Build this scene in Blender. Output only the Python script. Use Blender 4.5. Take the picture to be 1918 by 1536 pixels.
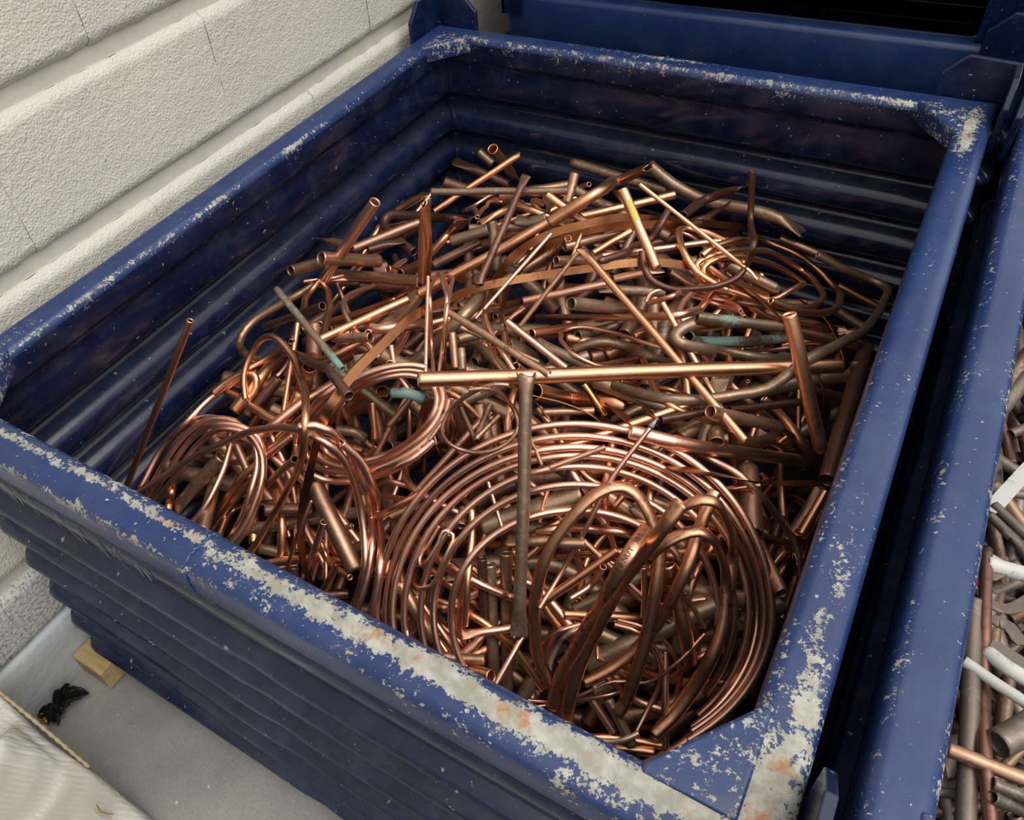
import bpy, math, random
import numpy as np
from mathutils import Vector, Matrix, noise
PI = math.pi
random.seed(5); RNG = np.random.default_rng(5)
for o in list(bpy.data.objects): bpy.data.objects.remove(o)
SC = bpy.context.scene; COL = SC.collection
H = 0.66                                   # height of the container rims above the floor (m)

# ------------------------------------------------------------------ camera, sky, sun, exposure
cd = bpy.data.cameras.new('camera'); cam = bpy.data.objects.new('camera', cd); COL.objects.link(cam)
cam.matrix_world = Matrix([[0.85177, -0.30595, 0.4253, 0.93964], [0.51655, 0.62604, -0.58417, -0.19537], [-0.08752, 0.71727, 0.69128, 1.27248], [0.0, 0.0, 0.0, 1.0]])
cd.sensor_width = 36; cd.lens = 28.3293; cd.shift_x = 0.05972; cd.shift_y = -0.03159; cd.clip_start = .01
SC.camera = cam
W = bpy.data.worlds.new('overcast sky'); SC.world = W; W.use_nodes = True
wn = W.node_tree.nodes; wl = W.node_tree.links
bg = wn['Background']; tc = wn.new('ShaderNodeTexCoord'); sp = wn.new('ShaderNodeSeparateXYZ'); rp = wn.new('ShaderNodeValToRGB')
wl.new(tc.outputs['Generated'], sp.inputs[0]); wl.new(sp.outputs['Z'], rp.inputs[0]); wl.new(rp.outputs[0], bg.inputs[0])
rp.color_ramp.elements[0].position = 0.0; rp.color_ramp.elements[0].color = (.05, .05, .05, 1)
rp.color_ramp.elements[1].position = 1.0; rp.color_ramp.elements[1].color = (1.0, .985, .955, 1)
e = rp.color_ramp.elements.new(.02); e.color = (.46, .48, .52, 1)
bg.inputs[1].default_value = 1.5
sun = bpy.data.lights.new('sun', 'SUN'); so = bpy.data.objects.new('sun', sun); COL.objects.link(so)
sun.energy = 1.7; sun.angle = math.radians(40); sun.color = (1.0, .96, .90)
so.rotation_euler = Vector((-.58, .05, -1.0)).to_track_quat('-Z', 'Y').to_euler()   # light travels left, back and down
SC.view_settings.view_transform = 'Standard'; SC.view_settings.look = 'None'
SC.view_settings.gamma = 1; SC.view_settings.use_curve_mapping = False
SC.view_settings.exposure = 0.17

# ------------------------------------------------------------------ helpers
def mesh_obj(name, V, F, mat=None, parent=None, smooth=False, loc=(0, 0, 0), center=False):
    V = np.asarray(V, float)
    if center:
        c = V.mean(0); V = V - c; loc = tuple(c)
    me = bpy.data.meshes.new(name); me.from_pydata(V.tolist(), [], [tuple(int(i) for i in f) for f in F]); me.update()
    if smooth: me.polygons.foreach_set('use_smooth', [True]*len(me.polygons))
    if mat: me.materials.append(mat)
    o = bpy.data.objects.new(name, me); o.location = loc; COL.objects.link(o)
    if parent:
        o.parent = parent
        if center: o.location = Vector(loc) - parent.location
    return o
def empty(name, loc=(0, 0, 0)):
    o = bpy.data.objects.new(name, None); o.location = loc; o.empty_display_size = .05; COL.objects.link(o); return o
def tag(o, label=None, cat=None, group=None, kind=None):
    if label: o['label'] = label
    if cat: o['category'] = cat
    if group: o['group'] = group
    if kind: o['kind'] = kind
    return o
def bevel(o, w, seg=2, angle=40):
    m = o.modifiers.new('bevel', 'BEVEL'); m.width = w; m.segments = seg; m.limit_method = 'ANGLE'; m.angle_limit = math.radians(angle)
    return o
def box(x0, x1, y0, y1, z0, z1):
    V = [(x, y, z) for x in (x0, x1) for y in (y0, y1) for z in (z0, z1)]
    F = [(0, 1, 3, 2), (4, 6, 7, 5), (0, 4, 5, 1), (2, 3, 7, 6), (0, 2, 6, 4), (1, 5, 7, 3)]
    return V, F
def prism(poly, axis, a, b):
    """polygon of 2D points extruded along axis ('x','y','z') from a to b"""
    n = len(poly); V = []
    for t in (a, b):
        for (u, v) in poly:
            V.append({'x': (t, u, v), 'y': (u, t, v), 'z': (u, v, t)}[axis])
    F = [tuple(range(n))[::-1], tuple(range(n, 2*n))] + [(i, (i+1) % n, n+(i+1) % n, n+i) for i in range(n)]
    return V, F

# ------------------------------------------------------------------ node helper
class N:
    def __init__(s, name):
        s.m = bpy.data.materials.new(name); s.m.use_nodes = True; s.t = s.m.node_tree
        s.b = s.t.nodes['Principled BSDF']; s._c = None
    def new(s, typ, **kw):
        n = s.t.nodes.new(typ)
        for k, v in kw.items(): setattr(n, k, v)
        return n
    def link(s, a, b): s.t.links.new(a, b)
    def val(s, sock, v):
        if hasattr(v, 'links') or isinstance(v, bpy.types.NodeSocket): s.link(v, sock)
        else: sock.default_value = v
    def coord(s, scale=(1, 1, 1), rand=False, src='Object'):
        tc = s.new('ShaderNodeTexCoord'); mp = s.new('ShaderNodeMapping'); mp.inputs['Scale'].default_value = scale
        s.link(tc.outputs[src], mp.inputs[0])
        if rand:
            oi = s.new('ShaderNodeObjectInfo'); mu = s.math('MULTIPLY', oi.outputs['Random'], 40.0)
            s.link(mu, mp.inputs['Location'])
        return mp.outputs[0]
    def noise(s, vec, scale, detail=4, rough=.55, dist=0):
        n = s.new('ShaderNodeTexNoise'); s.link(vec, n.inputs['Vector'])
        n.inputs['Scale'].default_value = scale; n.inputs['Detail'].default_value = detail
        n.inputs['Roughness'].default_value = rough; n.inputs['Distortion'].default_value = dist
        return n.outputs['Fac']
    def voro(s, vec, scale, feature='F1', out='Distance'):
        n = s.new('ShaderNodeTexVoronoi', feature=feature); s.link(vec, n.inputs['Vector']); n.inputs['Scale'].default_value = scale
        return n.outputs[out]
    def ramp(s, fac, stops):
        n = s.new('ShaderNodeValToRGB'); s.link(fac, n.inputs[0]); el = n.color_ramp.elements
        while len(el) < len(stops): el.new(.5)
        for e, (p, c) in zip(el, stops):
            e.position = p; e.color = (c, c, c, 1) if not hasattr(c, '__len__') else (*c, 1)
        return n.outputs[0]
    def math(s, op, a, b=None, clamp=False):
        n = s.new('ShaderNodeMath', operation=op, use_clamp=clamp); s.val(n.inputs[0], a)
        if b is not None: s.val(n.inputs[1], b)
        return n.outputs[0]
    def mix(s, fac, a, b):
        n = s.new('ShaderNodeMix', data_type='RGBA'); s.val(n.inputs['Factor'], fac)
        for sock, v in ((n.inputs[6], a), (n.inputs[7], b)):
            if isinstance(v, tuple): sock.default_value = (*v, 1)
            else: s.link(v, sock)
        return n.outputs[2]
    def bump(s, h, strength=.3, dist=.002):
        n = s.new('ShaderNodeBump'); n.inputs['Strength'].default_value = strength; n.inputs['Distance'].default_value = dist
        s.link(h, n.inputs['Height']); s.link(n.outputs[0], s.b.inputs['Normal'])
    def set(s, **kw):
        names = dict(color='Base Color', rough='Roughness', metal='Metallic', spec='Specular IOR Level', coat='Coat Weight', coatr='Coat Roughness')
        for k, v in kw.items():
            sock = s.b.inputs[names[k]]
            if isinstance(v, tuple): sock.default_value = (*v, 1)
            else: s.val(sock, v)
        return s.m

# ------------------------------------------------------------------ materials
def copper(name, c1, c2, spots, rough, metal=1.0, patina=None, spot_amt=.62):
    n = N(name); v = n.coord(rand=True)
    oi = n.new('ShaderNodeObjectInfo')
    big = n.noise(v, 14, 4, .6); fine = n.noise(v, 160, 6, .7)
    col = n.mix(n.ramp(big, [(.35, 0.), (.68, 1.)]), c1, c2)
    # each piece a little lighter or darker than the next
    hs = n.new('ShaderNodeHueSaturation'); n.link(col, hs.inputs['Color'])
    n.link(n.math('ADD', n.math('MULTIPLY', oi.outputs['Random'], .5), .72), hs.inputs['Value'])
    sp_ = n.ramp(n.math('ADD', n.math('MULTIPLY', fine, .55), n.math('MULTIPLY', n.noise(v, 30, 5, .7), .5)), [(spot_amt-.06, 0.), (spot_amt+.06, 1.)])
    col = n.mix(n.math('MULTIPLY', sp_, .8), hs.outputs[0], spots)
    met = metal; rgh = n.math('ADD', n.math('MULTIPLY', big, .22), rough-.11)
    if patina:
        pm = n.ramp(n.math('ADD', n.math('MULTIPLY', n.noise(v, 9, 3, .5), .75), n.math('MULTIPLY', fine, .28)), [(.535, 0.), (.59, 1.)])
        col = n.mix(pm, col, patina); met = n.math('SUBTRACT', metal, n.math('MULTIPLY', pm, metal)); rgh = n.math('ADD', rgh, n.math('MULTIPLY', pm, .3))
    n.bump(n.noise(v, 70, 4, .6), .12, .002)
    return n.set(color=col, rough=rgh, metal=met)
MAT = dict(
    B=copper('bright pinkish copper', (.91, .545, .405), (.83, .44, .31), (.40, .18, .11), .38, spot_amt=.66),
    O=copper('orange copper', (.89, .48, .275), (.78, .375, .195), (.32, .14, .08), .36, spot_amt=.64),
    D=copper('dull brown copper', (.48, .28, .18), (.36, .20, .13), (.14, .085, .06), .42, .85, spot_amt=.60),
    K=copper('dark oxidised copper', (.20, .095, .065), (.13, .065, .05), (.05, .035, .03), .42, .75, spot_amt=.60),
    T=copper('tarnished grey brown copper', (.31, .20, .13), (.20, .13, .085), (.38, .31, .23), .42, .7, spot_amt=.59),
    V=copper('green stained copper', (.27, .17, .10), (.16, .12, .09), (.08, .07, .05), .45, .6, patina=(.17, .29, .26)),
    G=copper('golden copper', (.80, .46, .15), (.62, .34, .11), (.25, .12, .05), .25),
    S=copper('copper strip', (.50, .23, .10), (.38, .16, .07), (.14, .06, .03), .34, spot_amt=.62),
    P=copper('bronze coated copper', (.80, .43, .26), (.58, .28, .16), (.16, .08, .05), .38, spot_amt=.61),
    W=copper('whitened copper', (.66, .52, .42), (.60, .40, .30), (.55, .60, .50), .35, .7),
    M=copper('dull mixed scrap', (.20, .155, .125), (.13, .105, .09), (.30, .27, .23), .46, .6, spot_amt=.62),
    Y=copper('yellow paint smear', (.62, .50, .08), (.50, .38, .06), (.3, .2, .05), .5, 0.),
    U=copper('white painted metal', (.44, .44, .41), (.36, .355, .33), (.18, .15, .12), .5, 0., spot_amt=.62),
    R=copper('red plastic', (.55, .05, .04), (.45, .04, .03), (.3, .03, .02), .5, 0.))

def blue_paint(name, c1, c2, dusty=0.):
    n = N(name); v = n.coord(rand=True); at = n.new('ShaderNodeAttribute', attribute_name='wear')
    wear = at.outputs['Fac']
    big = n.noise(v, 5, 4, .6)
    base = n.mix(n.ramp(big, [(.3, 0.), (.75, 1.)]), c1, c2)
    # rubbed, chalky areas and fine scuffs
    base = n.mix(n.math('MULTIPLY', n.ramp(n.math('ADD', n.noise(v, 17, 6, .7), n.math('MULTIPLY', wear, .4)), [(.46, 0.), (.78, 1.)]), .30), base, (.075, .094, .15))
    scf = n.noise(n.coord((1, 1, 1), True), 300, 3, .6)
    scm = n.ramp(scf, [(.66, 0.), (.78, 1.)])
    base = n.mix(n.math('MULTIPLY', scm, .35), base, (.16, .19, .28))
    # chips: sharp edged islands, denser where the wear attribute is high
    cn = n.math('ADD', n.math('ADD', n.math('MULTIPLY', n.noise(v, 28, 6, .65, .6), .24), n.math('MULTIPLY', n.noise(v, 90, 6, .72, .3), .40)), n.math('MULTIPLY', n.noise(v, 260, 5, .7), .36))
    chip = n.ramp(n.math('ADD', cn, wear), [(.658, 0.), (.673, 1.)])
    fl = n.ramp(n.math('ADD', n.noise(v, 150, 3, .6), n.math('MULTIPLY', wear, .75)), [(.735, 0.), (.76, 1.)])
    chip = n.math('MAXIMUM', chip, fl)
    prim = n.mix(n.ramp(n.noise(v, 60, 5, .6), [(.4, 0.), (.65, 1.)]), (.27, .26, .21), (.42, .41, .36))
    rst = n.ramp(n.math('ADD', n.noise(v, 34, 6, .7), n.math('MULTIPLY', wear, .25)), [(.60, 0.), (.70, 1.)])
    prim = n.mix(n.math('MULTIPLY', rst, .85), prim, (.34, .15, .045))
    col = n.mix(chip, base, prim)
    if dusty:
        geo = n.new('ShaderNodeNewGeometry'); sx = n.new('ShaderNodeSeparateXYZ'); n.link(geo.outputs['Normal'], sx.inputs[0])
        up = n.ramp(n.math('MULTIPLY', sx.outputs['Z'], n.math('ADD', n.noise(v, 40, 6, .7), .45)), [(.30, 0.), (.95, 1.)])
        col = n.mix(n.math('MULTIPLY', up, dusty), col, (.15, .14, .125))
        # pinprick specks and thin scratches
        spk = n.ramp(n.noise(v, 95, 2, .5), [(.715, 0.), (.745, 1.)])
        col = n.mix(n.math('MULTIPLY', spk, .55), col, (.36, .33, .28))
        scr = n.ramp(n.noise(n.coord((9, 60, 14), True), 3, 6, .75, 1.5), [(.70, 0.), (.735, 1.)])
        col = n.mix(n.math('MULTIPLY', scr, .35), col, (.22, .22, .22))
    n.bump(n.math('SUBTRACT', n.noise(v, 55, 4, .6), n.math('MULTIPLY', chip, .6)), .12 if dusty else .25, .0015)
    rg = n.math('ADD', n.math('MULTIPLY', chip, .3), n.math('ADD', n.math('MULTIPLY', big, .15), .12 if dusty else .26))
    return n.set(color=col, rough=rg, metal=n.math('MULTIPLY', chip, .15), spec=.36 if dusty else .5)
BLUE = blue_paint('chipped blue paint', (.009, .024, .092), (.015, .037, .125)); BLUE_SHADE = blue_paint('scuffed shade-darkened blue paint', (.003, .0065, .025), (.0055, .0135, .052), .10)  # second is a scuffed copy of the blue, with shade painted into its darker tone

def wall_paint(name, c, speck=0., rough_scale=300, bstr=.6):
    n = N(name); v = n.coord()
    big = n.noise(v, 3, 4, .6)
    col = n.mix(n.ramp(big, [(.3, 0.), (.7, 1.)]), tuple(k*.92 for k in c), c)
    dirt = n.ramp(n.noise(v, 22, 3, .5), [(.73, 0.), (.76, 1.)])
    col = n.mix(n.math('MULTIPLY', dirt, .5), col, (.16, .14, .11))
    if speck:
        s2 = n.ramp(n.noise(v, 170, 4, .7), [(.50, 0.), (.60, 1.)])
        col = n.mix(n.math('MULTIPLY', s2, speck), col, (.17, .16, .14))
    h = n.math('ADD', n.math('MULTIPLY', n.noise(v, rough_scale, 2, .5), .6), n.math('MULTIPLY', n.noise(v, 90, 3, .5), .6))
    n.bump(h, bstr, .006)
    return n.set(color=col, rough=.62, spec=.3)
WALL = wall_paint('cream painted block', (.62, .585, .50)); WALL_LOW = wall_paint('worn speckled block', (.58, .57, .53), .75, 150)
SKIRT = wall_paint('smooth pale grey paint', (.50, .53, .54), 0., 60, .35); MORTAR = wall_paint('painted mortar', (.62, .585, .50), 0., 70, .3)
def concrete():
    n = N('concrete floor'); v = n.coord()
    a = n.noise(v, 4, 5, .6); b = n.noise(v, 220, 5, .7); c = n.noise(v, 28, 4, .6)
    col = n.mix(n.ramp(a, [(.3, 0.), (.7, 1.)]), (.19, .185, .168), (.32, .312, .288))
    col = n.mix(n.math('MULTIPLY', n.ramp(b, [(.45, 0.), (.8, 1.)]), .6), col, (.14, .135, .125))
    col = n.mix(n.math('MULTIPLY', n.ramp(n.noise(v, 75, 2, .5), [(.735, 0.), (.75, 1.)]), .8), col, (.62, .61, .58))
    n.bump(n.math('ADD', b, c), .3, .003)
    return n.set(color=col, rough=.75, spec=.3)
FLOOR = concrete()
def wood():
    n = N('sawn pine'); v = n.coord((6, 60, 60))
    g = n.noise(v, 2.2, 5, .6, .6)
    col = n.mix(n.ramp(g, [(.35, 0.), (.7, 1.)]), (.50, .37, .18), (.34, .23, .10))
    n.bump(g, .2, .002)
    return n.set(color=col, rough=.7)
WOOD = wood()
def weave():
    n = N('woven plastic sacking'); v = n.coord((1, 1, 1), False, 'UV')
    w1 = n.new('ShaderNodeTexWave', wave_type='BANDS', bands_direction='X'); w2 = n.new('ShaderNodeTexWave', wave_type='BANDS', bands_direction='Y')
    for w in (w1, w2): n.link(v, w.inputs['Vector']); w.inputs['Scale'].default_value = 42; w.inputs['Distortion'].default_value = .4
    wv = n.math('MULTIPLY', w1.outputs['Fac'], w2.outputs['Fac'])
    o = n.coord(); st = n.ramp(n.noise(o, 7, 4, .6), [(.40, 0.), (.72, 1.)])
    col = n.mix(st, (.52, .51, .48), (.42, .36, .26))
    col = n.mix(n.math('MULTIPLY', n.math('SUBTRACT', 1., wv), .42), col, (.35, .33, .29))
    n.bump(n.math('ADD', n.math('MULTIPLY', wv, .5), n.math('MULTIPLY', n.noise(o, 25, 3, .5), .5)), .55, .003)
    return n.set(color=col, rough=.6, spec=.35)
SACK = weave()
def plain(name, c, rough=.6, metal=0.):
    n = N(name); v = n.coord(); g = n.noise(v, 40, 4, .6)
    return n.set(color=n.mix(g, tuple(k*.75 for k in c), c), rough=rough, metal=metal)
CORD = plain('hemp cord', (.36, .28, .17)); RAG = plain('black plastic', (.012, .012, .013), .45); BRASS = plain('brass', (.70, .50, .18), .3, 1.)
INK = plain('dark ink', (.045, .025, .015), .5); CHALK = plain('worn white lettering', (.22, .23, .21), .7); ROOF = plain('dark roof sheet', (.10, .10, .10), .7)
# ------------------------------------------------------------------ setting: floor, block wall, skirting
V, F = box(-.3, 5, -4, 5, -.12, 0); tag(mesh_obj('floor', V, F, FLOOR), kind='structure')
XW = -.045                                   # painted face of the block wall
V, F = box(XW-.25, XW-.012, -3, 4.2, 0, 3.0)
wall = tag(mesh_obj('wall_left', V, F, MORTAR), kind='structure')
COURSE, BL = .205, .39
def block_mesh(name, w, h, seed, mat):
    nx, nz = 44, max(6, int(h/.0095)); r = .010
    V = []; F = []
    for j in range(nz+1):
        for i in range(nx+1):
            y = w*i/nx; z = h*j/nz
            nn = noise.noise(Vector((y*38+seed*7, z*38, seed))); n2 = noise.noise(Vector((y*9, z*9+seed*3, seed)))
            kz = max(0., min(1., (min(z, h-z)+nn*.0035)/r)); ky = max(0., min(1., (min(y, w-y)+nn*.004+.001)/.008)); k = min(kz, ky)
            x = -.011*(1-math.sin(kz*PI/2)) - .0009*(1-math.sin(ky*PI/2))*(.4+abs(nn)*2) + .0012*n2 + .0008*nn*k
            V.append((x, y, z)); 
    for j in range(nz):
        for i in range(nx):
            a = j*(nx+1)+i; F.append((a, a+1, a+nx+2, a+nx+1))
    n0 = len(V)
    for (y, z) in ((0, 0), (w, 0), (w, h), (0, h)): V.append((-.06, y, z))
    ring = [i for i in range(nx+1)] ; c = [0, nx, nz*(nx+1)+nx, nz*(nx+1)]
    F += [(c[0], n0, n0+1, c[1]), (c[1], n0+1, n0+2, c[2]), (c[2], n0+2, n0+3, c[3]), (c[3], n0+3, n0, c[0])]
    me = bpy.data.meshes.new(name); me.from_pydata(V, [], F); me.update(); me.materials.append(mat)
    me.polygons.foreach_set('use_smooth', [True]*len(me.polygons)); return me
def lay(me, y, z):
    o = bpy.data.objects.new('block', me); COL.objects.link(o); o.parent = wall; o.location = (XW, y, z)
full = [block_mesh('block', BL-.0005, COURSE-.024, s, WALL) for s in range(4)]
for row in range(-2, 10):
    z0 = H + .016 + COURSE*row + .012
    ph = .255 if row % 2 == 0 else .06
    for k in range(-8, 10):
        lay(full[(k*3+row*5) % 4], ph + BL*k + .002, z0)
low = [block_mesh('block', BL-.004, .118, 9+s, WALL_LOW) for s in range(2)]
for k in range(-8, 10): lay(low[k % 2], .255 + BL*k + .002, .138)
V = []; F = []
ny = 300
prof = [(-.05, .140), (.001, .138), (.006, .131), (.007, .10), (.005, .05), (.006, .006), (.004, 0.)]
for i in range(ny+1):
    y = -3 + 7.2*i/ny
    for (x, z) in prof:
        w = noise.noise(Vector((y*6, z*14, 3)))*.0022 + noise.noise(Vector((y*25, z*30, 8)))*.001
        V.append((XW+x+w*(x > 0), y, z + (w*.8 if z > .12 else 0)))
m = len(prof)
for i in range(ny):
    for j in range(m-1): F.append((i*m+j, i*m+j+1, (i+1)*m+j+1, (i+1)*m+j))
tag(mesh_obj('baseboard_left', V, F, SKIRT, smooth=True), kind='structure')

# ------------------------------------------------------------------ tube sweeps
def catmull(P, step):
    P = np.asarray(P, float)
    if len(P) == 2: return P
    Q = np.vstack([2*P[0]-P[1], P, 2*P[-1]-P[-2]]); out = []
    for i in range(len(P)-1):
        p0, p1, p2, p3 = Q[i:i+4]; d0, d1, d2 = [np.linalg.norm(v)+1e-6 for v in (p1-p0, p2-p1, p3-p2)]
        m1 = ((p1-p0)/d0*d1*d1+(p2-p1)*d0)/(d0+d1); m2 = ((p3-p2)/d2*d1*d1+(p2-p1)*d2)/(d1+d2)
        m = int(np.clip(round(d1/step), 2, 20))
        for k in range(m):
            t = k/m; t2 = t*t; t3 = t2*t
            out.append((2*t3-3*t2+1)*p1+(t3-2*t2+t)*m1+(-2*t3+3*t2)*p2+(t3-t2)*m2)
    out.append(P[-1]); return np.array(out)
def resample_ends(C, r):
    """extra rings near both ends so that crushed, flared or capped ends have room"""
    L = np.r_[0, np.cumsum(np.linalg.norm(np.diff(C, axis=0), axis=1))]; T = L[-1]
    add = [x for x in (.35*r, 1.2*r, 2.4*r, 4*r, 6*r) if x < T*.45]
    s = np.unique(np.round(np.r_[L, add, [T-x for x in add]], 6))
    s = np.r_[s[:1], s[1:][np.diff(s) > 1e-5]]
    return np.stack([np.interp(s, L, C[:, k]) for k in range(3)], 1), s, T
def frames(C, tilt=None):
    t = np.gradient(C, axis=0); t /= np.linalg.norm(t, axis=1)[:, None]+1e-12
    if tilt is None:
        n = np.zeros_like(t); up = np.array([0, 0, 1.]); a = up-t[0]*(up@t[0])
        if np.linalg.norm(a) < .2: a = np.array([1., 0, 0])-t[0]*t[0][0]
        n[0] = a/np.linalg.norm(a)
        for i in range(1, len(t)):
            a = n[i-1]-t[i]*(n[i-1]@t[i]); n[i] = a/(np.linalg.norm(a)+1e-12)
        return t, np.cross(t, n), n
    up = np.array([0.02, .01, 1.]); s = np.cross(t, up); s /= np.linalg.norm(s, axis=1)[:, None]+1e-9
    for i in range(1, len(s)):
        if s[i]@s[i-1] < 0: s[i] = -s[i]
    for _ in range(3): s[1:-1] = (s[:-2]+s[1:-1]+s[2:])/3
    s -= t*np.sum(s*t, 1)[:, None]; s /= np.linalg.norm(s, axis=1)[:, None]+1e-9
    n = np.cross(s, t); a = math.radians(tilt)
    return t, s*math.cos(a)+n*math.sin(a), n*math.cos(a)-s*math.sin(a)
def grid_faces(nr, ns, closed):
    i = np.arange(nr if closed else nr-1)[:, None]; j = np.arange(ns)[None]; i2 = (i+1) % nr; j2 = (j+1) % ns
    return np.stack([i*ns+j, i*ns+j2, i2*ns+j2, i2*ns+j], -1).reshape(-1, 4)
def end_factor(code, d, r, k):                      # o, O, x: plain cut; f: crushed flat; r: flared; c: capped
    """(width, height) multipliers at distance d from an end"""
    if code == 'f': f = max(0., 1-d/(5.5*r)); f = f*f*(3-2*f); return 1+.42*f, 1-.86*f
    if code == 'r': f = max(0., 1-d/(3.2*r)); f = f*f; return 1+.55*f, 1-.45*f
    if code == 'c': f = max(0., 1-d/(1.2*r)); q = math.sqrt(max(0.01, 1-f*f)); return q, q
    return 1., 1.
def tube(name, P, r, mat, ends='oo', kind='p', tilt=0, parent=None, seed=0):
    P = np.asarray(P, float)
    thin = r < .0035
    if len(P) == 2 and kind == 'p':
        n = 5; P = P[0]+(P[1]-P[0])*np.linspace(0, 1, n)[:, None]                # pipes are never quite straight
        rg = np.random.default_rng(seed); P[1:-1] += rg.normal(0, 1, (n-2, 3))*np.linalg.norm(P[-1]-P[0])*.0022
    C = catmull(P, .007 if kind == 's' else .011 if kind != 'p' else .02)
    if kind == 's':
        C, s, T = resample_ends(C, r*.3); t, wd, nn = frames(C, tilt); h = max(.0007, r*.05); ww = np.full(len(s), r)
        taper = np.minimum(1, .55+np.minimum(s, T-s)/(r*1.5)); ww = ww*taper
        p = [C-wd*ww[:, None]-nn*h, C+wd*ww[:, None]-nn*h, C+wd*ww[:, None]+nn*h, C-wd*ww[:, None]+nn*h]
        n = len(C); V = np.concatenate([p[q] for q in (0, 1, 1, 2, 2, 3, 3, 0)]); F = []
        for q in range(4):
            for i in range(n-1): F.append((2*q*n+i, (2*q+1)*n+i, (2*q+1)*n+i+1, 2*q*n+i+1))
        F += [(0, 6*n, 4*n, n), (n-1, 2*n-1, 5*n-1, 7*n-1)]
        return mesh_obj(name, V, F, mat, parent, True, center=True)
    C, s, T = resample_ends(C, r)
    t, a, b = frames(C, tilt if kind == 'o' else None)
    ns = 8 if thin else (16 if r > .0085 else 12)
    th = np.linspace(0, 2*PI, ns, endpoint=False)
    wall = max(.0008, r*.14) if kind == 'p' else r*.26
    E = np.array([np.multiply(end_factor(ends[0], x, r, 0), end_factor(ends[1], T-x, r, 1)) for x in s])
    rg = np.random.default_rng(seed+3); dent = 1+.035*np.sin(s/T*rg.uniform(4, 14)+rg.uniform(0, 6)) if not thin else np.ones(len(s))
    base = np.ones((len(s), 2))
    if kind == 'o': base = np.array([[1.0, .62]])*base
    if ends[0] in 'fr' or ends[1] in 'fr': pass
    W_ = E*base; W_[:, 1] *= dent
    def rings(rad): return C[:, None]+a[:, None]*(np.cos(th)*1.)[None, :, None]*(rad*W_[:, 0])[:, None, None]+b[:, None]*np.sin(th)[None, :, None]*(rad*W_[:, 1])[:, None, None]
    out = rings(r)
    if kind == 'p' and ends[0] in 'fr' or kind == 'p' and ends[1] in 'fr':      # ragged cut edge on crushed ends
        for e, idx in ((ends[0], 0), (ends[1], -1)):
            if e in 'fr': out[idx] += t[idx]*(rg.uniform(-.55, .55, ns)*r)[:, None]
    inn = C[:, None]+(out-C[:, None])*(1-wall/r)
    if ends[0] == 'c': inn[0] = C[0]+(out[0]-C[0])*.3+t[0]*r*.5
    if ends[1] == 'c': inn[-1] = C[-1]+(out[-1]-C[-1])*.3-t[-1]*r*.5
    ringsall = np.concatenate([out, inn[::-1]])
    F = grid_faces(len(ringsall), ns, True)[:, ::-1]
    return mesh_obj(name, ringsall.reshape(-1, 3), F.tolist(), mat, parent, True, center=True)

# ------------------------------------------------------------------ steel containers
RW, RH = .0466, .050
def rail(name, p0, p1, inward, mat, wearfn, parent, RH=RH):
    """box section rim rail from corner p0 to corner p1 with mitred ends; inward = unit vector"""
    p0, p1, n = Vector(p0), Vector(p1), Vector(inward); d = (p1-p0); L = d.length; d /= L
    sec = []
    def arc(cx, cz, r, a0, a1, k):
        for i in range(k+1):
            a = math.radians(a0+(a1-a0)*i/k); sec.append((cx+r*math.cos(a), cz+r*math.sin(a)))
    ro, ri = .012, .013
    arc(ro, -RH+.006, .006, 270, 180, 2); sec[:] = [(max(0, s-.006), z) for s, z in sec]
    arc(ro, -ro, ro, 180, 90, 5)
    for t in (.25, .5, .75): sec.append((ro+(RW-ro-ri)*t, 0))
    arc(RW-ri, -ri, ri, 90, 0, 5)
    arc(RW-.006, -RH+.006, .006, 0, -90, 2)
    ns = len(sec); na = 90; V = []; F = []; wr = []
    for i in range(na+1):
        t = i/na
        for (s, z) in sec:
            a = s + (L-2*s)*t
            q = p0 + d*a + n*s
            dent = .0009*noise.noise(Vector((a*7, s*20, L)))
            V.append((q.x, q.y, z+dent)); wr.append(wearfn(a, s/RW, z))
    for i in range(na):
        for j in range(ns): F.append((i*ns+j, i*ns+(j+1) % ns, (i+1)*ns+(j+1) % ns, (i+1)*ns+j))
    o = mesh_obj(name, V, F, mat, parent, True)
    o.data.materials.append(BLUE_SHADE)                                # the face turned to the inside carries the scuffed copy darkened as painted shade
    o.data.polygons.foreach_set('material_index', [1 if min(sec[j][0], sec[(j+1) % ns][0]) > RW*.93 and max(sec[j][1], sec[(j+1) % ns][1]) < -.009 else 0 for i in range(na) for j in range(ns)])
    at = o.data.attributes.new('wear', 'FLOAT', 'POINT'); at.data.foreach_set('value', wr)
    return o
def g(x, c, w): return math.exp(-((x-c)/w)**2)
def nz(a, s=0., k=11., q=0.): return noise.noise(Vector((a*k, s*3, q)))
def wear_main(side):
    def fn(a, s, z):
        low = -.06 if z < -.02 else 0.
        if side == 'front':
            if a < .47: w = .06 + .17*g(s, .66+.06*nz(a), .09) + .10*g(s, .03, .07)*(z > -.02) + .06*g(s, .95, .2)
            else: w = .08 + .06*(a-.47) + .12*g(s, .55+.1*nz(a, 0, 8), .16)*g(a, .78, .22) + .10*g(s, .6, .25)
            return w + .05*nz(a, s, 30, 4) + low
        if side == 'right': return .055 + .12*g(s, .45+.2*nz(a), .2)*g(a, .12, .22) + .12*g(a, .05, .09) + .17*g(s, .6, .3)*g(a, 1.10, .09) + .06*g(s, .9, .09)*(a < .6) + .05*nz(a, s, 9, 2) + low
        if side == 'left': return .045 + .17*g(s, .93, .06)*(.6+.8*nz(a, 0, 9, 5)) + .07*g(s, .6, .3)*g(a, 1.08, .12) + .05*nz(a, s, 14, 6) + low
        return .05 + .10*g(s, .9, .13) + .12*g(s, .35, .25)*g(a, .52, .13) + .05*nz(a, s, 18, 7) + low
    return fn
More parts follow.
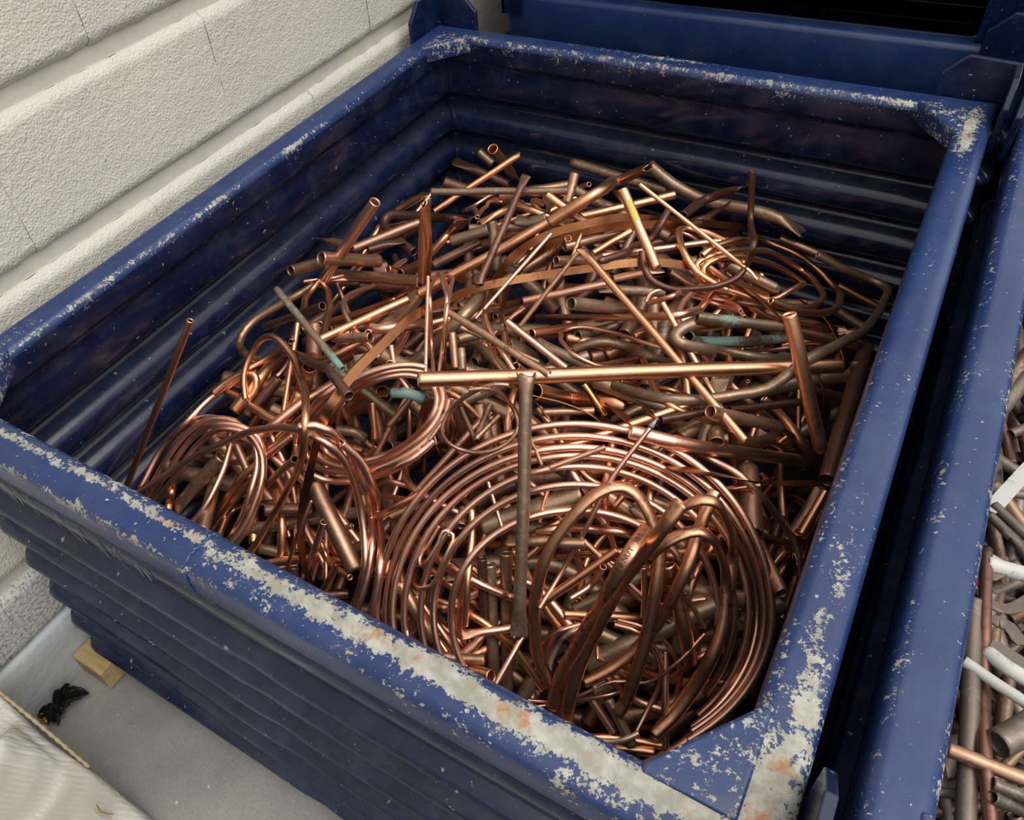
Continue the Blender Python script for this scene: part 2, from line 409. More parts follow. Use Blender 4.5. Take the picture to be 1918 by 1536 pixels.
def wear_plain(side):
    return lambda a, s, z: .06 + .04*nz(a, s, 9, 3) + .05*g(s, .08, .1) + .05*g(s, .95, .1) + (-.06 if z < -.02 else 0.)
wear_clean = lambda side: (lambda a, s, z: -.01 + .03*nz(a, s, 9, 3) + .04*g(s, .15, .12)*(z > -.02))
PROF = [(.042, -.049), (.033, -.052), (.031, -.064), (.034, -.075), (.035, -.118), (.029, -.127), (.012, -.136), (.000, -.144), (-.004, -.152), (-.002, -.161)]
for k in range(6):
    z = -.152-.082*k; o = -.0012*k
    PROF += [(.010+o, z-.014), (.025+o, z-.020), (.031+o, z-.029), (.032+o, z-.050), (.027+o, z-.060), (.011+o, z-.068), (.001+o, z-.075)]
    if k < 5: PROF += [(-.002+o, z-.082), (.000+o, z-.090)]
PROF = [(d, max(z, -.598)) for d, z in PROF if z > -.605]
def panel(p0, p1, inward, parent, mat):
    p0, p1, n = Vector(p0), Vector(p1), Vector(inward); d = (p1-p0); L = d.length; d /= L
    V = []; F = []; R = .030
    for (s, z) in PROF:
        ring = []; R_ = max(.006, R-s*.5)
        c0 = p0 + d*(s+R_) + n*(s+R_)
        for a in (45, 22, 0): t = math.radians(a); ring.append(c0 - d*R_*math.sin(t) - n*R_*math.cos(t))
        c1 = p1 - d*(s+R_) + n*(s+R_)
        for i in range(1, 24):                                   # straight run with the shallow crease near mid length
            f = i/24; q = ring[2].lerp(c1 - n*R_, f)
            ring.append(q + n*(.0022*math.exp(-((f-.5)*L/.012)**2) + .0007*noise.noise(Vector((f*9, z*20, L)))))
        for a in (0, 22, 45): t = math.radians(a); ring.append(c1 + d*R_*math.sin(t) - n*R_*math.cos(t))
        V += [(q.x, q.y, z) for q in ring]; m = len(ring)
    for j in range(len(PROF)-1):
        for i in range(m-1): F.append((j*m+i, j*m+i+1, (j+1)*m+i+1, (j+1)*m+i))
    o = mesh_obj('side_panel', V, F, mat, parent, True)
    md = o.modifiers.new('thickness', 'SOLIDIFY'); md.thickness = .0025; md.offset = 0
    return o
def container(x0, y0, w, l, rise, label, wear, welds=True, rh=RH, base=None):
    root = empty('steel_container', (x0, y0, 0)); tag(root, label, 'container')
    up = H + rise
    def lift(o): o.location.z = up; return o
    cs = [(0, 0, 0), (w, 0, 0), (w, l, 0), (0, l, 0)]; nn = [(0, 1, 0), (-1, 0, 0), (0, -1, 0), (1, 0, 0)]
    for k, sd in enumerate(('front', 'right', 'back', 'left')):
        lift(rail('rim_rail', cs[k], cs[(k+1) % 4], nn[k], BLUE, wear(sd), root, rh))
        lift(panel(cs[k], cs[(k+1) % 4], nn[k], root, BLUE_SHADE))
    for k, nm_ in enumerate(('front', 'right', 'back', 'left')):            # flat band folded down below the rim on the outside
        p0, p1, n_ = Vector(cs[k]), Vector(cs[(k+1) % 4]), Vector(nn[k]); d_ = (p1-p0).normalized(); V = []
        for i in range(13):
            f = i/12; q = (p0+d_*.02).lerp(p1-d_*.02, f)
            for dd, zz in ((.003, -.046), (.0035, -.09), (.007, -.112), (.012, -.124), (.015, -.122), (.010, -.111), (.0065, -.09), (.006, -.046)):
                w_ = .0012*noise.noise(Vector((f*7, zz*30, k+l))); V.append(tuple(q+n_*(dd+w_)+Vector((0, 0, zz))))
        F = [(i*8+j, i*8+(j+1) % 8, (i+1)*8+(j+1) % 8, (i+1)*8+j) for i in range(12) for j in range(8)] + [tuple(range(7, -1, -1)), tuple(range(96, 104))]
        lift(mesh_obj('rim_band', V, F, BLUE_SHADE, root, True))
    V, F = box(.01, w-.01, .01, l-.01, -.600, -.590); lift(mesh_obj('bottom_plate', V, F, BLUE_SHADE, root))
    for cx, cy, sx, sy in ((0, 0, 1, 1), (w, 0, -1, 1), (w, l, -1, -1), (0, l, 1, -1)):
        # gusset in the inner corner of the rim, upstanding angle lug outside the corner, foot below
        a, b = .058, .078; i0 = RW-.012
        P = [(cx+sx*i0, cy+sy*i0), (cx+sx*(RW+a), cy+sy*i0), (cx+sx*(RW+a), cy+sy*(RW-.004)), (cx+sx*(RW-.004), cy+sy*(RW+b)), (cx+sx*i0, cy+sy*(RW+b))]
        if sx*sy < 0: P = P[::-1]
        V, F = prism(P, 'z', -.030, .0015)
        gs = lift(mesh_obj('corner_gusset', V, F, BLUE, root, True)); bevel(gs, .009, 4)
        at = gs.data.attributes.new('wear', 'FLOAT', 'POINT'); at.data.foreach_set('value', [.125]*len(V))
        t, q, o1 = .009, (.035 if (sx > 0 and sy > 0) else .088), .003
        leg = [(-.012, -.040), (q, -.040), (q, .028), (q-.030, .060), (-.012, .056)]
        LV = []; LF = []
        V, F = prism([(cx+sx*u, z) for u, z in leg], 'y', cy-sy*o1, cy-sy*(o1+t)); LV += V; LF += F
        V, F = prism([(cy+sy*u, z) for u, z in leg], 'x', cx-sx*o1, cx-sx*(o1+t)); LF += [tuple(i+len(LV) for i in f) for f in F]; LV += V
        lg = lift(mesh_obj('stacking_lug', LV, LF, BLUE_SHADE, root)); bevel(lg, .0015, 2)
        V, F = box(min(cx+sx*.01, cx+sx*.10), max(cx+sx*.01, cx+sx*.10), min(cy+sy*.01, cy+sy*.10), max(cy+sy*.01, cy+sy*.10), (-up if base is None else base-up), -.600)
        bevel(lift(mesh_obj('foot', V, F, BLUE_SHADE, root)), .004)
    if welds:
        for (yy, sgn, xx, wd) in ((0, 1, .468, .0026), (l, -1, .486, .0026)):
            pts = []
            for i in range(25):
                f = i/24
                if f < .22: y, z = -.0004, -.046+.036*f/.22
                elif f < .30: q = (f-.22)/.08*PI/2; y, z = .012-.0122*math.cos(q), -.012+.0122*math.sin(q)
                elif f < .80: y, z = .012+(RW-.025)*(f-.30)/.50, .0003
                else: q = (f-.80)/.20*PI/2; y, z = RW-.013+.0132*math.sin(q), -.013+.0132*math.cos(q)
                pts.append((xx+.0015*math.sin(i*2.1)+.004*(f-.5), yy+sgn*y, z))
            C = np.array(pts); t_, a_, b_ = frames(C); V = []; F = []
            for i in range(25):
                r = wd*(1+.3*math.sin(i*3.7))*(.4 if i in (0, 24) else 1)
                for k in range(6): V.append(tuple(C[i]+a_[i]*r*math.cos(k*PI/3)+b_[i]*r*.6*math.sin(k*PI/3)))
            for i in range(24):
                for k in range(6): F.append((i*6+k, i*6+(k+1) % 6, (i+1)*6+(k+1) % 6, (i+1)*6+k))
            b = lift(mesh_obj('weld_bead', V, F, BLUE, root, True))
            at = b.data.attributes.new('wear', 'FLOAT', 'POINT'); at.data.foreach_set('value', [.11]*len(V))
    return root
main = container(0, 0, 1.0, 1.2, 0, 'blue steel container with chipped rim holding the heap of scrap copper', wear_main)
container(1.033, -.02, 1.0, 1.2, 0, 'blue steel container standing close on the right, holding mixed scrap pipe', wear_plain, False)
container(.085, 1.345, .955, 1.2, .02, 'dark empty blue steel container standing behind the copper one by the wall', wear_clean, False, .115)
container(1.075, 1.33, 1.0, 1.2, 0, 'blue steel container behind the right hand one, almost wholly hidden, added to darken the gap', wear_plain, False)  # added container, placed to keep the gap between the containers dark
container(.085, 1.345, .955, 1.2, .71, 'blue steel container stacked on top of the dark empty one, only a foot in view', wear_plain, False, .05, H+.022)

# worn stencilled lettering on the recessed panel below the front rim (only strokes are left)
V = []; F = []
for i in range(22):
    x = .03+.36*i/22+random.uniform(-.010, .010); z0 = -.062-random.uniform(0, .018); hgt = random.uniform(.012, .030); lean = random.uniform(.002, .010); w = random.uniform(.0012, .0032)
    n0 = len(V)
    for t in (0, 1):
        z = z0-hgt*t; y = .0012 if z > -.09 else .0012+(-.09-z)*.14
        V += [(x+lean*t, y-.0006, z), (x+lean*t+w, y-.0006, z)]
    F.append((n0, n0+1, n0+3, n0+2))
o = mesh_obj('worn_lettering', V, F, CHALK, main); o.location.z = H; tag(o, 'worn whitish lettering strokes')

# ------------------------------------------------------------------ the scrap: (kind, material, ends, radius, label, points (0.1 mm), name, group, tilt or printed)
ITEMS=[
('p','K','xx',125,'dark oxidised pipe offcut lying deep in the heap at the front centre',[8381,3492,2196,7413,1869,1887],'pipe_offcut','dark pipe offcuts at the front centre',0),
('p','K','oo',123,'dark oxidised pipe offcut lying deep in the heap at the front right',[8916,5479,1861,9517,4637,1927,9517,3636,1979],'pipe_offcut','dark pipe offcuts at the front right',0),
('p','K','fx',140,'dark oxidised pipe offcut lying deep in the heap at the front centre',[6802,5538,2589,3987,4033,2588],'pipe_offcut','dark pipe offcuts at the front centre',0),
('p','K','ox',142,'dark oxidised pipe offcut lying deep in the heap at the front left',[1035,2147,2242,2760,2780,2259],'pipe_offcut','dark pipe offcuts at the front left',0),
('p','K','fx',136,'dark oxidised pipe offcut lying deep in the heap at the front centre',[6325,6276,2734,4920,4486,2782],'pipe_offcut','dark pipe offcuts at the front centre',0),
('p','K','ox',128,'dark oxidised pipe offcut lying deep in the heap at the front centre',[6966,5396,2606,6867,4508,2529,6665,3746,2355],'pipe_offcut','dark pipe offcuts at the front centre',0),
('p','K','xx',135,'dark oxidised pipe offcut lying deep in the heap at the back centre',[4460,11030,2950,2610,8808,2881],'pipe_offcut','dark pipe offcuts at the back centre',0),
('p','K','fx',115,'dark oxidised pipe offcut lying deep in the heap at the front left',[3250,1754,2005,4187,2763,2260,5594,2740,2137],'pipe_offcut','dark pipe offcuts at the front left',0),
('p','K','ox',113,'dark oxidised pipe offcut lying deep in the heap at the middle centre',[6286,7382,4091,6953,5392,2734],'pipe_offcut','dark pipe offcuts at the middle centre',0),
('p','K','xo',115,'dark oxidised pipe offcut lying deep in the heap at the front centre',[4267,5800,2884,2945,2940,2302],'pipe_offcut','dark pipe offcuts at the front centre',0),
('p','K','xx',110,'dark oxidised pipe offcut lying deep in the heap at the back right',[5044,10488,2979,6092,9961,2819,7104,10051,2655],'pipe_offcut','dark pipe offcuts at the back right',0),
('p','K','fx',161,'dark oxidised pipe offcut lying deep in the heap at the middle left',[2479,7886,2838,593,6294,2985],'pipe_offcut','dark pipe offcuts at the middle left',0),
('p','K','fx',130,'dark oxidised pipe offcut lying deep in the heap at the middle right',[9345,9647,2052,8058,8305,2239],'pipe_offcut','dark pipe offcuts at the middle right',0),
('p','K','xx',158,'dark oxidised pipe offcut lying deep in the heap at the front centre',[5553,5056,3001,5264,3365,2333],'pipe_offcut','dark pipe offcuts at the front centre',0),
('p','K','xo',125,'dark oxidised pipe offcut lying deep in the heap at the front centre',[6364,4473,2933,7749,4736,2297],'pipe_offcut','dark pipe offcuts at the front centre',0),
('p','K','xx',109,'dark oxidised pipe offcut lying deep in the heap at the front centre',[6280,1752,1969,7128,1852,1954,7820,2346,2046],'pipe_offcut','dark pipe offcuts at the front centre',0),
('p','K','oo',119,'dark oxidised pipe offcut lying deep in the heap at the front left',[549,2388,2478,3434,3460,2514],'pipe_offcut','dark pipe offcuts at the front left',0),
('p','K','oo',142,'dark oxidised pipe offcut lying deep in the heap at the back centre',[4468,10306,3525,4615,9167,2862],'pipe_offcut','dark pipe offcuts at the back centre',0),
('p','K','xo',150,'dark oxidised pipe offcut lying deep in the heap at the front centre',[6303,3869,2648,7660,3406,2346,8775,2836,2032],'pipe_offcut','dark pipe offcuts at the front centre',0),
('p','K','xx',114,'dark oxidised pipe offcut lying deep in the heap at the front left',[2310,3982,3096,2160,1855,2047],'pipe_offcut','dark pipe offcuts at the front left',0),
('p','K','fx',143,'dark oxidised pipe offcut lying deep in the heap at the front centre',[8396,3745,2930,7126,2355,2007],'pipe_offcut','dark pipe offcuts at the front centre',0),
('p','K','xx',118,'dark oxidised pipe offcut lying deep in the heap at the middle left',[2392,6975,2926,3009,6003,2868,3246,5148,2684],'pipe_offcut','dark pipe offcuts at the middle left',0),
('p','K','xo',100,'dark oxidised pipe offcut lying deep in the heap at the back right',[5373,11464,3495,6938,11464,3285],'pipe_offcut','dark pipe offcuts at the back right',0),
('p','K','ox',143,'dark oxidised pipe offcut lying deep in the heap at the middle right',[8921,9950,2674,8373,8473,2232],'pipe_offcut','dark pipe offcuts at the middle right',0),
('p','K','xx',137,'dark oxidised pipe offcut lying deep in the heap at the front right',[8522,5973,2331,9492,5340,1737],'pipe_offcut','dark pipe offcuts at the front right',0),
('p','K','oo',112,'dark oxidised pipe offcut lying deep in the heap at the front left',[3243,5170,2830,3065,3501,2691,2217,2245,2325],'pipe_offcut','dark pipe offcuts at the front left',0),
('p','K','xo',150,'dark oxidised pipe offcut lying deep in the heap at the front centre',[8981,5103,2004,6164,2896,2976],'pipe_offcut','dark pipe offcuts at the front centre',0),
('p','K','ox',137,'dark oxidised pipe offcut lying deep in the heap at the back centre',[5496,11297,3541,4333,8715,2931],'pipe_offcut','dark pipe offcuts at the back centre',0),
('p','K','xx',133,'dark oxidised pipe offcut lying deep in the heap at the middle centre',[1752,4706,2988,4887,5847,2992],'pipe_offcut','dark pipe offcuts at the middle centre',0),
('p','K','fx',113,'dark oxidised pipe offcut lying deep in the heap at the middle right',[8015,8436,3680,6246,5829,3468],'pipe_offcut','dark pipe offcuts at the middle right',0),
('p','K','oo',152,'dark oxidised pipe offcut lying deep in the heap at the middle centre',[5942,7193,2816,5692,6218,2770,5512,5045,3158],'pipe_offcut','dark pipe offcuts at the middle centre',0),
('p','K','oo',105,'dark oxidised pipe offcut lying deep in the heap at the middle left',[889,4757,3404,2513,4695,2870],'pipe_offcut','dark pipe offcuts at the middle left',0),
('p','K','fx',111,'dark oxidised pipe offcut lying deep in the heap at the middle centre',[6033,8161,4726,6411,6978,3929],'pipe_offcut','dark pipe offcuts at the middle centre',0),
('p','K','fx',112,'dark oxidised pipe offcut lying deep in the heap at the front left',[1151,4673,3364,923,3147,2576,2712,2431,2248],'pipe_offcut','dark pipe offcuts at the front left',0),
('p','K','xx',97,'dark oxidised pipe offcut lying deep in the heap at the middle right',[5881,7423,4556,8134,8020,3519],'pipe_offcut','dark pipe offcuts at the middle right',0),
('p','K','fx',126,'dark oxidised pipe offcut lying deep in the heap at the front right',[8740,5833,2304,6865,4148,2695],'pipe_offcut','dark pipe offcuts at the front right',0),
('p','K','oo',118,'dark oxidised pipe offcut lying deep in the heap at the middle right',[8277,8873,3974,7929,7426,3432],'pipe_offcut','dark pipe offcuts at the middle right',0),
('p','K','oo',133,'dark oxidised pipe offcut lying deep in the heap at the front right',[7812,6932,2842,7223,5525,2480],'pipe_offcut','dark pipe offcuts at the front right',0),
('p','K','oo',135,'dark oxidised pipe offcut lying deep in the heap at the middle left',[2101,5058,3363,1158,2643,2764],'pipe_offcut','dark pipe offcuts at the middle left',0),
('p','K','fx',124,'dark oxidised pipe offcut lying deep in the heap at the front centre',[8005,4033,3117,7367,1933,2167],'pipe_offcut','dark pipe offcuts at the front centre',0),
('p','K','oo',149,'dark oxidised pipe offcut lying deep in the heap at the front left',[4517,2984,3003,6056,2100,1972],'pipe_offcut','dark pipe offcuts at the front left',0),
('p','K','ox',115,'dark oxidised pipe offcut lying deep in the heap at the middle right',[9058,8920,3571,7318,6514,3468],'pipe_offcut','dark pipe offcuts at the middle right',0),
('p','K','ox',105,'dark oxidised pipe offcut lying deep in the heap at the front right',[7420,5626,2560,7874,4029,3240,7735,3205,2854],'pipe_offcut','dark pipe offcuts at the front right',0),
('p','K','fx',117,'dark oxidised pipe offcut lying deep in the heap at the front centre',[4556,2779,3044,7596,3697,2961],'pipe_offcut','dark pipe offcuts at the front centre',0),
('p','K','xo',127,'dark oxidised pipe offcut lying deep in the heap at the middle left',[2557,5068,3756,559,2924,2954],'pipe_offcut','dark pipe offcuts at the middle left',0),
('p','K','fx',144,'dark oxidised pipe offcut lying deep in the heap at the front centre',[3030,4029,3028,5048,4080,2483],'pipe_offcut','dark pipe offcuts at the front centre',0),
('p','K','oo',117,'dark oxidised pipe offcut lying deep in the heap at the middle centre',[5720,10932,2985,6436,8127,4071,6197,7005,4099],'pipe_offcut','dark pipe offcuts at the middle centre',0),
('p','K','fx',115,'dark oxidised pipe offcut lying deep in the heap at the back centre',[6180,8709,4362,4953,9560,3085,3896,9408,2912],'pipe_offcut','dark pipe offcuts at the back centre',0),
('p','K','ox',114,'dark oxidised pipe offcut lying deep in the heap at the front left',[6117,2989,3179,5717,2463,2429,5315,1799,1946],'pipe_offcut','dark pipe offcuts at the front left',0),
('p','K','fx',109,'dark oxidised pipe offcut lying deep in the heap at the middle left',[1120,7585,3890,2348,6358,2721],'pipe_offcut','dark pipe offcuts at the middle left',0),
('p','K','ox',110,'dark oxidised pipe offcut lying deep in the heap at the back centre',[3907,10214,3830,5470,10545,3361],'pipe_offcut','dark pipe offcuts at the back centre',0),
('p','K','oo',151,'dark oxidised pipe offcut lying deep in the heap at the middle centre',[4273,6007,3347,3200,4753,2882],'pipe_offcut','dark pipe offcuts at the middle centre',0),
('p','K','ox',125,'dark oxidised pipe offcut lying deep in the heap at the front right',[7591,5048,4016,7849,2816,2791],'pipe_offcut','dark pipe offcuts at the front right',0),
('p','K','oo',142,'dark oxidised pipe offcut lying deep in the heap at the front right',[7558,4730,4037,8381,4841,2466,8910,3760,2039],'pipe_offcut','dark pipe offcuts at the front right',0),
('p','K','fx',95,'dark oxidised pipe offcut lying deep in the heap at the back centre',[5202,7994,5368,7277,7963,3976],'pipe_offcut','dark pipe offcuts at the back centre',0),
('p','K','oo',121,'dark oxidised pipe offcut lying deep in the heap at the front left',[3186,3807,3469,4667,2152,2006],'pipe_offcut','dark pipe offcuts at the front left',0),
('p','K','oo',132,'dark oxidised pipe offcut lying deep in the heap at the front centre',[6828,3857,3823,8439,2836,2706],'pipe_offcut','dark pipe offcuts at the front centre',0),
('p','K','oo',114,'dark oxidised pipe offcut lying deep in the heap at the back centre',[3529,9659,3811,2474,6875,3013],'pipe_offcut','dark pipe offcuts at the back centre',0),
('p','K','ox',116,'dark oxidised pipe offcut lying deep in the heap at the back left',[1257,9814,4421,4139,10216,3848],'pipe_offcut','dark pipe offcuts at the back left',0),
('p','K','oo',130,'dark oxidised pipe offcut lying deep in the heap at the front centre',[8161,2904,2965,7087,2028,2425],'pipe_offcut','dark pipe offcuts at the front centre',0),
('p','K','xx',116,'dark oxidised pipe offcut lying deep in the heap at the middle centre',[6116,7827,4729,6348,5960,3582],'pipe_offcut','dark pipe offcuts at the middle centre',0),
('p','K','fx',142,'dark oxidised pipe offcut lying deep in the heap at the front left',[2058,3289,3131,2760,2231,2292],'pipe_offcut','dark pipe offcuts at the front left',0),
('p','K','xo',122,'dark oxidised pipe offcut lying deep in the heap at the front left',[2109,3459,3435,878,1890,2183],'pipe_offcut','dark pipe offcuts at the front left',0),
('p','K','fx',155,'dark oxidised pipe offcut lying deep in the heap at the front right',[5801,5380,2760,7271,6413,2952,8735,6042,2379],'pipe_offcut','dark pipe offcuts at the front right',0),
('p','K','xo',121,'dark oxidised pipe offcut lying deep in the heap at the front centre',[6282,3281,3447,6922,2730,2130],'pipe_offcut','dark pipe offcuts at the front centre',0),
('p','K','xo',108,'dark oxidised pipe offcut lying deep in the heap at the middle right',[8637,8152,3582,6543,5724,3652],'pipe_offcut','dark pipe offcuts at the middle right',0),
('p','K','xx',100,'dark oxidised pipe offcut lying deep in the heap at the back right',[5920,11470,3571,5415,10800,3512,4794,10272,3565],'pipe_offcut','dark pipe offcuts at the back right',0),
('p','K','oo',105,'dark oxidised pipe offcut lying deep in the heap at the front centre',[7487,4067,4174,6514,2013,2116],'pipe_offcut','dark pipe offcuts at the front centre',0),
('p','K','oo',124,'dark oxidised pipe offcut lying deep in the heap at the middle centre',[3960,6772,3530,3094,4773,3056],'pipe_offcut','dark pipe offcuts at the middle centre',0),
('p','K','fx',115,'dark oxidised pipe offcut lying deep in the heap at the middle right',[6279,10563,3295,7941,10314,2664],'pipe_offcut','dark pipe offcuts at the middle right',0),
('p','K','oo',109,'dark oxidised pipe offcut lying deep in the heap at the middle left',[2603,7182,3400,2518,5709,2710],'pipe_offcut','dark pipe offcuts at the middle left',0),
('p','K','xo',137,'dark oxidised pipe offcut lying deep in the heap at the front left',[2580,2385,2602,3919,2588,2590,5157,3019,3194],'pipe_offcut','dark pipe offcuts at the front left',0),
('p','K','ox',91,'dark oxidised pipe offcut lying deep in the heap at the front centre',[5928,3738,4423,8221,4007,3987],'pipe_offcut','dark pipe offcuts at the front centre',0),
('p','K','ox',92,'dark oxidised pipe offcut lying deep in the heap at the middle right',[6373,7297,4316,7227,7099,3586],'pipe_offcut','dark pipe offcuts at the middle right',0),
('p','K','xo',109,'dark oxidised pipe offcut lying deep in the heap at the back centre',[2553,11461,3602,4873,8820,4347,5683,11345,3063],'pipe_offcut','dark pipe offcuts at the back centre',0),
('p','K','xo',96,'dark oxidised pipe offcut lying deep in the heap at the front right',[7593,4924,4678,7525,3848,4174],'pipe_offcut','dark pipe offcuts at the front right',0),
('p','K','xx',138,'dark oxidised pipe offcut lying deep in the heap at the middle right',[7402,6601,3673,8616,7069,2892],'pipe_offcut','dark pipe offcuts at the middle right',0),
('p','K','ox',94,'dark oxidised pipe offcut lying deep in the heap at the middle right',[7863,7728,4139,9412,7775,2592],'pipe_offcut','dark pipe offcuts at the middle right',0),
('p','K','xo',106,'dark oxidised pipe offcut lying deep in the heap at the middle left',[2716,7094,3457,2104,5939,3069,536,5793,3161],'pipe_offcut','dark pipe offcuts at the middle left',0),
('p','K','fx',136,'dark oxidised pipe offcut lying deep in the heap at the front centre',[7520,3802,3913,7802,3358,3366,7544,2824,2739],'pipe_offcut','dark pipe offcuts at the front centre',0),
('p','K','oo',102,'dark oxidised pipe offcut lying deep in the heap at the middle left',[3112,4084,3427,1013,2683,3535],'pipe_offcut','dark pipe offcuts at the middle left',0),
('p','K','xo',150,'dark oxidised pipe offcut lying deep in the heap at the middle centre',[4082,8258,3444,3865,6785,2815],'pipe_offcut','dark pipe offcuts at the middle centre',0),
('p','K','xo',148,'dark oxidised pipe offcut lying deep in the heap at the middle centre',[5477,6451,2758,4564,5700,3136,4162,4819,2638],'pipe_offcut','dark pipe offcuts at the middle centre',0),
('p','K','ox',136,'dark oxidised pipe offcut lying deep in the heap at the front centre',[6404,1553,2608,9258,2926,2014],'pipe_offcut','dark pipe offcuts at the front centre',0),
('p','K','oo',96,'dark oxidised pipe offcut lying deep in the heap at the front centre',[6118,4241,4865,7948,4251,4335],'pipe_offcut','dark pipe offcuts at the front centre',0),
('p','D','xx',103,'dull brown pipe offcut buried low in the heap at the front left',[1874,3063,3444,3083,2113,2472],'pipe_offcut','brown pipe offcuts at the front left',0),
('p','D','fx',95,'dull brown pipe offcut buried low in the heap at the middle left',[2266,5073,4637,3485,3587,3336],'pipe_offcut','brown pipe offcuts at the middle left',0),
('p','D','ox',121,'dull brown pipe offcut buried low in the heap at the middle right',[8408,10632,2629,8910,8788,2670,9191,7692,2147],'pipe_offcut','brown pipe offcuts at the middle right',0),
('p','D','xx',143,'dull brown pipe offcut buried low in the heap at the front left',[1966,3256,3777,1564,1888,2500],'pipe_offcut','brown pipe offcuts at the front left',0),
('p','D','fx',87,'dull brown pipe offcut buried low in the heap at the middle centre',[4534,4154,5266,6529,3731,4339],'pipe_offcut','brown pipe offcuts at the middle centre',0),
('p','D','fx',99,'dull brown pipe offcut buried low in the heap at the middle right',[9070,9300,3859,9141,8387,3348],'pipe_offcut','brown pipe offcuts at the middle right',0),
('p','D','oo',131,'dull brown pipe offcut buried low in the heap at the front left',[946,2916,3943,2776,2586,2941],'pipe_offcut','brown pipe offcuts at the front left',0),
('p','D','xx',90,'dull brown pipe offcut buried low in the heap at the front centre',[3761,4721,3109,3843,3199,3025,3937,2085,2458],'pipe_offcut','brown pipe offcuts at the front centre',0),
('p','D','xx',88,'dull brown pipe offcut buried low in the heap at the front centre',[6516,5786,3796,6130,4040,4813,5369,4061,2913],'pipe_offcut','brown pipe offcuts at the front centre',0),
('p','D','xx',96,'dull brown pipe offcut buried low in the heap at the front centre',[7599,4130,4409,6136,3337,4099],'pipe_offcut','brown pipe offcuts at the front centre',0),
('p','D','xx',117,'dull brown pipe offcut buried low in the heap at the middle right',[8110,5715,4843,7130,4181,4694],'pipe_offcut','brown pipe offcuts at the middle right',0),
('p','D','xo',128,'dull brown pipe offcut buried low in the heap at the middle left',[2643,5022,4591,2652,4146,3730,2178,3118,3126],'pipe_offcut','brown pipe offcuts at the middle left',0),
('p','D','fx',93,'dull brown pipe offcut buried low in the heap at the front left',[2096,3398,3902,2881,2640,3004,4607,2535,3102],'pipe_offcut','brown pipe offcuts at the front left',0),
('p','D','ox',124,'dull brown pipe offcut buried low in the heap at the middle right',[7694,8586,4160,5891,6469,4299],'pipe_offcut','brown pipe offcuts at the middle right',0),
('p','D','ox',121,'dull brown pipe offcut buried low in the heap at the front centre',[7220,4244,4843,5893,3528,4566],'pipe_offcut','brown pipe offcuts at the front centre',0),
('p','D','oo',93,'dull brown pipe offcut buried low in the heap at the middle left',[2149,4877,4702,2524,6315,3167,4318,6031,3428],'pipe_offcut','brown pipe offcuts at the middle left',0),
('p','D','fx',109,'dull brown pipe offcut buried low in the heap at the front right',[7363,3086,3639,8572,3821,3225],'pipe_offcut','brown pipe offcuts at the front right',0),
('p','D','xx',89,'dull brown pipe offcut buried low in the heap at the front right',[8378,4410,4295,8282,3594,3665],'pipe_offcut','brown pipe offcuts at the front right',0),
('p','D','oo',101,'dull brown pipe offcut buried low in the heap at the back centre',[3456,11077,4179,2398,9922,4314],'pipe_offcut','brown pipe offcuts at the back centre',0),
('p','D','xo',93,'dull brown pipe offcut buried low in the heap at the front right',[9227,3452,2645,8446,1810,2317],'pipe_offcut','brown pipe offcuts at the front right',0),
('p','D','xx',103,'dull brown pipe offcut buried low in the heap at the middle centre',[3712,6079,3716,4423,5616,3248,5998,3843,4750],'pipe_offcut','brown pipe offcuts at the middle centre',0),
('p','D','oo',106,'dull brown pipe offcut buried low in the heap at the middle centre',[4142,8119,3513,2607,5738,3320],'pipe_offcut','brown pipe offcuts at the middle centre',0),
('p','D','xx',145,'dull brown pipe offcut buried low in the heap at the front centre',[3206,4679,3158,3995,3510,3138,5025,2770,3157],'pipe_offcut','brown pipe offcuts at the front centre',0),
('p','D','ox',101,'dull brown pipe offcut buried low in the heap at the front right',[8279,3884,4086,7878,2150,2420],'pipe_offcut','brown pipe offcuts at the front right',0),
('p','D','ox',127,'dull brown pipe offcut buried low in the heap at the front centre',[5790,3064,3672,7009,3097,3354],'pipe_offcut','brown pipe offcuts at the front centre',0),
('p','D','oo',110,'dull brown pipe offcut buried low in the heap at the middle centre',[6564,7367,4523,6328,6437,3957],'pipe_offcut','brown pipe offcuts at the middle centre',0),
('p','D','xo',127,'dull brown pipe offcut buried low in the heap at the back left',[3334,8595,3938,2728,6799,3390],'pipe_offcut','brown pipe offcuts at the back left',0),
('p','D','xx',121,'dull brown pipe offcut buried low in the heap at the front left',[3287,4670,4125,3911,3061,3021],'pipe_offcut','brown pipe offcuts at the front left',0),
('p','D','ox',108,'dull brown pipe offcut buried low in the heap at the middle centre',[6683,7437,4587,7142,7131,3748,6575,6211,3564],'pipe_offcut','brown pipe offcuts at the middle centre',0),
('p','D','oo',130,'dull brown pipe offcut buried low in the heap at the middle left',[937,3627,4220,3330,4311,4048],'pipe_offcut','brown pipe offcuts at the middle left',0),
('p','D','oo',84,'dull brown pipe offcut buried low in the heap at the back centre',[5739,8532,5354,4952,7536,5374],'pipe_offcut','brown pipe offcuts at the back centre',0),
('p','D','ox',120,'dull brown pipe offcut buried low in the heap at the front left',[3890,1823,2498,5222,2210,2564,6457,2171,2450],'pipe_offcut','brown pipe offcuts at the front left',0),
('p','D','xo',111,'dull brown pipe offcut buried low in the heap at the front centre',[5299,3873,2857,4512,3281,3426,4063,2429,3266],'pipe_offcut','brown pipe offcuts at the front centre',0),
('p','D','ox',128,'dull brown pipe offcut buried low in the heap at the front left',[5024,2191,3303,7234,2117,2616],'pipe_offcut','brown pipe offcuts at the front left',0),
('p','D','oo',112,'dull brown pipe offcut buried low in the heap at the front left',[5005,2159,3436,5691,2261,3291,6257,2381,2843],'pipe_offcut','brown pipe offcuts at the front left',0),
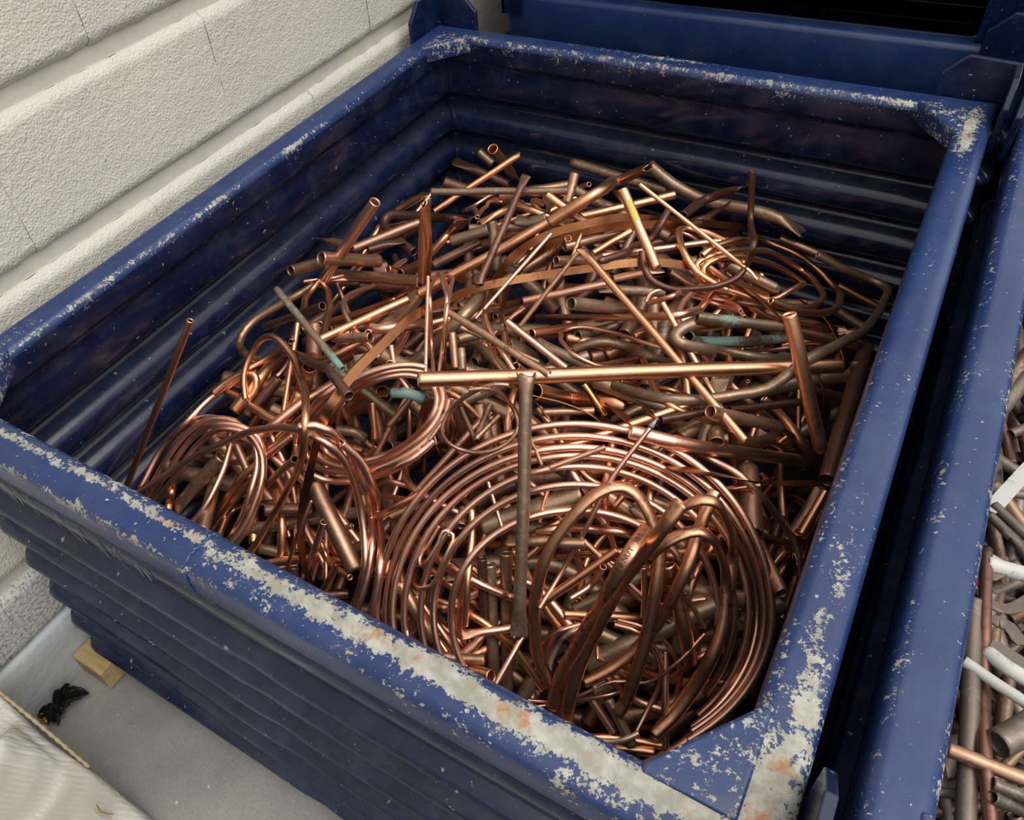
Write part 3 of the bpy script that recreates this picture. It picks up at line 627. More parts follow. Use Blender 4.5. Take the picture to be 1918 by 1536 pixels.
('p','D','ox',144,'dull brown pipe offcut buried low in the heap at the front right',[9496,6374,2153,8879,5013,2344,8627,3536,2524],'pipe_offcut','brown pipe offcuts at the front right',0),
('p','D','fx',84,'dull brown pipe offcut buried low in the heap at the middle left',[3113,4027,5677,4801,4215,5307],'pipe_offcut','brown pipe offcuts at the middle left',0),
('p','D','fx',99,'dull brown pipe offcut buried low in the heap at the front right',[9541,6464,3212,8910,3898,2352],'pipe_offcut','brown pipe offcuts at the front right',0),
('p','D','oo',118,'dull brown pipe offcut buried low in the heap at the front centre',[6220,3016,3222,6838,2623,2861,7168,1970,2620],'pipe_offcut','brown pipe offcuts at the front centre',0),
('p','D','xo',104,'dull brown pipe offcut buried low in the heap at the back centre',[1842,9732,3040,3622,9918,3996,5853,7946,5050],'pipe_offcut','brown pipe offcuts at the back centre',0),
('p','D','xo',122,'dull brown pipe offcut buried low in the heap at the front centre',[5619,3969,5279,6394,3041,4018],'pipe_offcut','brown pipe offcuts at the front centre',0),
('p','D','fx',92,'dull brown pipe offcut buried low in the heap at the middle left',[3626,3990,5565,4109,3515,4484],'pipe_offcut','brown pipe offcuts at the middle left',0),
('p','D','oo',127,'dull brown pipe offcut buried low in the heap at the middle left',[4041,3831,5081,2621,3737,3616,2880,2756,3181],'pipe_offcut','brown pipe offcuts at the middle left',0),
('p','D','ox',119,'dull brown pipe offcut buried low in the heap at the middle left',[1724,8280,3175,3653,4263,5611,1364,4779,3381],'pipe_offcut','brown pipe offcuts at the middle left',0),
('p','D','xx',86,'dull brown pipe offcut buried low in the heap at the middle right',[7902,8160,3903,8937,8133,3605],'pipe_offcut','brown pipe offcuts at the middle right',0),
('p','D','ox',122,'dull brown pipe offcut buried low in the heap at the back left',[3862,8453,4005,1955,7581,3786],'pipe_offcut','brown pipe offcuts at the back left',0),
('p','D','oo',74,'dull brown pipe offcut buried low in the heap at the middle left',[4300,4166,5514,3552,3518,5099],'pipe_offcut','brown pipe offcuts at the middle left',0),
('p','D','fx',78,'dull brown pipe offcut buried low in the heap at the middle centre',[5402,4302,5492,6896,4038,4860],'pipe_offcut','brown pipe offcuts at the middle centre',0),
('p','D','xx',124,'dull brown pipe offcut buried low in the heap at the middle centre',[3336,7503,4323,4011,6436,3467],'pipe_offcut','brown pipe offcuts at the middle centre',0),
('p','D','oo',77,'dull brown pipe offcut buried low in the heap at the middle left',[3961,4393,5732,3602,3631,5361],'pipe_offcut','brown pipe offcuts at the middle left',0),
('p','D','xx',110,'dull brown pipe offcut buried low in the heap at the front right',[6217,3929,5038,8270,3929,4212],'pipe_offcut','brown pipe offcuts at the front right',0),
('p','D','oo',106,'dull brown pipe offcut buried low in the heap at the middle centre',[3245,5063,3686,4870,4708,2947],'pipe_offcut','brown pipe offcuts at the middle centre',0),
('p','D','xo',103,'dull brown pipe offcut buried low in the heap at the back centre',[4289,8607,4422,3357,6847,4113],'pipe_offcut','brown pipe offcuts at the back centre',0),
('p','D','ox',129,'dull brown pipe offcut buried low in the heap at the front right',[9511,4652,2348,9087,3140,2730,8155,2357,2463],'pipe_offcut','brown pipe offcuts at the front right',0),
('p','D','ox',131,'dull brown pipe offcut buried low in the heap at the front right',[7635,3212,3639,8696,3929,3329,9509,4126,2485],'pipe_offcut','brown pipe offcuts at the front right',0),
('p','D','xx',103,'dull brown pipe offcut buried low in the heap at the middle left',[1877,3603,4002,4040,3802,3514],'pipe_offcut','brown pipe offcuts at the middle left',0),
('p','D','fx',107,'dull brown pipe offcut buried low in the heap at the middle centre',[6202,10577,3443,6657,7401,4650,6102,6595,4328],'pipe_offcut','brown pipe offcuts at the middle centre',0),
('p','D','fx',112,'dull brown pipe offcut buried low in the heap at the middle centre',[4393,8355,4106,5423,7250,3080],'pipe_offcut','brown pipe offcuts at the middle centre',0),
('p','D','ox',89,'dull brown pipe offcut buried low in the heap at the middle right',[7069,6203,3790,8075,5979,4065,8749,8208,2354],'pipe_offcut','brown pipe offcuts at the middle right',0),
('p','D','xx',135,'dull brown pipe offcut buried low in the heap at the front left',[3263,3379,3977,4190,2955,3410],'pipe_offcut','brown pipe offcuts at the front left',0),
('p','D','oo',101,'dull brown pipe offcut buried low in the heap at the middle centre',[4080,3900,5760,5928,4048,5335],'pipe_offcut','brown pipe offcuts at the middle centre',0),
('p','D','xx',100,'dull brown pipe offcut buried low in the heap at the middle centre',[5165,4008,5038,4108,4650,3092,4220,3466,4441],'pipe_offcut','brown pipe offcuts at the middle centre',0),
('p','D','ox',104,'dull brown pipe offcut buried low in the heap at the front left',[1685,1485,3005,4751,1934,2445],'pipe_offcut','brown pipe offcuts at the front left',0),
('p','D','ox',101,'dull brown pipe offcut buried low in the heap at the middle right',[6988,8246,4523,8822,9125,3886],'pipe_offcut','brown pipe offcuts at the middle right',0),
('p','D','xo',90,'dull brown pipe offcut buried low in the heap at the front centre',[5499,3933,5467,5820,3595,4915,5632,3618,3575],'pipe_offcut','brown pipe offcuts at the front centre',0),
('p','D','xo',101,'dull brown pipe offcut buried low in the heap at the middle left',[738,7480,3224,534,5758,3401],'pipe_offcut','brown pipe offcuts at the middle left',0),
('p','D','ox',132,'dull brown pipe offcut buried low in the heap at the middle left',[1990,4814,4829,2783,3427,3749],'pipe_offcut','brown pipe offcuts at the middle left',0),
('p','D','xo',118,'dull brown pipe offcut buried low in the heap at the middle centre',[5013,3860,5570,5308,3884,4934,4825,4560,2973],'pipe_offcut','brown pipe offcuts at the middle centre',0),
('p','D','xo',106,'dull brown pipe offcut buried low in the heap at the middle centre',[6246,7331,4537,4694,6495,4236],'pipe_offcut','brown pipe offcuts at the middle centre',0),
('p','D','oo',77,'dull brown pipe offcut buried low in the heap at the middle right',[6960,8140,4640,8516,9324,4117],'pipe_offcut','brown pipe offcuts at the middle right',0),
('p','T','oo',88,'grey brown tarnished pipe offcut half buried in the heap at the back left',[519,6708,3878,2269,7567,3757],'pipe_offcut','grey pipe offcuts at the back left',0),
('p','T','xx',94,'grey brown tarnished pipe offcut half buried in the heap at the middle right',[7481,7710,3966,6116,5877,3772],'pipe_offcut','grey pipe offcuts at the middle right',0),
('p','T','xx',101,'grey brown tarnished pipe offcut half buried in the heap at the middle centre',[6985,7278,4176,5421,7588,3576,4861,6222,3320],'pipe_offcut','grey pipe offcuts at the middle centre',0),
('p','T','xo',112,'grey brown tarnished pipe offcut half buried in the heap at the middle centre',[6053,8089,4992,6276,7575,4704,6275,6869,4585],'pipe_offcut','grey pipe offcuts at the middle centre',0),
('p','T','oo',77,'grey brown tarnished pipe offcut half buried in the heap at the middle left',[3419,3560,5598,4323,3737,4814],'pipe_offcut','grey pipe offcuts at the middle left',0),
('p','T','oo',92,'grey brown tarnished pipe offcut half buried in the heap at the middle right',[8962,9009,3823,8631,8078,3728,8418,7885,2867],'pipe_offcut','grey pipe offcuts at the middle right',0),
('p','T','ox',121,'grey brown tarnished pipe offcut half buried in the heap at the front right',[9494,4528,3009,7821,2310,3001],'pipe_offcut','grey pipe offcuts at the front right',0),
('p','T','oo',104,'grey brown tarnished pipe offcut half buried in the heap at the front left',[3015,3138,4014,4113,3151,3670],'pipe_offcut','grey pipe offcuts at the front left',0),
('p','T','xo',112,'grey brown tarnished pipe offcut half buried in the heap at the front left',[5721,2580,3816,5373,1574,2734],'pipe_offcut','grey pipe offcuts at the front left',0),
('p','T','xo',68,'grey brown tarnished pipe offcut half buried in the heap at the back centre',[5388,8112,5535,3390,7295,5445],'pipe_offcut','grey pipe offcuts at the back centre',0),
('p','T','fx',83,'grey brown tarnished pipe offcut half buried in the heap at the middle right',[7941,5907,5227,8046,4978,4706],'pipe_offcut','grey pipe offcuts at the middle right',0),
('p','T','oo',121,'grey brown tarnished pipe offcut half buried in the heap at the front centre',[4850,4506,3321,5854,3243,4069,6312,2931,3539],'pipe_offcut','grey pipe offcuts at the front centre',0),
('p','T','xo',112,'grey brown tarnished pipe offcut half buried in the heap at the front right',[9311,5837,2858,8369,4864,3018],'pipe_offcut','grey pipe offcuts at the front right',0),
('p','T','xo',112,'grey brown tarnished pipe offcut half buried in the heap at the front centre',[5705,1744,2943,7234,2354,3034],'pipe_offcut','grey pipe offcuts at the front centre',0),
('p','T','ox',103,'grey brown tarnished pipe offcut half buried in the heap at the middle right',[7124,8586,4877,8333,8525,3853],'pipe_offcut','grey pipe offcuts at the middle right',0),
('p','T','xo',81,'grey brown tarnished pipe offcut half buried in the heap at the back left',[3312,7361,5254,3542,6875,4371],'pipe_offcut','grey pipe offcuts at the back left',0),
('p','T','oo',123,'grey brown tarnished pipe offcut half buried in the heap at the front centre',[6504,3448,4523,5966,1808,3048],'pipe_offcut','grey pipe offcuts at the front centre',0),
('p','T','xx',110,'grey brown tarnished pipe offcut half buried in the heap at the middle right',[9482,8279,3254,8641,7024,2980],'pipe_offcut','grey pipe offcuts at the middle right',0),
('p','T','fx',84,'grey brown tarnished pipe offcut half buried in the heap at the front centre',[5881,2574,3861,6627,2234,3171,7611,2175,2727],'pipe_offcut','grey pipe offcuts at the front centre',0),
('p','T','fx',124,'grey brown tarnished pipe offcut half buried in the heap at the front right',[7980,3393,3961,8416,3436,3330,8707,3135,2906],'pipe_offcut','grey pipe offcuts at the front right',0),
('p','T','ox',83,'grey brown tarnished pipe offcut half buried in the heap at the front right',[7593,3952,4608,8299,3699,4090],'pipe_offcut','grey pipe offcuts at the front right',0),
('p','T','ox',102,'grey brown tarnished pipe offcut half buried in the heap at the front centre',[6632,2425,3239,8977,3289,3342],'pipe_offcut','grey pipe offcuts at the front centre',0),
('p','T','fx',92,'grey brown tarnished pipe offcut half buried in the heap at the front centre',[7296,3103,3769,7066,1637,2644],'pipe_offcut','grey pipe offcuts at the front centre',0),
('p','T','ox',118,'grey brown tarnished pipe offcut half buried in the heap at the back centre',[3014,8094,4109,4060,7828,4278,4664,7830,3785],'pipe_offcut','grey pipe offcuts at the back centre',0),
('p','T','xx',100,'grey brown tarnished pipe offcut half buried in the heap at the middle centre',[4633,6670,3700,5831,6554,3270],'pipe_offcut','grey pipe offcuts at the middle centre',0),
('p','T','fx',84,'grey brown tarnished pipe offcut half buried in the heap at the front right',[7621,3905,4743,9151,3607,3549],'pipe_offcut','grey pipe offcuts at the front right',0),
('p','T','oo',86,'grey brown tarnished pipe offcut half buried in the heap at the back centre',[4569,8549,5772,6269,8559,5272],'pipe_offcut','grey pipe offcuts at the back centre',0),
('p','T','xo',79,'grey brown tarnished pipe offcut half buried in the heap at the front right',[7354,4113,4642,8238,4333,4369,8978,5271,2563],'pipe_offcut','grey pipe offcuts at the front right',0),
('p','T','oo',88,'grey brown tarnished pipe offcut half buried in the heap at the front left',[2581,3801,4220,2653,2130,2780],'pipe_offcut','grey pipe offcuts at the front left',0),
('p','T','xo',110,'grey brown tarnished pipe offcut half buried in the heap at the front left',[4478,3012,3442,4207,2451,3298,3316,2323,2851],'pipe_offcut','grey pipe offcuts at the front left',0),
('p','T','xo',101,'grey brown tarnished pipe offcut half buried in the heap at the middle centre',[6536,7237,5131,7177,5744,4066],'pipe_offcut','grey pipe offcuts at the middle centre',0),
('p','T','oo',88,'grey brown tarnished pipe offcut half buried in the heap at the front centre',[6760,4092,5216,6999,3179,3783],'pipe_offcut','grey pipe offcuts at the front centre',0),
('p','T','fx',75,'grey brown tarnished pipe offcut half buried in the heap at the back centre',[5764,6977,5224,6689,7294,5223],'pipe_offcut','grey pipe offcuts at the back centre',0),
('p','T','xo',101,'grey brown tarnished pipe offcut half buried in the heap at the front right',[8181,3578,4075,8643,3100,3387],'pipe_offcut','grey pipe offcuts at the front right',0),
('p','T','fx',96,'grey brown tarnished pipe offcut half buried in the heap at the middle centre',[5561,5812,4631,7307,5992,4264],'pipe_offcut','grey pipe offcuts at the middle centre',0),
('p','T','xo',104,'grey brown tarnished pipe offcut half buried in the heap at the middle centre',[6837,7064,4994,6934,6102,4457],'pipe_offcut','grey pipe offcuts at the middle centre',0),
('p','T','fx',120,'grey brown tarnished pipe offcut half buried in the heap at the front centre',[5763,2422,3976,6974,3153,3958,8144,3034,3455],'pipe_offcut','grey pipe offcuts at the front centre',0),
('p','T','xx',98,'grey brown tarnished pipe offcut half buried in the heap at the front centre',[6129,2457,3924,8444,2957,3267],'pipe_offcut','grey pipe offcuts at the front centre',0),
('p','T','xo',91,'grey brown tarnished pipe offcut half buried in the heap at the middle centre',[5156,4146,5729,5938,4606,5338],'pipe_offcut','grey pipe offcuts at the middle centre',0),
('p','T','ox',124,'grey brown tarnished pipe offcut half buried in the heap at the middle right',[9516,8620,3654,8351,7620,3705],'pipe_offcut','grey pipe offcuts at the middle right',0),
('p','T','oo',71,'grey brown tarnished pipe offcut half buried in the heap at the middle centre',[6384,5226,5574,5171,3594,5560],'pipe_offcut','grey pipe offcuts at the middle centre',0),
('p','T','fx',116,'grey brown tarnished pipe offcut half buried in the heap at the front centre',[5481,2849,4401,6823,3306,4409],'pipe_offcut','grey pipe offcuts at the front centre',0),
('p','T','xx',72,'grey brown tarnished pipe offcut half buried in the heap at the middle centre',[3459,6645,3458,5366,4748,5342,5969,4422,5300],'pipe_offcut','grey pipe offcuts at the middle centre',0),
('p','T','xo',129,'grey brown tarnished pipe offcut half buried in the heap at the front left',[736,2223,3447,2244,2580,3274],'pipe_offcut','grey pipe offcuts at the front left',0),
('p','T','oo',112,'grey brown tarnished pipe offcut half buried in the heap at the front right',[8084,3384,4088,9079,3823,3847],'pipe_offcut','grey pipe offcuts at the front right',0),
('p','T','fx',92,'grey brown tarnished pipe offcut half buried in the heap at the front left',[4384,1263,3157,6308,1807,3045],'pipe_offcut','grey pipe offcuts at the front left',0),
('p','T','fx',78,'grey brown tarnished pipe offcut half buried in the heap at the middle right',[6587,7928,4844,7266,7934,4216,7409,7351,3604],'pipe_offcut','grey pipe offcuts at the middle right',0),
('p','T','fx',81,'grey brown tarnished pipe offcut half buried in the heap at the back right',[6659,8473,5067,7056,7584,4421],'pipe_offcut','grey pipe offcuts at the back right',0),
('p','T','fx',80,'grey brown tarnished pipe offcut half buried in the heap at the front right',[8235,3614,4358,7364,2787,3776],'pipe_offcut','grey pipe offcuts at the front right',0),
('p','T','ox',68,'grey brown tarnished pipe offcut half buried in the heap at the back centre',[5766,8399,5414,5742,7620,5027],'pipe_offcut','grey pipe offcuts at the back centre',0),
('p','T','ox',121,'grey brown tarnished pipe offcut half buried in the heap at the front right',[8964,3683,4005,7675,2474,3235],'pipe_offcut','grey pipe offcuts at the front right',0),
('p','T','fx',105,'grey brown tarnished pipe offcut half buried in the heap at the back right',[6246,7963,5390,7923,8316,3996],'pipe_offcut','grey pipe offcuts at the back right',0),
('p','T','oo',84,'grey brown tarnished pipe offcut half buried in the heap at the front left',[4694,2486,3291,5350,2079,3432,5963,2020,3384],'pipe_offcut','grey pipe offcuts at the front left',0),
('p','T','oo',110,'grey brown tarnished pipe offcut half buried in the heap at the middle centre',[3047,5908,4349,5122,6669,4385],'pipe_offcut','grey pipe offcuts at the middle centre',0),
('p','T','oo',96,'grey brown tarnished pipe offcut half buried in the heap at the front left',[4218,3020,3573,2481,2010,3184],'pipe_offcut','grey pipe offcuts at the front left',0),
('t','O','fx',52,'orange copper tube offcut half buried in the heap at the middle centre',[4241,4556,4476,4221,3905,3603],'tube_offcut','orange tube offcuts at the middle centre',0),
('t','O','fx',76,'orange copper tube offcut half buried in the heap at the middle left',[506,4520,3736,1255,3801,3458,1565,2728,3637],'tube_offcut','orange tube offcuts at the middle left',0),
('t','O','ox',65,'orange copper tube offcut half buried in the heap at the front right',[8873,7328,2538,8800,6577,2540,8588,5907,2546],'tube_offcut','orange tube offcuts at the front right',0),
('t','O','xx',46,'orange copper tube offcut half buried in the heap at the back centre',[5051,7920,5531,3616,8705,4011,3625,7117,4139],'tube_offcut','orange tube offcuts at the back centre',0),
('t','O','oo',60,'orange copper tube offcut half buried in the heap at the middle right',[7449,8084,4124,7759,7361,4176,8020,5702,5138],'tube_offcut','orange tube offcuts at the middle right',0),
('t','O','xo',67,'orange copper tube offcut half buried in the heap at the middle right',[5748,7398,4691,6963,6977,4956,7738,8248,4292],'tube_offcut','orange tube offcuts at the middle right',0),
('t','O','xx',53,'orange copper tube offcut half buried in the heap at the front right',[7660,4327,4722,7885,3789,4531,8347,3567,4297],'tube_offcut','orange tube offcuts at the front right',0),
('t','O','fx',54,'orange copper tube offcut half buried in the heap at the front centre',[7386,3915,4222,7252,3426,3967,7377,2853,3910],'tube_offcut','orange tube offcuts at the front centre',0),
('t','O','fx',64,'orange copper tube offcut half buried in the heap at the front right',[9257,6685,2385,8794,5913,2499,8376,4243,4264],'tube_offcut','orange tube offcuts at the front right',0),
('t','O','xo',66,'orange copper tube offcut half buried in the heap at the front centre',[7287,2648,3822,8229,3226,3603],'tube_offcut','orange tube offcuts at the front centre',0),
('t','O','xo',66,'orange copper tube offcut half buried in the heap at the front centre',[4703,2786,3447,5944,2327,3843,6740,2424,3301],'tube_offcut','orange tube offcuts at the front centre',0),
('t','O','oo',69,'orange copper tube offcut half buried in the heap at the front centre',[7223,3976,4745,6658,3118,4410,5157,3194,3217],'tube_offcut','orange tube offcuts at the front centre',0),
('t','O','ox',64,'orange copper tube offcut half buried in the heap at the back right',[7263,9057,4953,7808,8477,4411],'tube_offcut','orange tube offcuts at the back right',0),
('t','O','ox',59,'orange copper tube offcut half buried in the heap at the back centre',[4973,7628,5488,4233,8497,4146,4293,8031,3797],'tube_offcut','orange tube offcuts at the back centre',0),
('t','O','oo',50,'orange copper tube offcut half buried in the heap at the front right',[8864,6924,2621,8248,5974,2767,7857,3967,4712],'tube_offcut','orange tube offcuts at the front right',0),
('t','O','ox',37,'orange copper tube offcut half buried in the heap at the middle centre',[4734,3814,5541,5271,3781,5639,5589,3808,5352],'tube_offcut','orange tube offcuts at the middle centre',0),
('t','O','xx',61,'orange copper tube offcut half buried in the heap at the front left',[5897,1579,3033,7057,1105,2663,8378,1527,2596],'tube_offcut','orange tube offcuts at the front left',0),
('t','O','fx',53,'orange copper tube offcut half buried in the heap at the front left',[6177,1470,2878,6642,1717,2670,7180,1883,2840],'tube_offcut','orange tube offcuts at the front left',0),
('t','O','xx',48,'orange copper tube offcut half buried in the heap at the front centre',[6210,3354,4509,6104,2972,4427,6106,2703,4152],'tube_offcut','orange tube offcuts at the front centre',0),
('t','O','xx',55,'orange copper tube offcut half buried in the heap at the back centre',[3519,6846,4465,3503,8071,3355,4289,8044,3852],'tube_offcut','orange tube offcuts at the back centre',0),
('t','O','xx',65,'orange copper tube offcut half buried in the heap at the middle centre',[5854,3763,5093,6387,4031,5107,6828,4490,4701],'tube_offcut','orange tube offcuts at the middle centre',0),
('t','O','fx',69,'orange copper tube offcut half buried in the heap at the middle right',[6563,6780,5069,7058,7229,4211,7406,6692,3814],'tube_offcut','orange tube offcuts at the middle right',0),
('t','O','fx',54,'orange copper tube offcut half buried in the heap at the front right',[8220,5894,2860,8997,5527,3007,9586,6117,2488],'tube_offcut','orange tube offcuts at the front right',0),
('t','O','fx',82,'orange copper tube offcut half buried in the heap at the front left',[2334,3739,4054,2104,2768,3516,2694,1918,3104],'tube_offcut','orange tube offcuts at the front left',0),
('t','O','fx',39,'orange copper tube offcut half buried in the heap at the back centre',[4669,8579,5309,5111,7771,5491,5115,7502,5255],'tube_offcut','orange tube offcuts at the back centre',0),
('t','O','ox',60,'orange copper tube offcut half buried in the heap at the back right',[4189,11510,3949,6053,8549,5410,6205,11510,3801],'tube_offcut','orange tube offcuts at the back right',0),
('t','O','ox',45,'orange copper tube offcut half buried in the heap at the front right',[7699,4494,4755,7486,4058,4745,7333,3742,4510],'tube_offcut','orange tube offcuts at the front right',0),
('t','O','fx',56,'orange copper tube offcut half buried in the heap at the middle left',[4160,3804,5182,2922,3666,4498,2165,3112,3732],'tube_offcut','orange tube offcuts at the middle left',0),
('t','O','oo',63,'orange copper tube offcut half buried in the heap at the middle centre',[7789,5310,5260,6671,3892,5271],'tube_offcut','orange tube offcuts at the middle centre',0),
('t','O','fx',67,'orange copper tube offcut half buried in the heap at the front right',[7768,2577,3452,8549,2927,2915,9358,3334,2789],'tube_offcut','orange tube offcuts at the front right',0),
('t','O','oo',76,'orange copper tube offcut half buried in the heap at the middle left',[1045,3499,4136,2423,3396,4029,3512,3696,3761],'tube_offcut','orange tube offcuts at the middle left',0),
('t','O','oo',69,'orange copper tube offcut half buried in the heap at the front left',[2461,1427,2870,3805,2109,3259,5305,2294,3570],'tube_offcut','orange tube offcuts at the front left',0),
('t','O','oo',55,'orange copper tube offcut half buried in the heap at the front right',[7174,3777,4659,7650,3853,4153,8145,3393,4219],'tube_offcut','orange tube offcuts at the front right',0),
('t','O','xx',53,'orange copper tube offcut half buried in the heap at the front right',[7133,4344,5232,7270,3830,4694,7571,3656,3827],'tube_offcut','orange tube offcuts at the front right',0),
('t','O','xx',46,'orange copper tube offcut half buried in the heap at the back centre',[4206,11099,4183,3505,10168,4215,3538,9064,3891],'tube_offcut','orange tube offcuts at the back centre',0),
('t','O','oo',62,'orange copper tube offcut half buried in the heap at the front centre',[6921,1527,2699,7864,1773,2681,8751,2100,2691],'tube_offcut','orange tube offcuts at the front centre',0),
('t','O','oo',67,'orange copper tube offcut half buried in the heap at the front right',[8668,4479,3966,8216,3611,4457,7498,3650,3945],'tube_offcut','orange tube offcuts at the front right',0),
('t','O','xx',60,'orange copper tube offcut half buried in the heap at the middle centre',[5213,3656,5630,4243,4247,4168,4301,3970,3760],'tube_offcut','orange tube offcuts at the middle centre',0),
('t','O','ox',53,'orange copper tube offcut half buried in the heap at the front centre',[8830,2225,2703,8151,1943,2751,7521,1530,2611],'tube_offcut','orange tube offcuts at the front centre',0),
('t','O','ox',59,'orange copper tube offcut half buried in the heap at the front right',[8639,4423,4299,8510,3592,4076,8796,3184,3409],'tube_offcut','orange tube offcuts at the front right',0),
('t','O','xx',47,'orange copper tube offcut half buried in the heap at the middle right',[7500,8186,4432,7546,7933,4132,7465,7514,3992],'tube_offcut','orange tube offcuts at the middle right',0),
('t','O','fx',66,'orange copper tube offcut half buried in the heap at the front left',[2985,3096,3098,3786,2401,3421,3767,2047,2822],'tube_offcut','orange tube offcuts at the front left',0),
('t','O','xo',45,'orange copper tube offcut half buried in the heap at the middle left',[3701,4123,5759,3458,3816,5643,2190,4386,4603],'tube_offcut','orange tube offcuts at the middle left',0),
('t','O','xx',42,'orange copper tube offcut half buried in the heap at the middle right',[6576,5977,4524,7173,6624,4024,8078,5445,4976],'tube_offcut','orange tube offcuts at the middle right',0),
('t','O','fx',69,'orange copper tube offcut half buried in the heap at the front right',[9571,6232,3144,9571,5783,2390,9571,4678,2423],'tube_offcut','orange tube offcuts at the front right',0),
('t','O','ox',65,'orange copper tube offcut half buried in the heap at the front left',[5606,1509,3114,6054,1778,3185,6495,2012,3050],'tube_offcut','orange tube offcuts at the front left',0),
('t','O','ox',45,'orange copper tube offcut half buried in the heap at the back centre',[4497,9490,5297,3031,10407,4213,2116,9958,4392],'tube_offcut','orange tube offcuts at the back centre',0),
('t','O','xo',58,'orange copper tube offcut half buried in the heap at the back centre',[3958,9549,4716,3678,8983,4685,3878,7507,5551],'tube_offcut','orange tube offcuts at the back centre',0),
('t','O','xo',63,'orange copper tube offcut half buried in the heap at the middle centre',[5468,4952,5239,5575,6371,3312,6801,5852,4370],'tube_offcut','orange tube offcuts at the middle centre',0),
('t','O','ox',46,'orange copper tube offcut half buried in the heap at the front centre',[6242,3340,4655,7883,3814,4598],'tube_offcut','orange tube offcuts at the front centre',0),
('t','O','xx',56,'orange copper tube offcut half buried in the heap at the middle centre',[5809,4333,5612,5926,3886,5259,6243,3734,4755],'tube_offcut','orange tube offcuts at the middle centre',0),
('t','O','fx',71,'orange copper tube offcut half buried in the heap at the front left',[4951,2211,3840,6669,1575,2917],'tube_offcut','orange tube offcuts at the front left',0),
('t','O','ox',69,'orange copper tube offcut half buried in the heap at the front right',[8319,7466,3263,8413,6119,2897,8067,3678,4539],'tube_offcut','orange tube offcuts at the front right',0),
('t','O','fx',80,'orange copper tube offcut half buried in the heap at the back left',[516,10199,3793,516,8674,3990,516,7660,3667],'tube_offcut','orange tube offcuts at the back left',0),
('t','O','xo',49,'orange copper tube offcut half buried in the heap at the middle right',[6830,10648,3507,7798,8425,4417,7821,7587,4096],'tube_offcut','orange tube offcuts at the middle right',0),
('t','O','oo',49,'orange copper tube offcut half buried in the heap at the middle centre',[5681,6020,3496,6112,3682,4956,4526,4339,3888],'tube_offcut','orange tube offcuts at the middle centre',0),
('t','O','ox',62,'orange copper tube offcut half buried in the heap at the middle right',[7196,8654,4951,7060,7579,4727,6443,6797,4669],'tube_offcut','orange tube offcuts at the middle right',0),
('t','O','xo',72,'orange copper tube offcut half buried in the heap at the middle right',[8269,8426,3896,8767,8720,3940,9306,9075,3692],'tube_offcut','orange tube offcuts at the middle right',0),
('t','O','xx',54,'orange copper tube offcut half buried in the heap at the front centre',[5537,2904,3797,6012,2218,3706,6365,1865,3112],'tube_offcut','orange tube offcuts at the front centre',0),
('t','O','ox',52,'orange copper tube offcut half buried in the heap at the front right',[7818,3808,4655,8154,4225,4444,8573,4314,4347],'tube_offcut','orange tube offcuts at the front right',0),
('t','O','xo',46,'orange copper tube offcut half buried in the heap at the middle centre',[6154,4269,5394,7171,3914,4825,7956,5079,4838],'tube_offcut','orange tube offcuts at the middle centre',0),
('t','O','xo',70,'orange copper tube offcut half buried in the heap at the front centre',[4885,2938,3466,5852,2434,4091,6401,2445,3858],'tube_offcut','orange tube offcuts at the front centre',0),
('t','O','xx',40,'orange copper tube offcut half buried in the heap at the middle right',[6958,6287,5869,8168,5524,4996],'tube_offcut','orange tube offcuts at the middle right',0),
('t','O','ox',64,'orange copper tube offcut half buried in the heap at the back right',[7116,8594,4999,7831,8404,4422,8720,9004,3954],'tube_offcut','orange tube offcuts at the back right',0),
('t','O','xo',51,'orange copper tube offcut half buried in the heap at the front right',[8364,4459,4511,8714,4366,3843,9186,4202,3419],'tube_offcut','orange tube offcuts at the front right',0),
('t','O','fx',51,'orange copper tube offcut half buried in the heap at the front right',[9494,5442,3768,9135,4316,3402],'tube_offcut','orange tube offcuts at the front right',0),
('t','O','oo',78,'orange copper tube offcut half buried in the heap at the back right',[6454,11455,3426,6385,10748,3449,6906,8115,4953],'tube_offcut','orange tube offcuts at the back right',0),
('t','O','xo',45,'orange copper tube offcut half buried in the heap at the front right',[6831,3126,4101,7889,3447,4518,8820,4188,4078],'tube_offcut','orange tube offcuts at the front right',0),
('t','O','ox',64,'orange copper tube offcut half buried in the heap at the front centre',[6470,2907,4278,7276,2601,3579,8297,2650,3053],'tube_offcut','orange tube offcuts at the front centre',0),
('t','O','oo',78,'orange copper tube offcut half buried in the heap at the front centre',[6896,2516,3352,6115,1536,3175],'tube_offcut','orange tube offcuts at the front centre',0),
('t','O','ox',57,'orange copper tube offcut half buried in the heap at the middle centre',[3753,7019,4287,4331,6267,4162,5763,4280,5633],'tube_offcut','orange tube offcuts at the middle centre',0),
('t','O','ox',71,'orange copper tube offcut half buried in the heap at the front left',[3255,2368,3358,4237,2233,3418,5254,2099,3734],'tube_offcut','orange tube offcuts at the front left',0),
('t','O','xo',44,'orange copper tube offcut half buried in the heap at the middle right',[6772,6316,4739,7603,5084,5312,8232,5530,4803],'tube_offcut','orange tube offcuts at the middle right',0),
('t','O','ox',55,'orange copper tube offcut half buried in the heap at the front right',[8128,4323,4491,8779,4568,4139,9450,5026,3638],'tube_offcut','orange tube offcuts at the front right',0),
('t','O','fx',52,'orange copper tube offcut half buried in the heap at the back left',[3548,7267,4966,2287,7627,3860,1487,7091,3806],'tube_offcut','orange tube offcuts at the back left',0),
('t','O','oo',55,'orange copper tube offcut half buried in the heap at the front centre',[6078,2551,4085,6541,2500,3844,6878,2439,3370],'tube_offcut','orange tube offcuts at the front centre',0),
('t','O','oo',55,'orange copper tube offcut half buried in the heap at the back left',[583,9748,3195,567,7953,3575,485,6737,3330],'tube_offcut','orange tube offcuts at the back left',0),
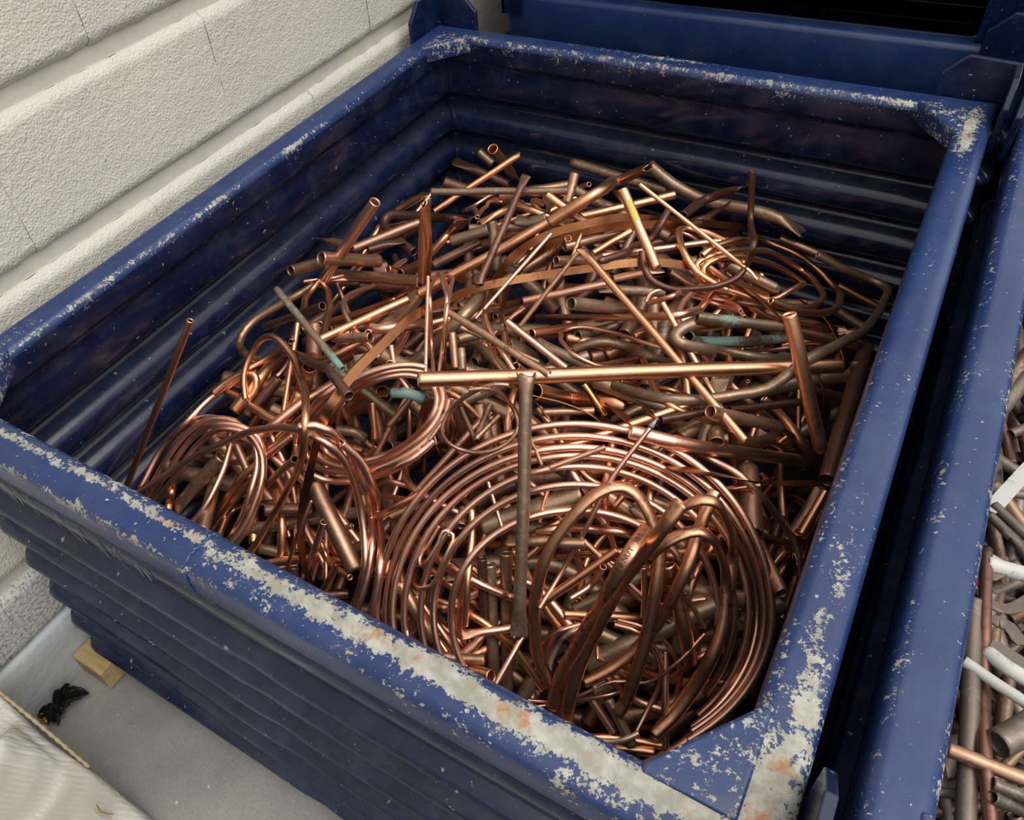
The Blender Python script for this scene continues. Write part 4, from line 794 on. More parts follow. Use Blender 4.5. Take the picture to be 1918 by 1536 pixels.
('t','O','xo',58,'orange copper tube offcut half buried in the heap at the middle right',[7706,8829,4805,7202,7654,4502],'tube_offcut','orange tube offcuts at the middle right',0),
('t','O','xx',48,'orange copper tube offcut half buried in the heap at the middle right',[8958,8148,3306,8898,7475,3199,8623,6988,3017],'tube_offcut','orange tube offcuts at the middle right',0),
('t','O','xo',51,'orange copper tube offcut half buried in the heap at the front centre',[6898,3636,4754,6716,3019,4288,6193,2422,4000],'tube_offcut','orange tube offcuts at the front centre',0),
('t','B','ox',39,'thin pinkish tube offcut half buried in the heap at the middle right',[8578,8622,3916,8738,7866,3691,8934,7451,3197],'tube_offcut','pinkish tube offcuts at the middle right',0),
('t','B','fx',50,'thin pinkish tube offcut half buried in the heap at the back right',[7125,8846,5304,5661,7330,5540],'tube_offcut','pinkish tube offcuts at the back right',0),
('t','B','xo',61,'thin pinkish tube offcut half buried in the heap at the front centre',[7853,2488,3273,8294,2531,2815,8829,2643,2761],'tube_offcut','pinkish tube offcuts at the front centre',0),
('t','B','oo',32,'thin pinkish tube offcut half buried in the heap at the front right',[7736,4819,5042,6996,3280,4623],'tube_offcut','pinkish tube offcuts at the front right',0),
('t','B','fx',47,'thin pinkish tube offcut half buried in the heap at the front centre',[5670,3903,5466,5025,2837,4504],'tube_offcut','pinkish tube offcuts at the front centre',0),
('t','B','xo',54,'thin pinkish tube offcut half buried in the heap at the middle left',[3934,7039,4267,2753,6781,3856,3694,4135,5804],'tube_offcut','pinkish tube offcuts at the middle left',0),
('t','B','oo',60,'thin pinkish tube offcut half buried in the heap at the front centre',[4576,2912,3612,5423,2045,3688,6283,1947,3268],'tube_offcut','pinkish tube offcuts at the front centre',0),
('t','B','ox',50,'thin pinkish tube offcut half buried in the heap at the back right',[6540,7917,5132,7212,8111,4731,7917,8508,4484],'tube_offcut','pinkish tube offcuts at the back right',0),
('t','B','ox',56,'thin pinkish tube offcut half buried in the heap at the front left',[2606,2595,3255,1855,2311,2936,2143,1630,3045],'tube_offcut','pinkish tube offcuts at the front left',0),
('t','B','fx',47,'thin pinkish tube offcut half buried in the heap at the back left',[1255,7039,3924,477,6307,4136],'tube_offcut','pinkish tube offcuts at the back left',0),
('t','B','ox',41,'thin pinkish tube offcut half buried in the heap at the middle right',[9070,9057,3934,8320,8376,3883,7507,7676,4128],'tube_offcut','pinkish tube offcuts at the middle right',0),
('t','B','fx',52,'thin pinkish tube offcut half buried in the heap at the front centre',[4204,3981,3847,5126,2920,4607,5722,2945,4501],'tube_offcut','pinkish tube offcuts at the front centre',0),
('t','B','fx',42,'thin pinkish tube offcut half buried in the heap at the middle centre',[4634,6756,4659,4244,6077,4251],'tube_offcut','pinkish tube offcuts at the middle centre',0),
('t','B','xx',41,'thin pinkish tube offcut half buried in the heap at the middle left',[4252,3909,5808,3537,4862,3490,4260,3740,3637],'tube_offcut','pinkish tube offcuts at the middle left',0),
('t','B','ox',43,'thin pinkish tube offcut half buried in the heap at the back left',[491,7976,3909,909,6801,4064,473,6195,4211],'tube_offcut','pinkish tube offcuts at the back left',0),
('t','B','xx',56,'thin pinkish tube offcut half buried in the heap at the front right',[8758,7134,3096,9172,5824,3101,9584,5506,2298],'tube_offcut','pinkish tube offcuts at the front right',0),
('t','B','oo',36,'thin pinkish tube offcut half buried in the heap at the front right',[7494,3594,3697,8136,3269,3840,8714,3521,4013],'tube_offcut','pinkish tube offcuts at the front right',0),
('t','B','xo',60,'thin pinkish tube offcut half buried in the heap at the front left',[4104,3426,4481,3797,3085,3800,3847,2597,3367],'tube_offcut','pinkish tube offcuts at the front left',0),
('t','B','ox',44,'thin pinkish tube offcut half buried in the heap at the front right',[9430,3827,2836,8896,3195,3391,8559,2859,2903],'tube_offcut','pinkish tube offcuts at the front right',0),
('t','B','xo',46,'thin pinkish tube offcut half buried in the heap at the middle centre',[6540,6888,4241,6238,6158,4552,6180,4985,5645],'tube_offcut','pinkish tube offcuts at the middle centre',0),
('t','B','oo',50,'thin pinkish tube offcut half buried in the heap at the middle right',[7146,7579,4131,8119,6847,4126,8973,7334,3098],'tube_offcut','pinkish tube offcuts at the middle right',0),
('t','B','xx',67,'thin pinkish tube offcut half buried in the heap at the front right',[8373,6737,3166,8820,6232,2621,9490,4904,3592],'tube_offcut','pinkish tube offcuts at the front right',0),
('t','B','ox',51,'thin pinkish tube offcut half buried in the heap at the back left',[676,10201,3850,481,9600,3530,528,8415,4009],'tube_offcut','pinkish tube offcuts at the back left',0),
('t','B','oo',62,'thin pinkish tube offcut half buried in the heap at the front left',[2522,3024,3662,3614,2724,3612,4403,2479,3262],'tube_offcut','pinkish tube offcuts at the front left',0),
('t','B','fx',40,'thin pinkish tube offcut half buried in the heap at the middle left',[4402,4013,5241,4119,3169,4308],'tube_offcut','pinkish tube offcuts at the middle left',0),
('t','B','ox',48,'thin pinkish tube offcut half buried in the heap at the front centre',[6104,5208,4344,6866,3772,5046,7386,3587,4570],'tube_offcut','pinkish tube offcuts at the front centre',0),
('t','B','oo',62,'thin pinkish tube offcut half buried in the heap at the front centre',[5917,2061,3725,6708,2730,4004,7567,2579,3605],'tube_offcut','pinkish tube offcuts at the front centre',0),
('t','B','ox',40,'thin pinkish tube offcut half buried in the heap at the middle left',[1410,7142,3874,3649,4052,5750,4487,3806,5477],'tube_offcut','pinkish tube offcuts at the middle left',0),
('t','B','xx',46,'thin pinkish tube offcut half buried in the heap at the front right',[7124,3364,4120,7539,3580,3830,8074,3428,4329],'tube_offcut','pinkish tube offcuts at the front right',0),
('t','B','oo',46,'thin pinkish tube offcut half buried in the heap at the middle left',[3644,3404,5125,3491,3772,3934,4026,3784,3562],'tube_offcut','pinkish tube offcuts at the middle left',0),
('t','B','xo',46,'thin pinkish tube offcut half buried in the heap at the front left',[3839,2264,3554,3783,1729,2742,4980,1397,3158],'tube_offcut','pinkish tube offcuts at the front left',0),
('t','B','fx',63,'thin pinkish tube offcut half buried in the heap at the front left',[6519,2368,3541,6283,1789,3307,5465,1745,3091],'tube_offcut','pinkish tube offcuts at the front left',0),
('t','B','fx',51,'thin pinkish tube offcut half buried in the heap at the middle left',[481,6943,3993,1235,6358,3648,3364,3724,5602],'tube_offcut','pinkish tube offcuts at the middle left',0),
('t','B','oo',52,'thin pinkish tube offcut half buried in the heap at the front left',[2808,2886,3398,3466,2302,3484,3994,2028,3259],'tube_offcut','pinkish tube offcuts at the front left',0),
('t','B','fx',45,'thin pinkish tube offcut half buried in the heap at the front left',[2309,2861,3382,2773,2459,3377,3153,2214,3204],'tube_offcut','pinkish tube offcuts at the front left',0),
('t','B','xo',33,'thin pinkish tube offcut half buried in the heap at the back left',[4296,7755,5700,3141,6982,5299],'tube_offcut','pinkish tube offcuts at the back left',0),
('t','B','fx',57,'thin pinkish tube offcut half buried in the heap at the middle left',[1324,2905,3860,1957,3040,3793,2555,2966,3636],'tube_offcut','pinkish tube offcuts at the middle left',0),
('t','B','fx',36,'thin pinkish tube offcut half buried in the heap at the middle centre',[3854,7370,3904,5451,4621,5790,5929,4342,5580],'tube_offcut','pinkish tube offcuts at the middle centre',0),
('t','B','xx',49,'thin pinkish tube offcut half buried in the heap at the middle left',[3480,4102,5760,2204,4134,4449,1466,3457,4072],'tube_offcut','pinkish tube offcuts at the middle left',0),
('t','B','xx',45,'thin pinkish tube offcut half buried in the heap at the front left',[4054,2633,3553,3307,2158,3111,3354,1546,2630],'tube_offcut','pinkish tube offcuts at the front left',0),
('t','B','xx',38,'thin pinkish tube offcut half buried in the heap at the front centre',[4722,4151,3145,5084,2811,4559,4040,3117,3738],'tube_offcut','pinkish tube offcuts at the front centre',0),
('t','B','oo',43,'thin pinkish tube offcut half buried in the heap at the front centre',[4385,2758,3462,4988,2679,3526,5683,2247,3976],'tube_offcut','pinkish tube offcuts at the front centre',0),
('t','B','ox',53,'thin pinkish tube offcut half buried in the heap at the front left',[2043,3295,3972,2801,2813,3498,3444,2069,3261],'tube_offcut','pinkish tube offcuts at the front left',0),
('t','B','xx',42,'thin pinkish tube offcut half buried in the heap at the front right',[7243,3260,4544,8525,3164,3720],'tube_offcut','pinkish tube offcuts at the front right',0),
('t','B','xx',59,'thin pinkish tube offcut half buried in the heap at the front right',[8274,5533,4814,8389,6237,3041,8843,4572,4141],'tube_offcut','pinkish tube offcuts at the front right',0),
('t','B','ox',39,'thin pinkish tube offcut half buried in the heap at the middle left',[4199,3972,5923,4343,3813,5700,4558,3739,5479],'tube_offcut','pinkish tube offcuts at the middle left',0),
('t','B','xo',43,'thin pinkish tube offcut half buried in the heap at the middle left',[473,5942,3674,1718,4001,4268,473,3466,3400],'tube_offcut','pinkish tube offcuts at the middle left',0),
('t','B','oo',47,'thin pinkish tube offcut half buried in the heap at the front right',[8471,3026,3361,8846,2190,2719],'tube_offcut','pinkish tube offcuts at the front right',0),
('t','B','ox',55,'thin pinkish tube offcut half buried in the heap at the back centre',[5125,7437,5227,4417,7844,3935,4237,6519,4488],'tube_offcut','pinkish tube offcuts at the back centre',0),
('t','B','ox',48,'thin pinkish tube offcut half buried in the heap at the front centre',[7261,2227,3085,7602,2001,2733,8057,1751,2702],'tube_offcut','pinkish tube offcuts at the front centre',0),
('t','B','xx',58,'thin pinkish tube offcut half buried in the heap at the middle left',[710,8557,3281,3000,6029,4533,4277,3798,5758],'tube_offcut','pinkish tube offcuts at the middle left',0),
('t','B','xo',49,'thin pinkish tube offcut half buried in the heap at the front left',[1203,2624,3537,2142,2904,3596,3052,2491,3558],'tube_offcut','pinkish tube offcuts at the front left',0),
('t','B','oo',41,'thin pinkish tube offcut half buried in the heap at the front centre',[5887,3618,5042,6754,3436,4712,7317,3173,4013],'tube_offcut','pinkish tube offcuts at the front centre',0),
('t','B','fx',40,'thin pinkish tube offcut half buried in the heap at the back right',[5718,8260,5408,6289,9541,4717,7268,8555,4910],'tube_offcut','pinkish tube offcuts at the back right',0),
('t','B','xx',44,'thin pinkish tube offcut half buried in the heap at the middle right',[7188,8534,4975,7037,6855,5271,7714,5796,5344],'tube_offcut','pinkish tube offcuts at the middle right',0),
('t','B','ox',49,'thin pinkish tube offcut half buried in the heap at the front right',[8631,6802,2710,9138,6770,2497,9591,6147,3149],'tube_offcut','pinkish tube offcuts at the front right',0),
('t','B','oo',50,'thin pinkish tube offcut half buried in the heap at the middle left',[2586,3429,4014,1917,2776,3663,480,2602,3165],'tube_offcut','pinkish tube offcuts at the middle left',0),
('t','B','xo',43,'thin pinkish tube offcut half buried in the heap at the front left',[3313,3220,4279,4107,1863,3247],'tube_offcut','pinkish tube offcuts at the front left',0),
('t','B','fx',43,'thin pinkish tube offcut half buried in the heap at the middle centre',[3813,7433,4271,4543,6251,4393,5834,4311,5636],'tube_offcut','pinkish tube offcuts at the middle centre',0),
('t','B','fx',46,'thin pinkish tube offcut half buried in the heap at the middle left',[3770,3742,5470,3295,3552,4261,3850,3047,3774],'tube_offcut','pinkish tube offcuts at the middle left',0),
('t','D','xx',69,'brown tube sweeping round in a wide bend that nearly touches the left side',[619,6285,4110,505,5794,4125,505,5236,4255,505,4790,4316,505,4537,4252,505,4424,4126,505,4445,3935,621,4547,3753,539,4913,3296],None,None,0),
('p','K','xx',120,'dark pipe buried under the brown open pipes at the back left',[1220,6823,3927,2344,7456,3814],None,None,0),
('p','K','fx',118,'dark brown pipe lying in the back left corner of the container',[553,11291,3981,1808,11447,3567],None,None,0),
('p','T','xx',92,'rusty grey pipe end behind the shiny orange pipe in the back corner',[1080,11469,4215,1408,11469,3987],None,None,0),
('p','T','cx',101,'grey brown pipe lying along the back with its rounded end at mid width',[3207,11459,4425,5248,11459,4253],None,None,0),
('p','K','xx',85,'dark pipe buried under the right part of the heap',[8830,7838,3678,9408,8203,3425],None,None,0),
('p','K','xx',86,'dark pipe behind the thick dark pipe at the right side',[8387,8545,4159,9311,8896,3886],None,None,0),
('p','K','xx',80,'dark pipe deep in the shade at lower right',[9156,5130,3992,9178,4525,3562],None,None,0),
('p','K','xx',105,'dark pipe in the shade beneath the double edged strip',[9012,6583,2668,9300,6932,2506,9520,7066,2379],None,None,0),
('p','T','xx',53,'grey pipe stub between the hairpins and the strips',[5060,4300,5937,5186,4097,5775],None,None,0),
('p','T','xx',79,'olive pipe lying lengthwise deep inside the big coil',[6320,2598,4278,6745,1811,2902],None,None,0),
('p','D','xx',77,'brown pipe lying lengthwise deep beside the olive pipe',[6468,2762,4404,6888,1873,2858],None,None,0),
('p','K','xx',59,'dark pipe lying lengthwise deep left of the olive pipe',[6250,2549,4414,6461,2165,3749],None,None,0),
('p','K','xo',96,'dark tarnished pipe doubled back on itself with a sharp elbow at the back left',[3462,7371,5529,1133,10062,3387,807,9078,3956,616,8609,4144,633,8501,4101,1056,8231,4046,1622,8039,3978],None,None,0),
('p','D','fx',90,'brown crushed pipe end just behind the polished leaning pipe',[533,6825,4736,533,7622,4044],None,None,0),
('p','D','xx',99,'brown pipe running up behind the polished leaning pipe to the dark elbow',[668,7430,4174,1429,8591,4256],None,None,0),
('p','O','of',108,'shiny orange pipe standing up in the back left corner',[1916,10649,4863,2014,11450,3715],None,None,0),
('p','T','xf',114,'long bent grey brown pipe along the back ending in a crushed point',[4855,11444,4732,5358,11444,4424,6021,11444,4225,6775,11444,4240,7389,11444,4182,7837,11444,3994],None,None,0),
('p','D','Ox',63,'dull pipe with a small black mouth facing left inside the looped bands',[5395,6328,6052,6075,7849,5267],None,None,0),
('p','T','fx',97,'crushed grey pipe between the looped bands and the green stained pipe',[4639,6282,4306,4838,6362,4127,4874,6615,3735],None,None,0),
('p','T','xx',89,'grey upright pipe stub beneath the olive topped pipe',[3756,7388,5623,4002,7072,4959],None,None,0),
('p','D','Ox',47,'small pipe with a round black mouth behind the long straight rod',[7020,6362,5038,6615,6800,5050],None,None,0),
('p','D','xx',78,'short brown pipe upright in front of the back wall of the container',[4600,8647,5975,4637,8421,5781,4631,8284,5653],None,None,0),
('p','O','Ox',63,'small round copper pipe mouth beside the looped bands at the back',[5036,7799,5686,5004,7800,5524],None,None,0),
('p','T','xc',96,'dark fat pipe with a gleaming tip under the round coil',[7215,8548,5049,8031,8732,4660],None,None,0),
('s','S','xx',82,'broad flat copper strip tucked in along the right side behind the long bent pipe',[8304,9197,4272,8673,9188,4079,8991,8782,4070,9237,8512,3834,9372,8319,3605],None,None,40),
('p','D','xx',76,'brown pipe half hidden behind the round coil along the back right',[7455,11488,3757,8230,11488,3579,9013,11488,3289],None,None,0),
('p','O','xx',69,'copper pipe running behind the elbow of the long dark pipe at the back right',[8641,11498,3036,9423,11498,2778],None,None,0),
('s','S','xx',87,'double edged strip in the shade at the lower right',[8381,4803,4207,8616,5834,3144,8896,6439,2737,9200,6819,2842],None,None,40),
('p','O','xx',56,'copper pipe in the shade crossing under the open brown pipe at lower right',[9403,5095,3837,9387,5089,3035,9331,4371,3144],None,None,0),
('p','D','xx',95,'dark brown pipe behind the thick dark pipe on the right side',[9383,8550,3882,9444,8140,3499,9444,7931,3265],None,None,0),
('p','D','xo',52,'brown pipe with a black mouth under the curved strips in the middle',[6262,4174,5446,6758,4592,5309],None,None,0),
('s','S','xx',53,'thin edge-on strip next to the olive brown pipe',[5734,4252,5676,5971,4294,5554,6220,4168,5528,6432,4059,5465],None,None,70),
('t','D','xx',35,'dull rod slanting down behind the small loop',[5357,3724,5546,5607,3603,5171],None,None,0),
('t','D','xx',40,'dull tube slanting behind the small loop to the left',[5668,3928,5549,5628,3609,5228],None,None,0),
('p','D','xx',36,'dull rod crossing behind the small loop',[5782,3938,5393,5656,3550,5275],None,None,0),
('p','D','xx',57,'brown upright pipe stub beneath the main level pipe, right of the hairpins',[4554,4854,5569,4789,4509,5281],None,None,0),
('p','T','xx',73,'mottled golden pipe right of the hairpins',[4545,4980,5338,4781,5270,5327],None,None,0),
('p','T','Ox',68,'dark pipe stub with a black mouth right of the hairpins',[4893,4824,5187,4976,5173,5061],None,None,0),
('p','O','ox',77,'copper pipe stub just above the dark one right of the hairpins',[4156,5928,4244,4386,6102,4265],None,None,0),
('p','O','xx',99,'golden brown pipe slanting under the large standing hoop',[789,4925,3513,1583,3776,4337,1408,3273,4042],None,None,0),
('p','O','xx',106,'mottled wide copper pipe behind the large standing hoop',[2629,3920,4942,2339,3925,4383,2298,3612,4109],None,None,0),
('p','K','xx',86,'black pipe lying inside the large standing hoop',[1875,3913,4372,1580,3341,3964],None,None,0),
('p','T','xx',79,'grey pipe stub in the hollow of the left coil',[3385,3407,4443,3605,3532,4400,3741,3579,4273],None,None,0),
('t','O','xx',43,'copper rod upright in the hollow of the left coil',[4009,3602,5115,4137,3370,4685],None,None,0),
('t','D','xx',43,'brown rod slanting in the hollow of the left coil',[4444,3897,5122,4259,3559,4811],None,None,0),
('p','V','xx',72,'grey green pipe just below the mouth of the main level pipe',[4370,3646,5422,4594,3683,5475,4719,3792,5342],None,None,0),
('p','D','xx',69,'copper tube slanting inside the left hand bundle of loops',[1758,2861,3870,2195,2596,3480],None,None,0),
('t','O','xx',71,'copper tube standing behind the front rim left of the arches',[2633,2667,3488,3015,2279,3411,3231,1791,2865],None,None,0),
('p','D','xx',90,'brown level pipe in the gap left of the arches',[2805,2227,3608,3077,2400,3604,3380,2556,3572],None,None,0),
('p','T','xx',81,'brown level pipe low in the gap left of the arches',[2815,1899,3102,3099,1993,3070],None,None,0),
('p','B','xx',54,'pale copper rod lying level near the front rim at left',[3128,1753,3022,3421,2007,2960],None,None,0),
('t','B','xx',38,'thin pale rod left of the big coil',[4232,3287,4504,4539,3160,4038],None,None,0),
('t','B','xx',36,'thin rod crossing the pale one left of the big coil',[4534,3521,4361,4588,2957,4055],None,None,0),
('t','B','xx',43,'thin tube lying level left of the big coil',[4198,3159,3964,4516,3139,4230,4711,3210,4173],None,None,0),
('t','O','xx',45,'copper tube running under the left edge of the big coil',[4198,2872,3531,4949,2695,4495,5183,2927,4654],None,None,0),
('t','D','xx',43,'thin brown upright rod left of the big coil',[4307,4177,4109,4169,4327,3416,4219,4151,3133],None,None,0),
('t','B','xx',50,'pinkish tube slanting down to the front rim inside the big coil',[5541,2040,3751,6609,1663,3191],None,None,0),
('t','O','xx',50,'copper tube crossing the hollow of the big coil from the left',[5735,2097,3754,6126,2133,3785,6528,2115,3753,6881,2147,3396,7301,2059,2936],None,None,0),
('t','B','xx',47,'pinkish tube crossing the upper hollow of the big coil',[5835,2413,4179,6245,2331,4228,6708,2475,3970],None,None,0),
('p','D','xx',88,'brown pipe slanting under the left of the big coil',[5302,2041,3857,5950,1786,3398],None,None,0),
('p','T','xx',123,'fat olive pipe slanting under the top of the big coil',[6076,2902,4528,7058,3617,4928],None,None,0),
('p','K','xx',100,'dark brown pipe end under the top of the big coil at left',[5859,3091,4605,6034,3335,4697,6183,3552,4700],None,None,0),
('p','K','xx',87,'dark crushed pipe inside the left of the big coil',[5295,2777,4009,5621,2738,4424,5759,2853,4459],None,None,0),
('p','O','xf',68,'crushed copper pipe standing inside the big coil',[6180,1989,3446,6183,2123,3912,6056,2322,4034],None,None,0),
('p','D','xx',68,'brown level pipe near the front rim inside the big coil',[6099,1613,3401,6613,1854,3401],None,None,0),
('t','O','xx',28,'thin rod beside the olive brown pipe at the top of the coil',[6697,3433,4994,6706,3264,4845,6724,3151,4714],None,None,0),
('p','T','xx',64,'grey pipe deep inside the thin rings at the front',[8073,2258,3087,8505,2009,2806],None,None,0),
('p','D','xx',56,'brown rod deep inside the thin rings at the front',[7854,2220,3010,8259,2046,2783],None,None,0),
('p','K','xo',77,'dark pipe mouth deep inside the thin rings',[7412,2504,3112,7350,2371,3085],None,None,0),
('p','O','xx',94,'thick copper pipe with a yellow smear deep in the front right coil',[8216,3485,4442,8430,3329,4077,8638,3129,3765,8772,3015,3402],None,None,0),
('t','B','xx',41,'copper tube upright between the bronze tubes',[7973,3359,4379,8065,3229,4091,8141,3069,3823],None,None,0),
('t','D','xx',33,'thin brown rod right of the bronze tubes',[8481,3385,4187,8811,3306,3761],None,None,0),
('t','O','xx',55,'copper tube slanting left from the printed bronze tubes',[7647,3349,4510,7032,2595,3954],None,None,0),
('p','B','oo',95,'polished straight copper pipe leaning up against the left side near the back',[1997,6749,5913,747,6338,4146],None,None,0),
('p','D','Oo',101,'stubby brown pipe end poking out just below the wide mouthed one by the left side',[557,5895,4672,674,6824,4337],None,None,0),
('p','O','fx',105,'orange copper pipe with a flattened slanting tip beside the crumpled upright pipe',[3078,7571,5334,1321,9455,3267,1317,8861,3236,1732,7354,3975],None,None,0),
('t','B','xx',65,'bright flattened copper tube folded into a tight hairpin left of the standing loops',[2579,7474,3877,2525,6938,4037,2070,6667,3766,2766,5305,4784,3514,4393,5681,3802,4222,5852,4030,4442,5807,3423,5886,4519,3613,6166,4489],None,None,0),
('p','D','xO',66,'short rough pipe with a pink open mouth facing right below the bright straight one',[3224,3946,5698,3905,3946,5963],None,None,0),
('p','K','fx',84,'pinched dark pipe with a gaping mouth beneath the dark elbow at back left',[1374,8119,4156,943,7536,4154],None,None,0),
('t','B','xx',40,'thin pinkish copper tube curled into an open ring at the back left',[3554,7345,5543,3157,7905,5346,2190,9706,4294,2345,9883,4387,2680,10174,4389,2951,10352,4298,3739,9294,4880,4360,8170,5496,4488,7774,5582,4421,7615,5506],None,None,0),
('t','O','xx',37,'thin copper tube bowed inside the pinkish open ring at the back left',[3491,7397,5626,2980,8505,5034,2579,9893,4235,2933,10030,4197,4442,7917,5614,4752,7829,5541],None,None,0),
('t','O','fx',57,'flattened orange tube arched beneath the open ring at the back left',[3642,7228,5663,3795,7410,5722,2792,9831,4146,4308,7749,5742,4582,7781,5666,4857,7810,5529],None,None,0),
('p','O','ox',71,'copper pipe with a torn mouth lying behind the yellow smeared pipe',[6050,9292,5577,4992,8026,5639],None,None,0),
('p','O','oo',52,'short gleaming gold copper pipe inside the looped bands',[5749,8260,5442,5375,7669,5296],None,None,0),
('p','O','ox',60,'copper pipe running left out of the foot of the looped bands',[3967,7753,3762,4106,6543,4539,3726,6125,4475,3424,5871,4356],None,None,0),
('p','T','Ox',95,'fat grey pipe with a black oval mouth in the middle of the heap',[5619,6345,5352,6154,7372,4673],None,None,0),
('p','O','ox',76,'short copper pipe lying inside the long lying hairpin',[5499,6508,4525,6168,6669,4470],None,None,0),
('p','V','cx',75,'grey pipe with a bright blue green stain near the middle of the heap',[6099,7143,4532,5850,6932,4464,5663,6521,4618],None,None,0),
('p','V','xx',88,'golden pipe with turquoise crust left of the olive topped pipe',[3280,6892,5419,3792,7219,5579],None,None,0),
('p','V','rx',92,'brown crushed pipe with turquoise stain inside the open ring at the back left',[4114,7549,5645,4316,7586,5624,4578,7693,5706],None,None,0),
('p','O','ox',66,'copper pipe slanting down from the pale level pipe at the back',[4487,7881,5998,5187,7797,5727],None,None,0),
('p','K','fx',81,'stubby dark brown pipe below the crushed one by the standing hooked tube',[6476,11328,4349,6140,11279,3992,5801,10972,3919],None,None,0),
('p','T','xx',77,'dark grey pipe bent back on itself right of the long straight rod',[8450,8205,3866,8092,7751,4115,7613,7541,4240,7547,6029,5514,7380,5889,5634,7288,5903,5672,7288,5992,5708,7438,6175,5763],None,None,0),
('p','V','xx',81,'brown pipe with a turquoise spot under the upturned pinched tube',[7204,7199,5025,8265,7969,4620],None,None,0),
('p','T','xx',91,'grey pipe under the elbow of the long dark pipe',[8669,11380,2604,8949,11336,2500,9271,11309,2400],None,None,0),
('p','D','cO',98,'short upright grey brown pipe stub open at the bottom right of the strip',[8109,5341,4930,8197,5096,4931],None,None,0),
('p','D','fx',81,'brown pipe with a slanting cut top left of the curving strip',[8505,7071,3349,8490,6779,3211,8404,6387,3068],None,None,0),
('p','O','xx',55,'gleaming copper pipe behind the thick pinkish pipe with the capped end',[8538,6884,3349,8850,7116,3084,9100,7388,2819],None,None,0),
('p','D','xO',139,'widest brown pipe with a large black mouth facing down at the lower right',[8602,5318,4389,8948,4316,4448],None,None,0),
('p','D','xO',76,'brown pipe with its open end near the right rim below the widest one',[8972,4527,4171,9460,3813,4291],None,None,0),
('p','O','xx',58,'copper pipe slanting along the right side below the thick dark pipe',[9544,5646,4120,9439,5040,3871],None,None,0),
('p','O','xo',113,'wide copper pipe just below the main level pipe',[6086,4290,5627,5982,5833,4021,6628,5663,4374,6779,5691,4342],None,None,0),
('s','S','xx',81,'dark broad strip sloping right below the main level pipe',[6259,5749,4508,6791,5737,4478,7479,4861,5293,7723,5043,4940,7963,4994,4807],None,None,30),
('s','S','xx',59,'narrow strip arching across the middle above the big coil',[5490,3998,5607,5763,4198,5671,6062,4194,5657,6441,4384,5495,6757,4485,5356,7080,4394,5312],None,None,45),
('t','B','xx',28,'nested thin loop hanging below the standing hairpins',[5180,3675,5707,5301,3575,5510,5182,3766,4953,5102,3756,4647,4706,4103,3979,4174,4632,3268,4060,4748,3355,3989,4971,3492],None,None,0),
('t','B','xx',28,'innermost thin loop hanging below the standing hairpins',[5275,3683,5694,5293,3522,5507,5021,3836,4748,4824,3975,4337,4614,4169,4152,4085,4943,3500],None,None,0),
('t','O','xx',51,'straight copper tube running down from the hairpin near the left side',[1831,4623,4933,2266,3459,4132],None,None,0),
('p','B','xx',84,'thick bright copper pipe slanting behind the large standing hoop',[2677,4235,4330,2452,3746,4268,2248,3315,4125,1989,3043,3890],None,None,0),
('p','D','xx',121,'thick brown pipe slanting down behind the front arches on the left',[3646,2543,4366,4601,1993,3712],None,None,0),
('p','D','fx',113,'wide brown pipe with a crushed lower end near the front left',[1113,1836,3057,1639,2627,3745],None,None,0),
('t','O','xx',64,'bright flattened copper tube at the front left rim',[1008,2213,3463,925,2081,3255,1100,1675,3065],None,None,0),
('t','O','xx',58,'copper tube slanting down behind the bundle of loops',[2546,3315,4002,2323,2998,3833,2030,2520,3536,1850,2280,3230,1644,1985,2745],None,None,0),
('t','O','xx',61,'brown copper tube next to it slanting down to the front rim',[2260,2705,3627,2029,2366,3306,1775,2040,2907,1705,1812,2709],None,None,0),
('t','O','xx',42,'copper tube curling below the thick brown pipe at the front',[3859,2177,3595,3994,2089,3470,4320,1950,3591,4614,1873,3718],None,None,0),
('p','D','xo',69,'grey brown pipe stub lying along the front rim',[4235,2065,2744,3828,1767,2806],None,None,0),
('p','O','fx',56,'flattened copper pipe end at the front rim',[4310,1958,3673,4230,1829,3421,4133,1760,3201],None,None,0),
('f','T','xx',70,'crushed grey triangular pipe end sticking up at the front rim',[3416,1927,3029,3454,1817,2849],None,None,0),
('p','B','fx',52,'copper tube with a flattened left end beside the foot of the olive brown pipe',[6314,1859,3743,6826,2238,3748],None,None,0),
('p','O','xO',88,'short wide copper pipe with its mouth at the front rim',[6503,1690,3294,6808,1686,3460],None,None,0),
('p','D','fx',67,'dark level pipe with a pinched left end right of the olive brown pipe',[6421,2873,4505,7287,3219,4561],None,None,0),
('p','D','xO',57,'copper pipe stub with a black mouth inside the big coil',[5734,2996,4561,5858,2739,4577],None,None,0),
('t','O','xx',46,'orange bent tube running down inside the big coil',[4950,3776,3446,5642,3163,4510,5921,2918,4685,6014,2730,4488,6187,2305,4282,6303,1968,3793],None,None,0),
('t','B','xx',29,'thin rod inside the top of the big coil left of the olive brown pipe',[5979,3246,4950,6350,2910,4628],None,None,0),
('t','B','xx',34,'thin pink ring of copper tube at lower right, outermost arc',[7142,2215,3158,7117,2353,3293,7216,2472,3532,7431,2573,3761,7617,2790,3632],None,None,0),
('t','B','xx',34,'thin pink ring of copper tube at lower right, second arc',[7289,2109,3047,7211,2246,3170,7224,2371,3401,7342,2464,3769,7523,2632,3802],None,None,0),
('t','W','xx',34,'thin whitish ring of copper tube at lower right, innermost arc',[7326,2161,3031,7284,2290,3165,7311,2449,3388,7464,2503,3775,7569,2618,3810],None,None,0),
('t','B','xx',33,'thin pink ring of copper tube at lower right, right hand arc',[7863,2949,3701,8191,3001,3718,8444,3020,3581,8636,2983,3328,8722,2962,2971,8717,2823,2768],None,None,0),
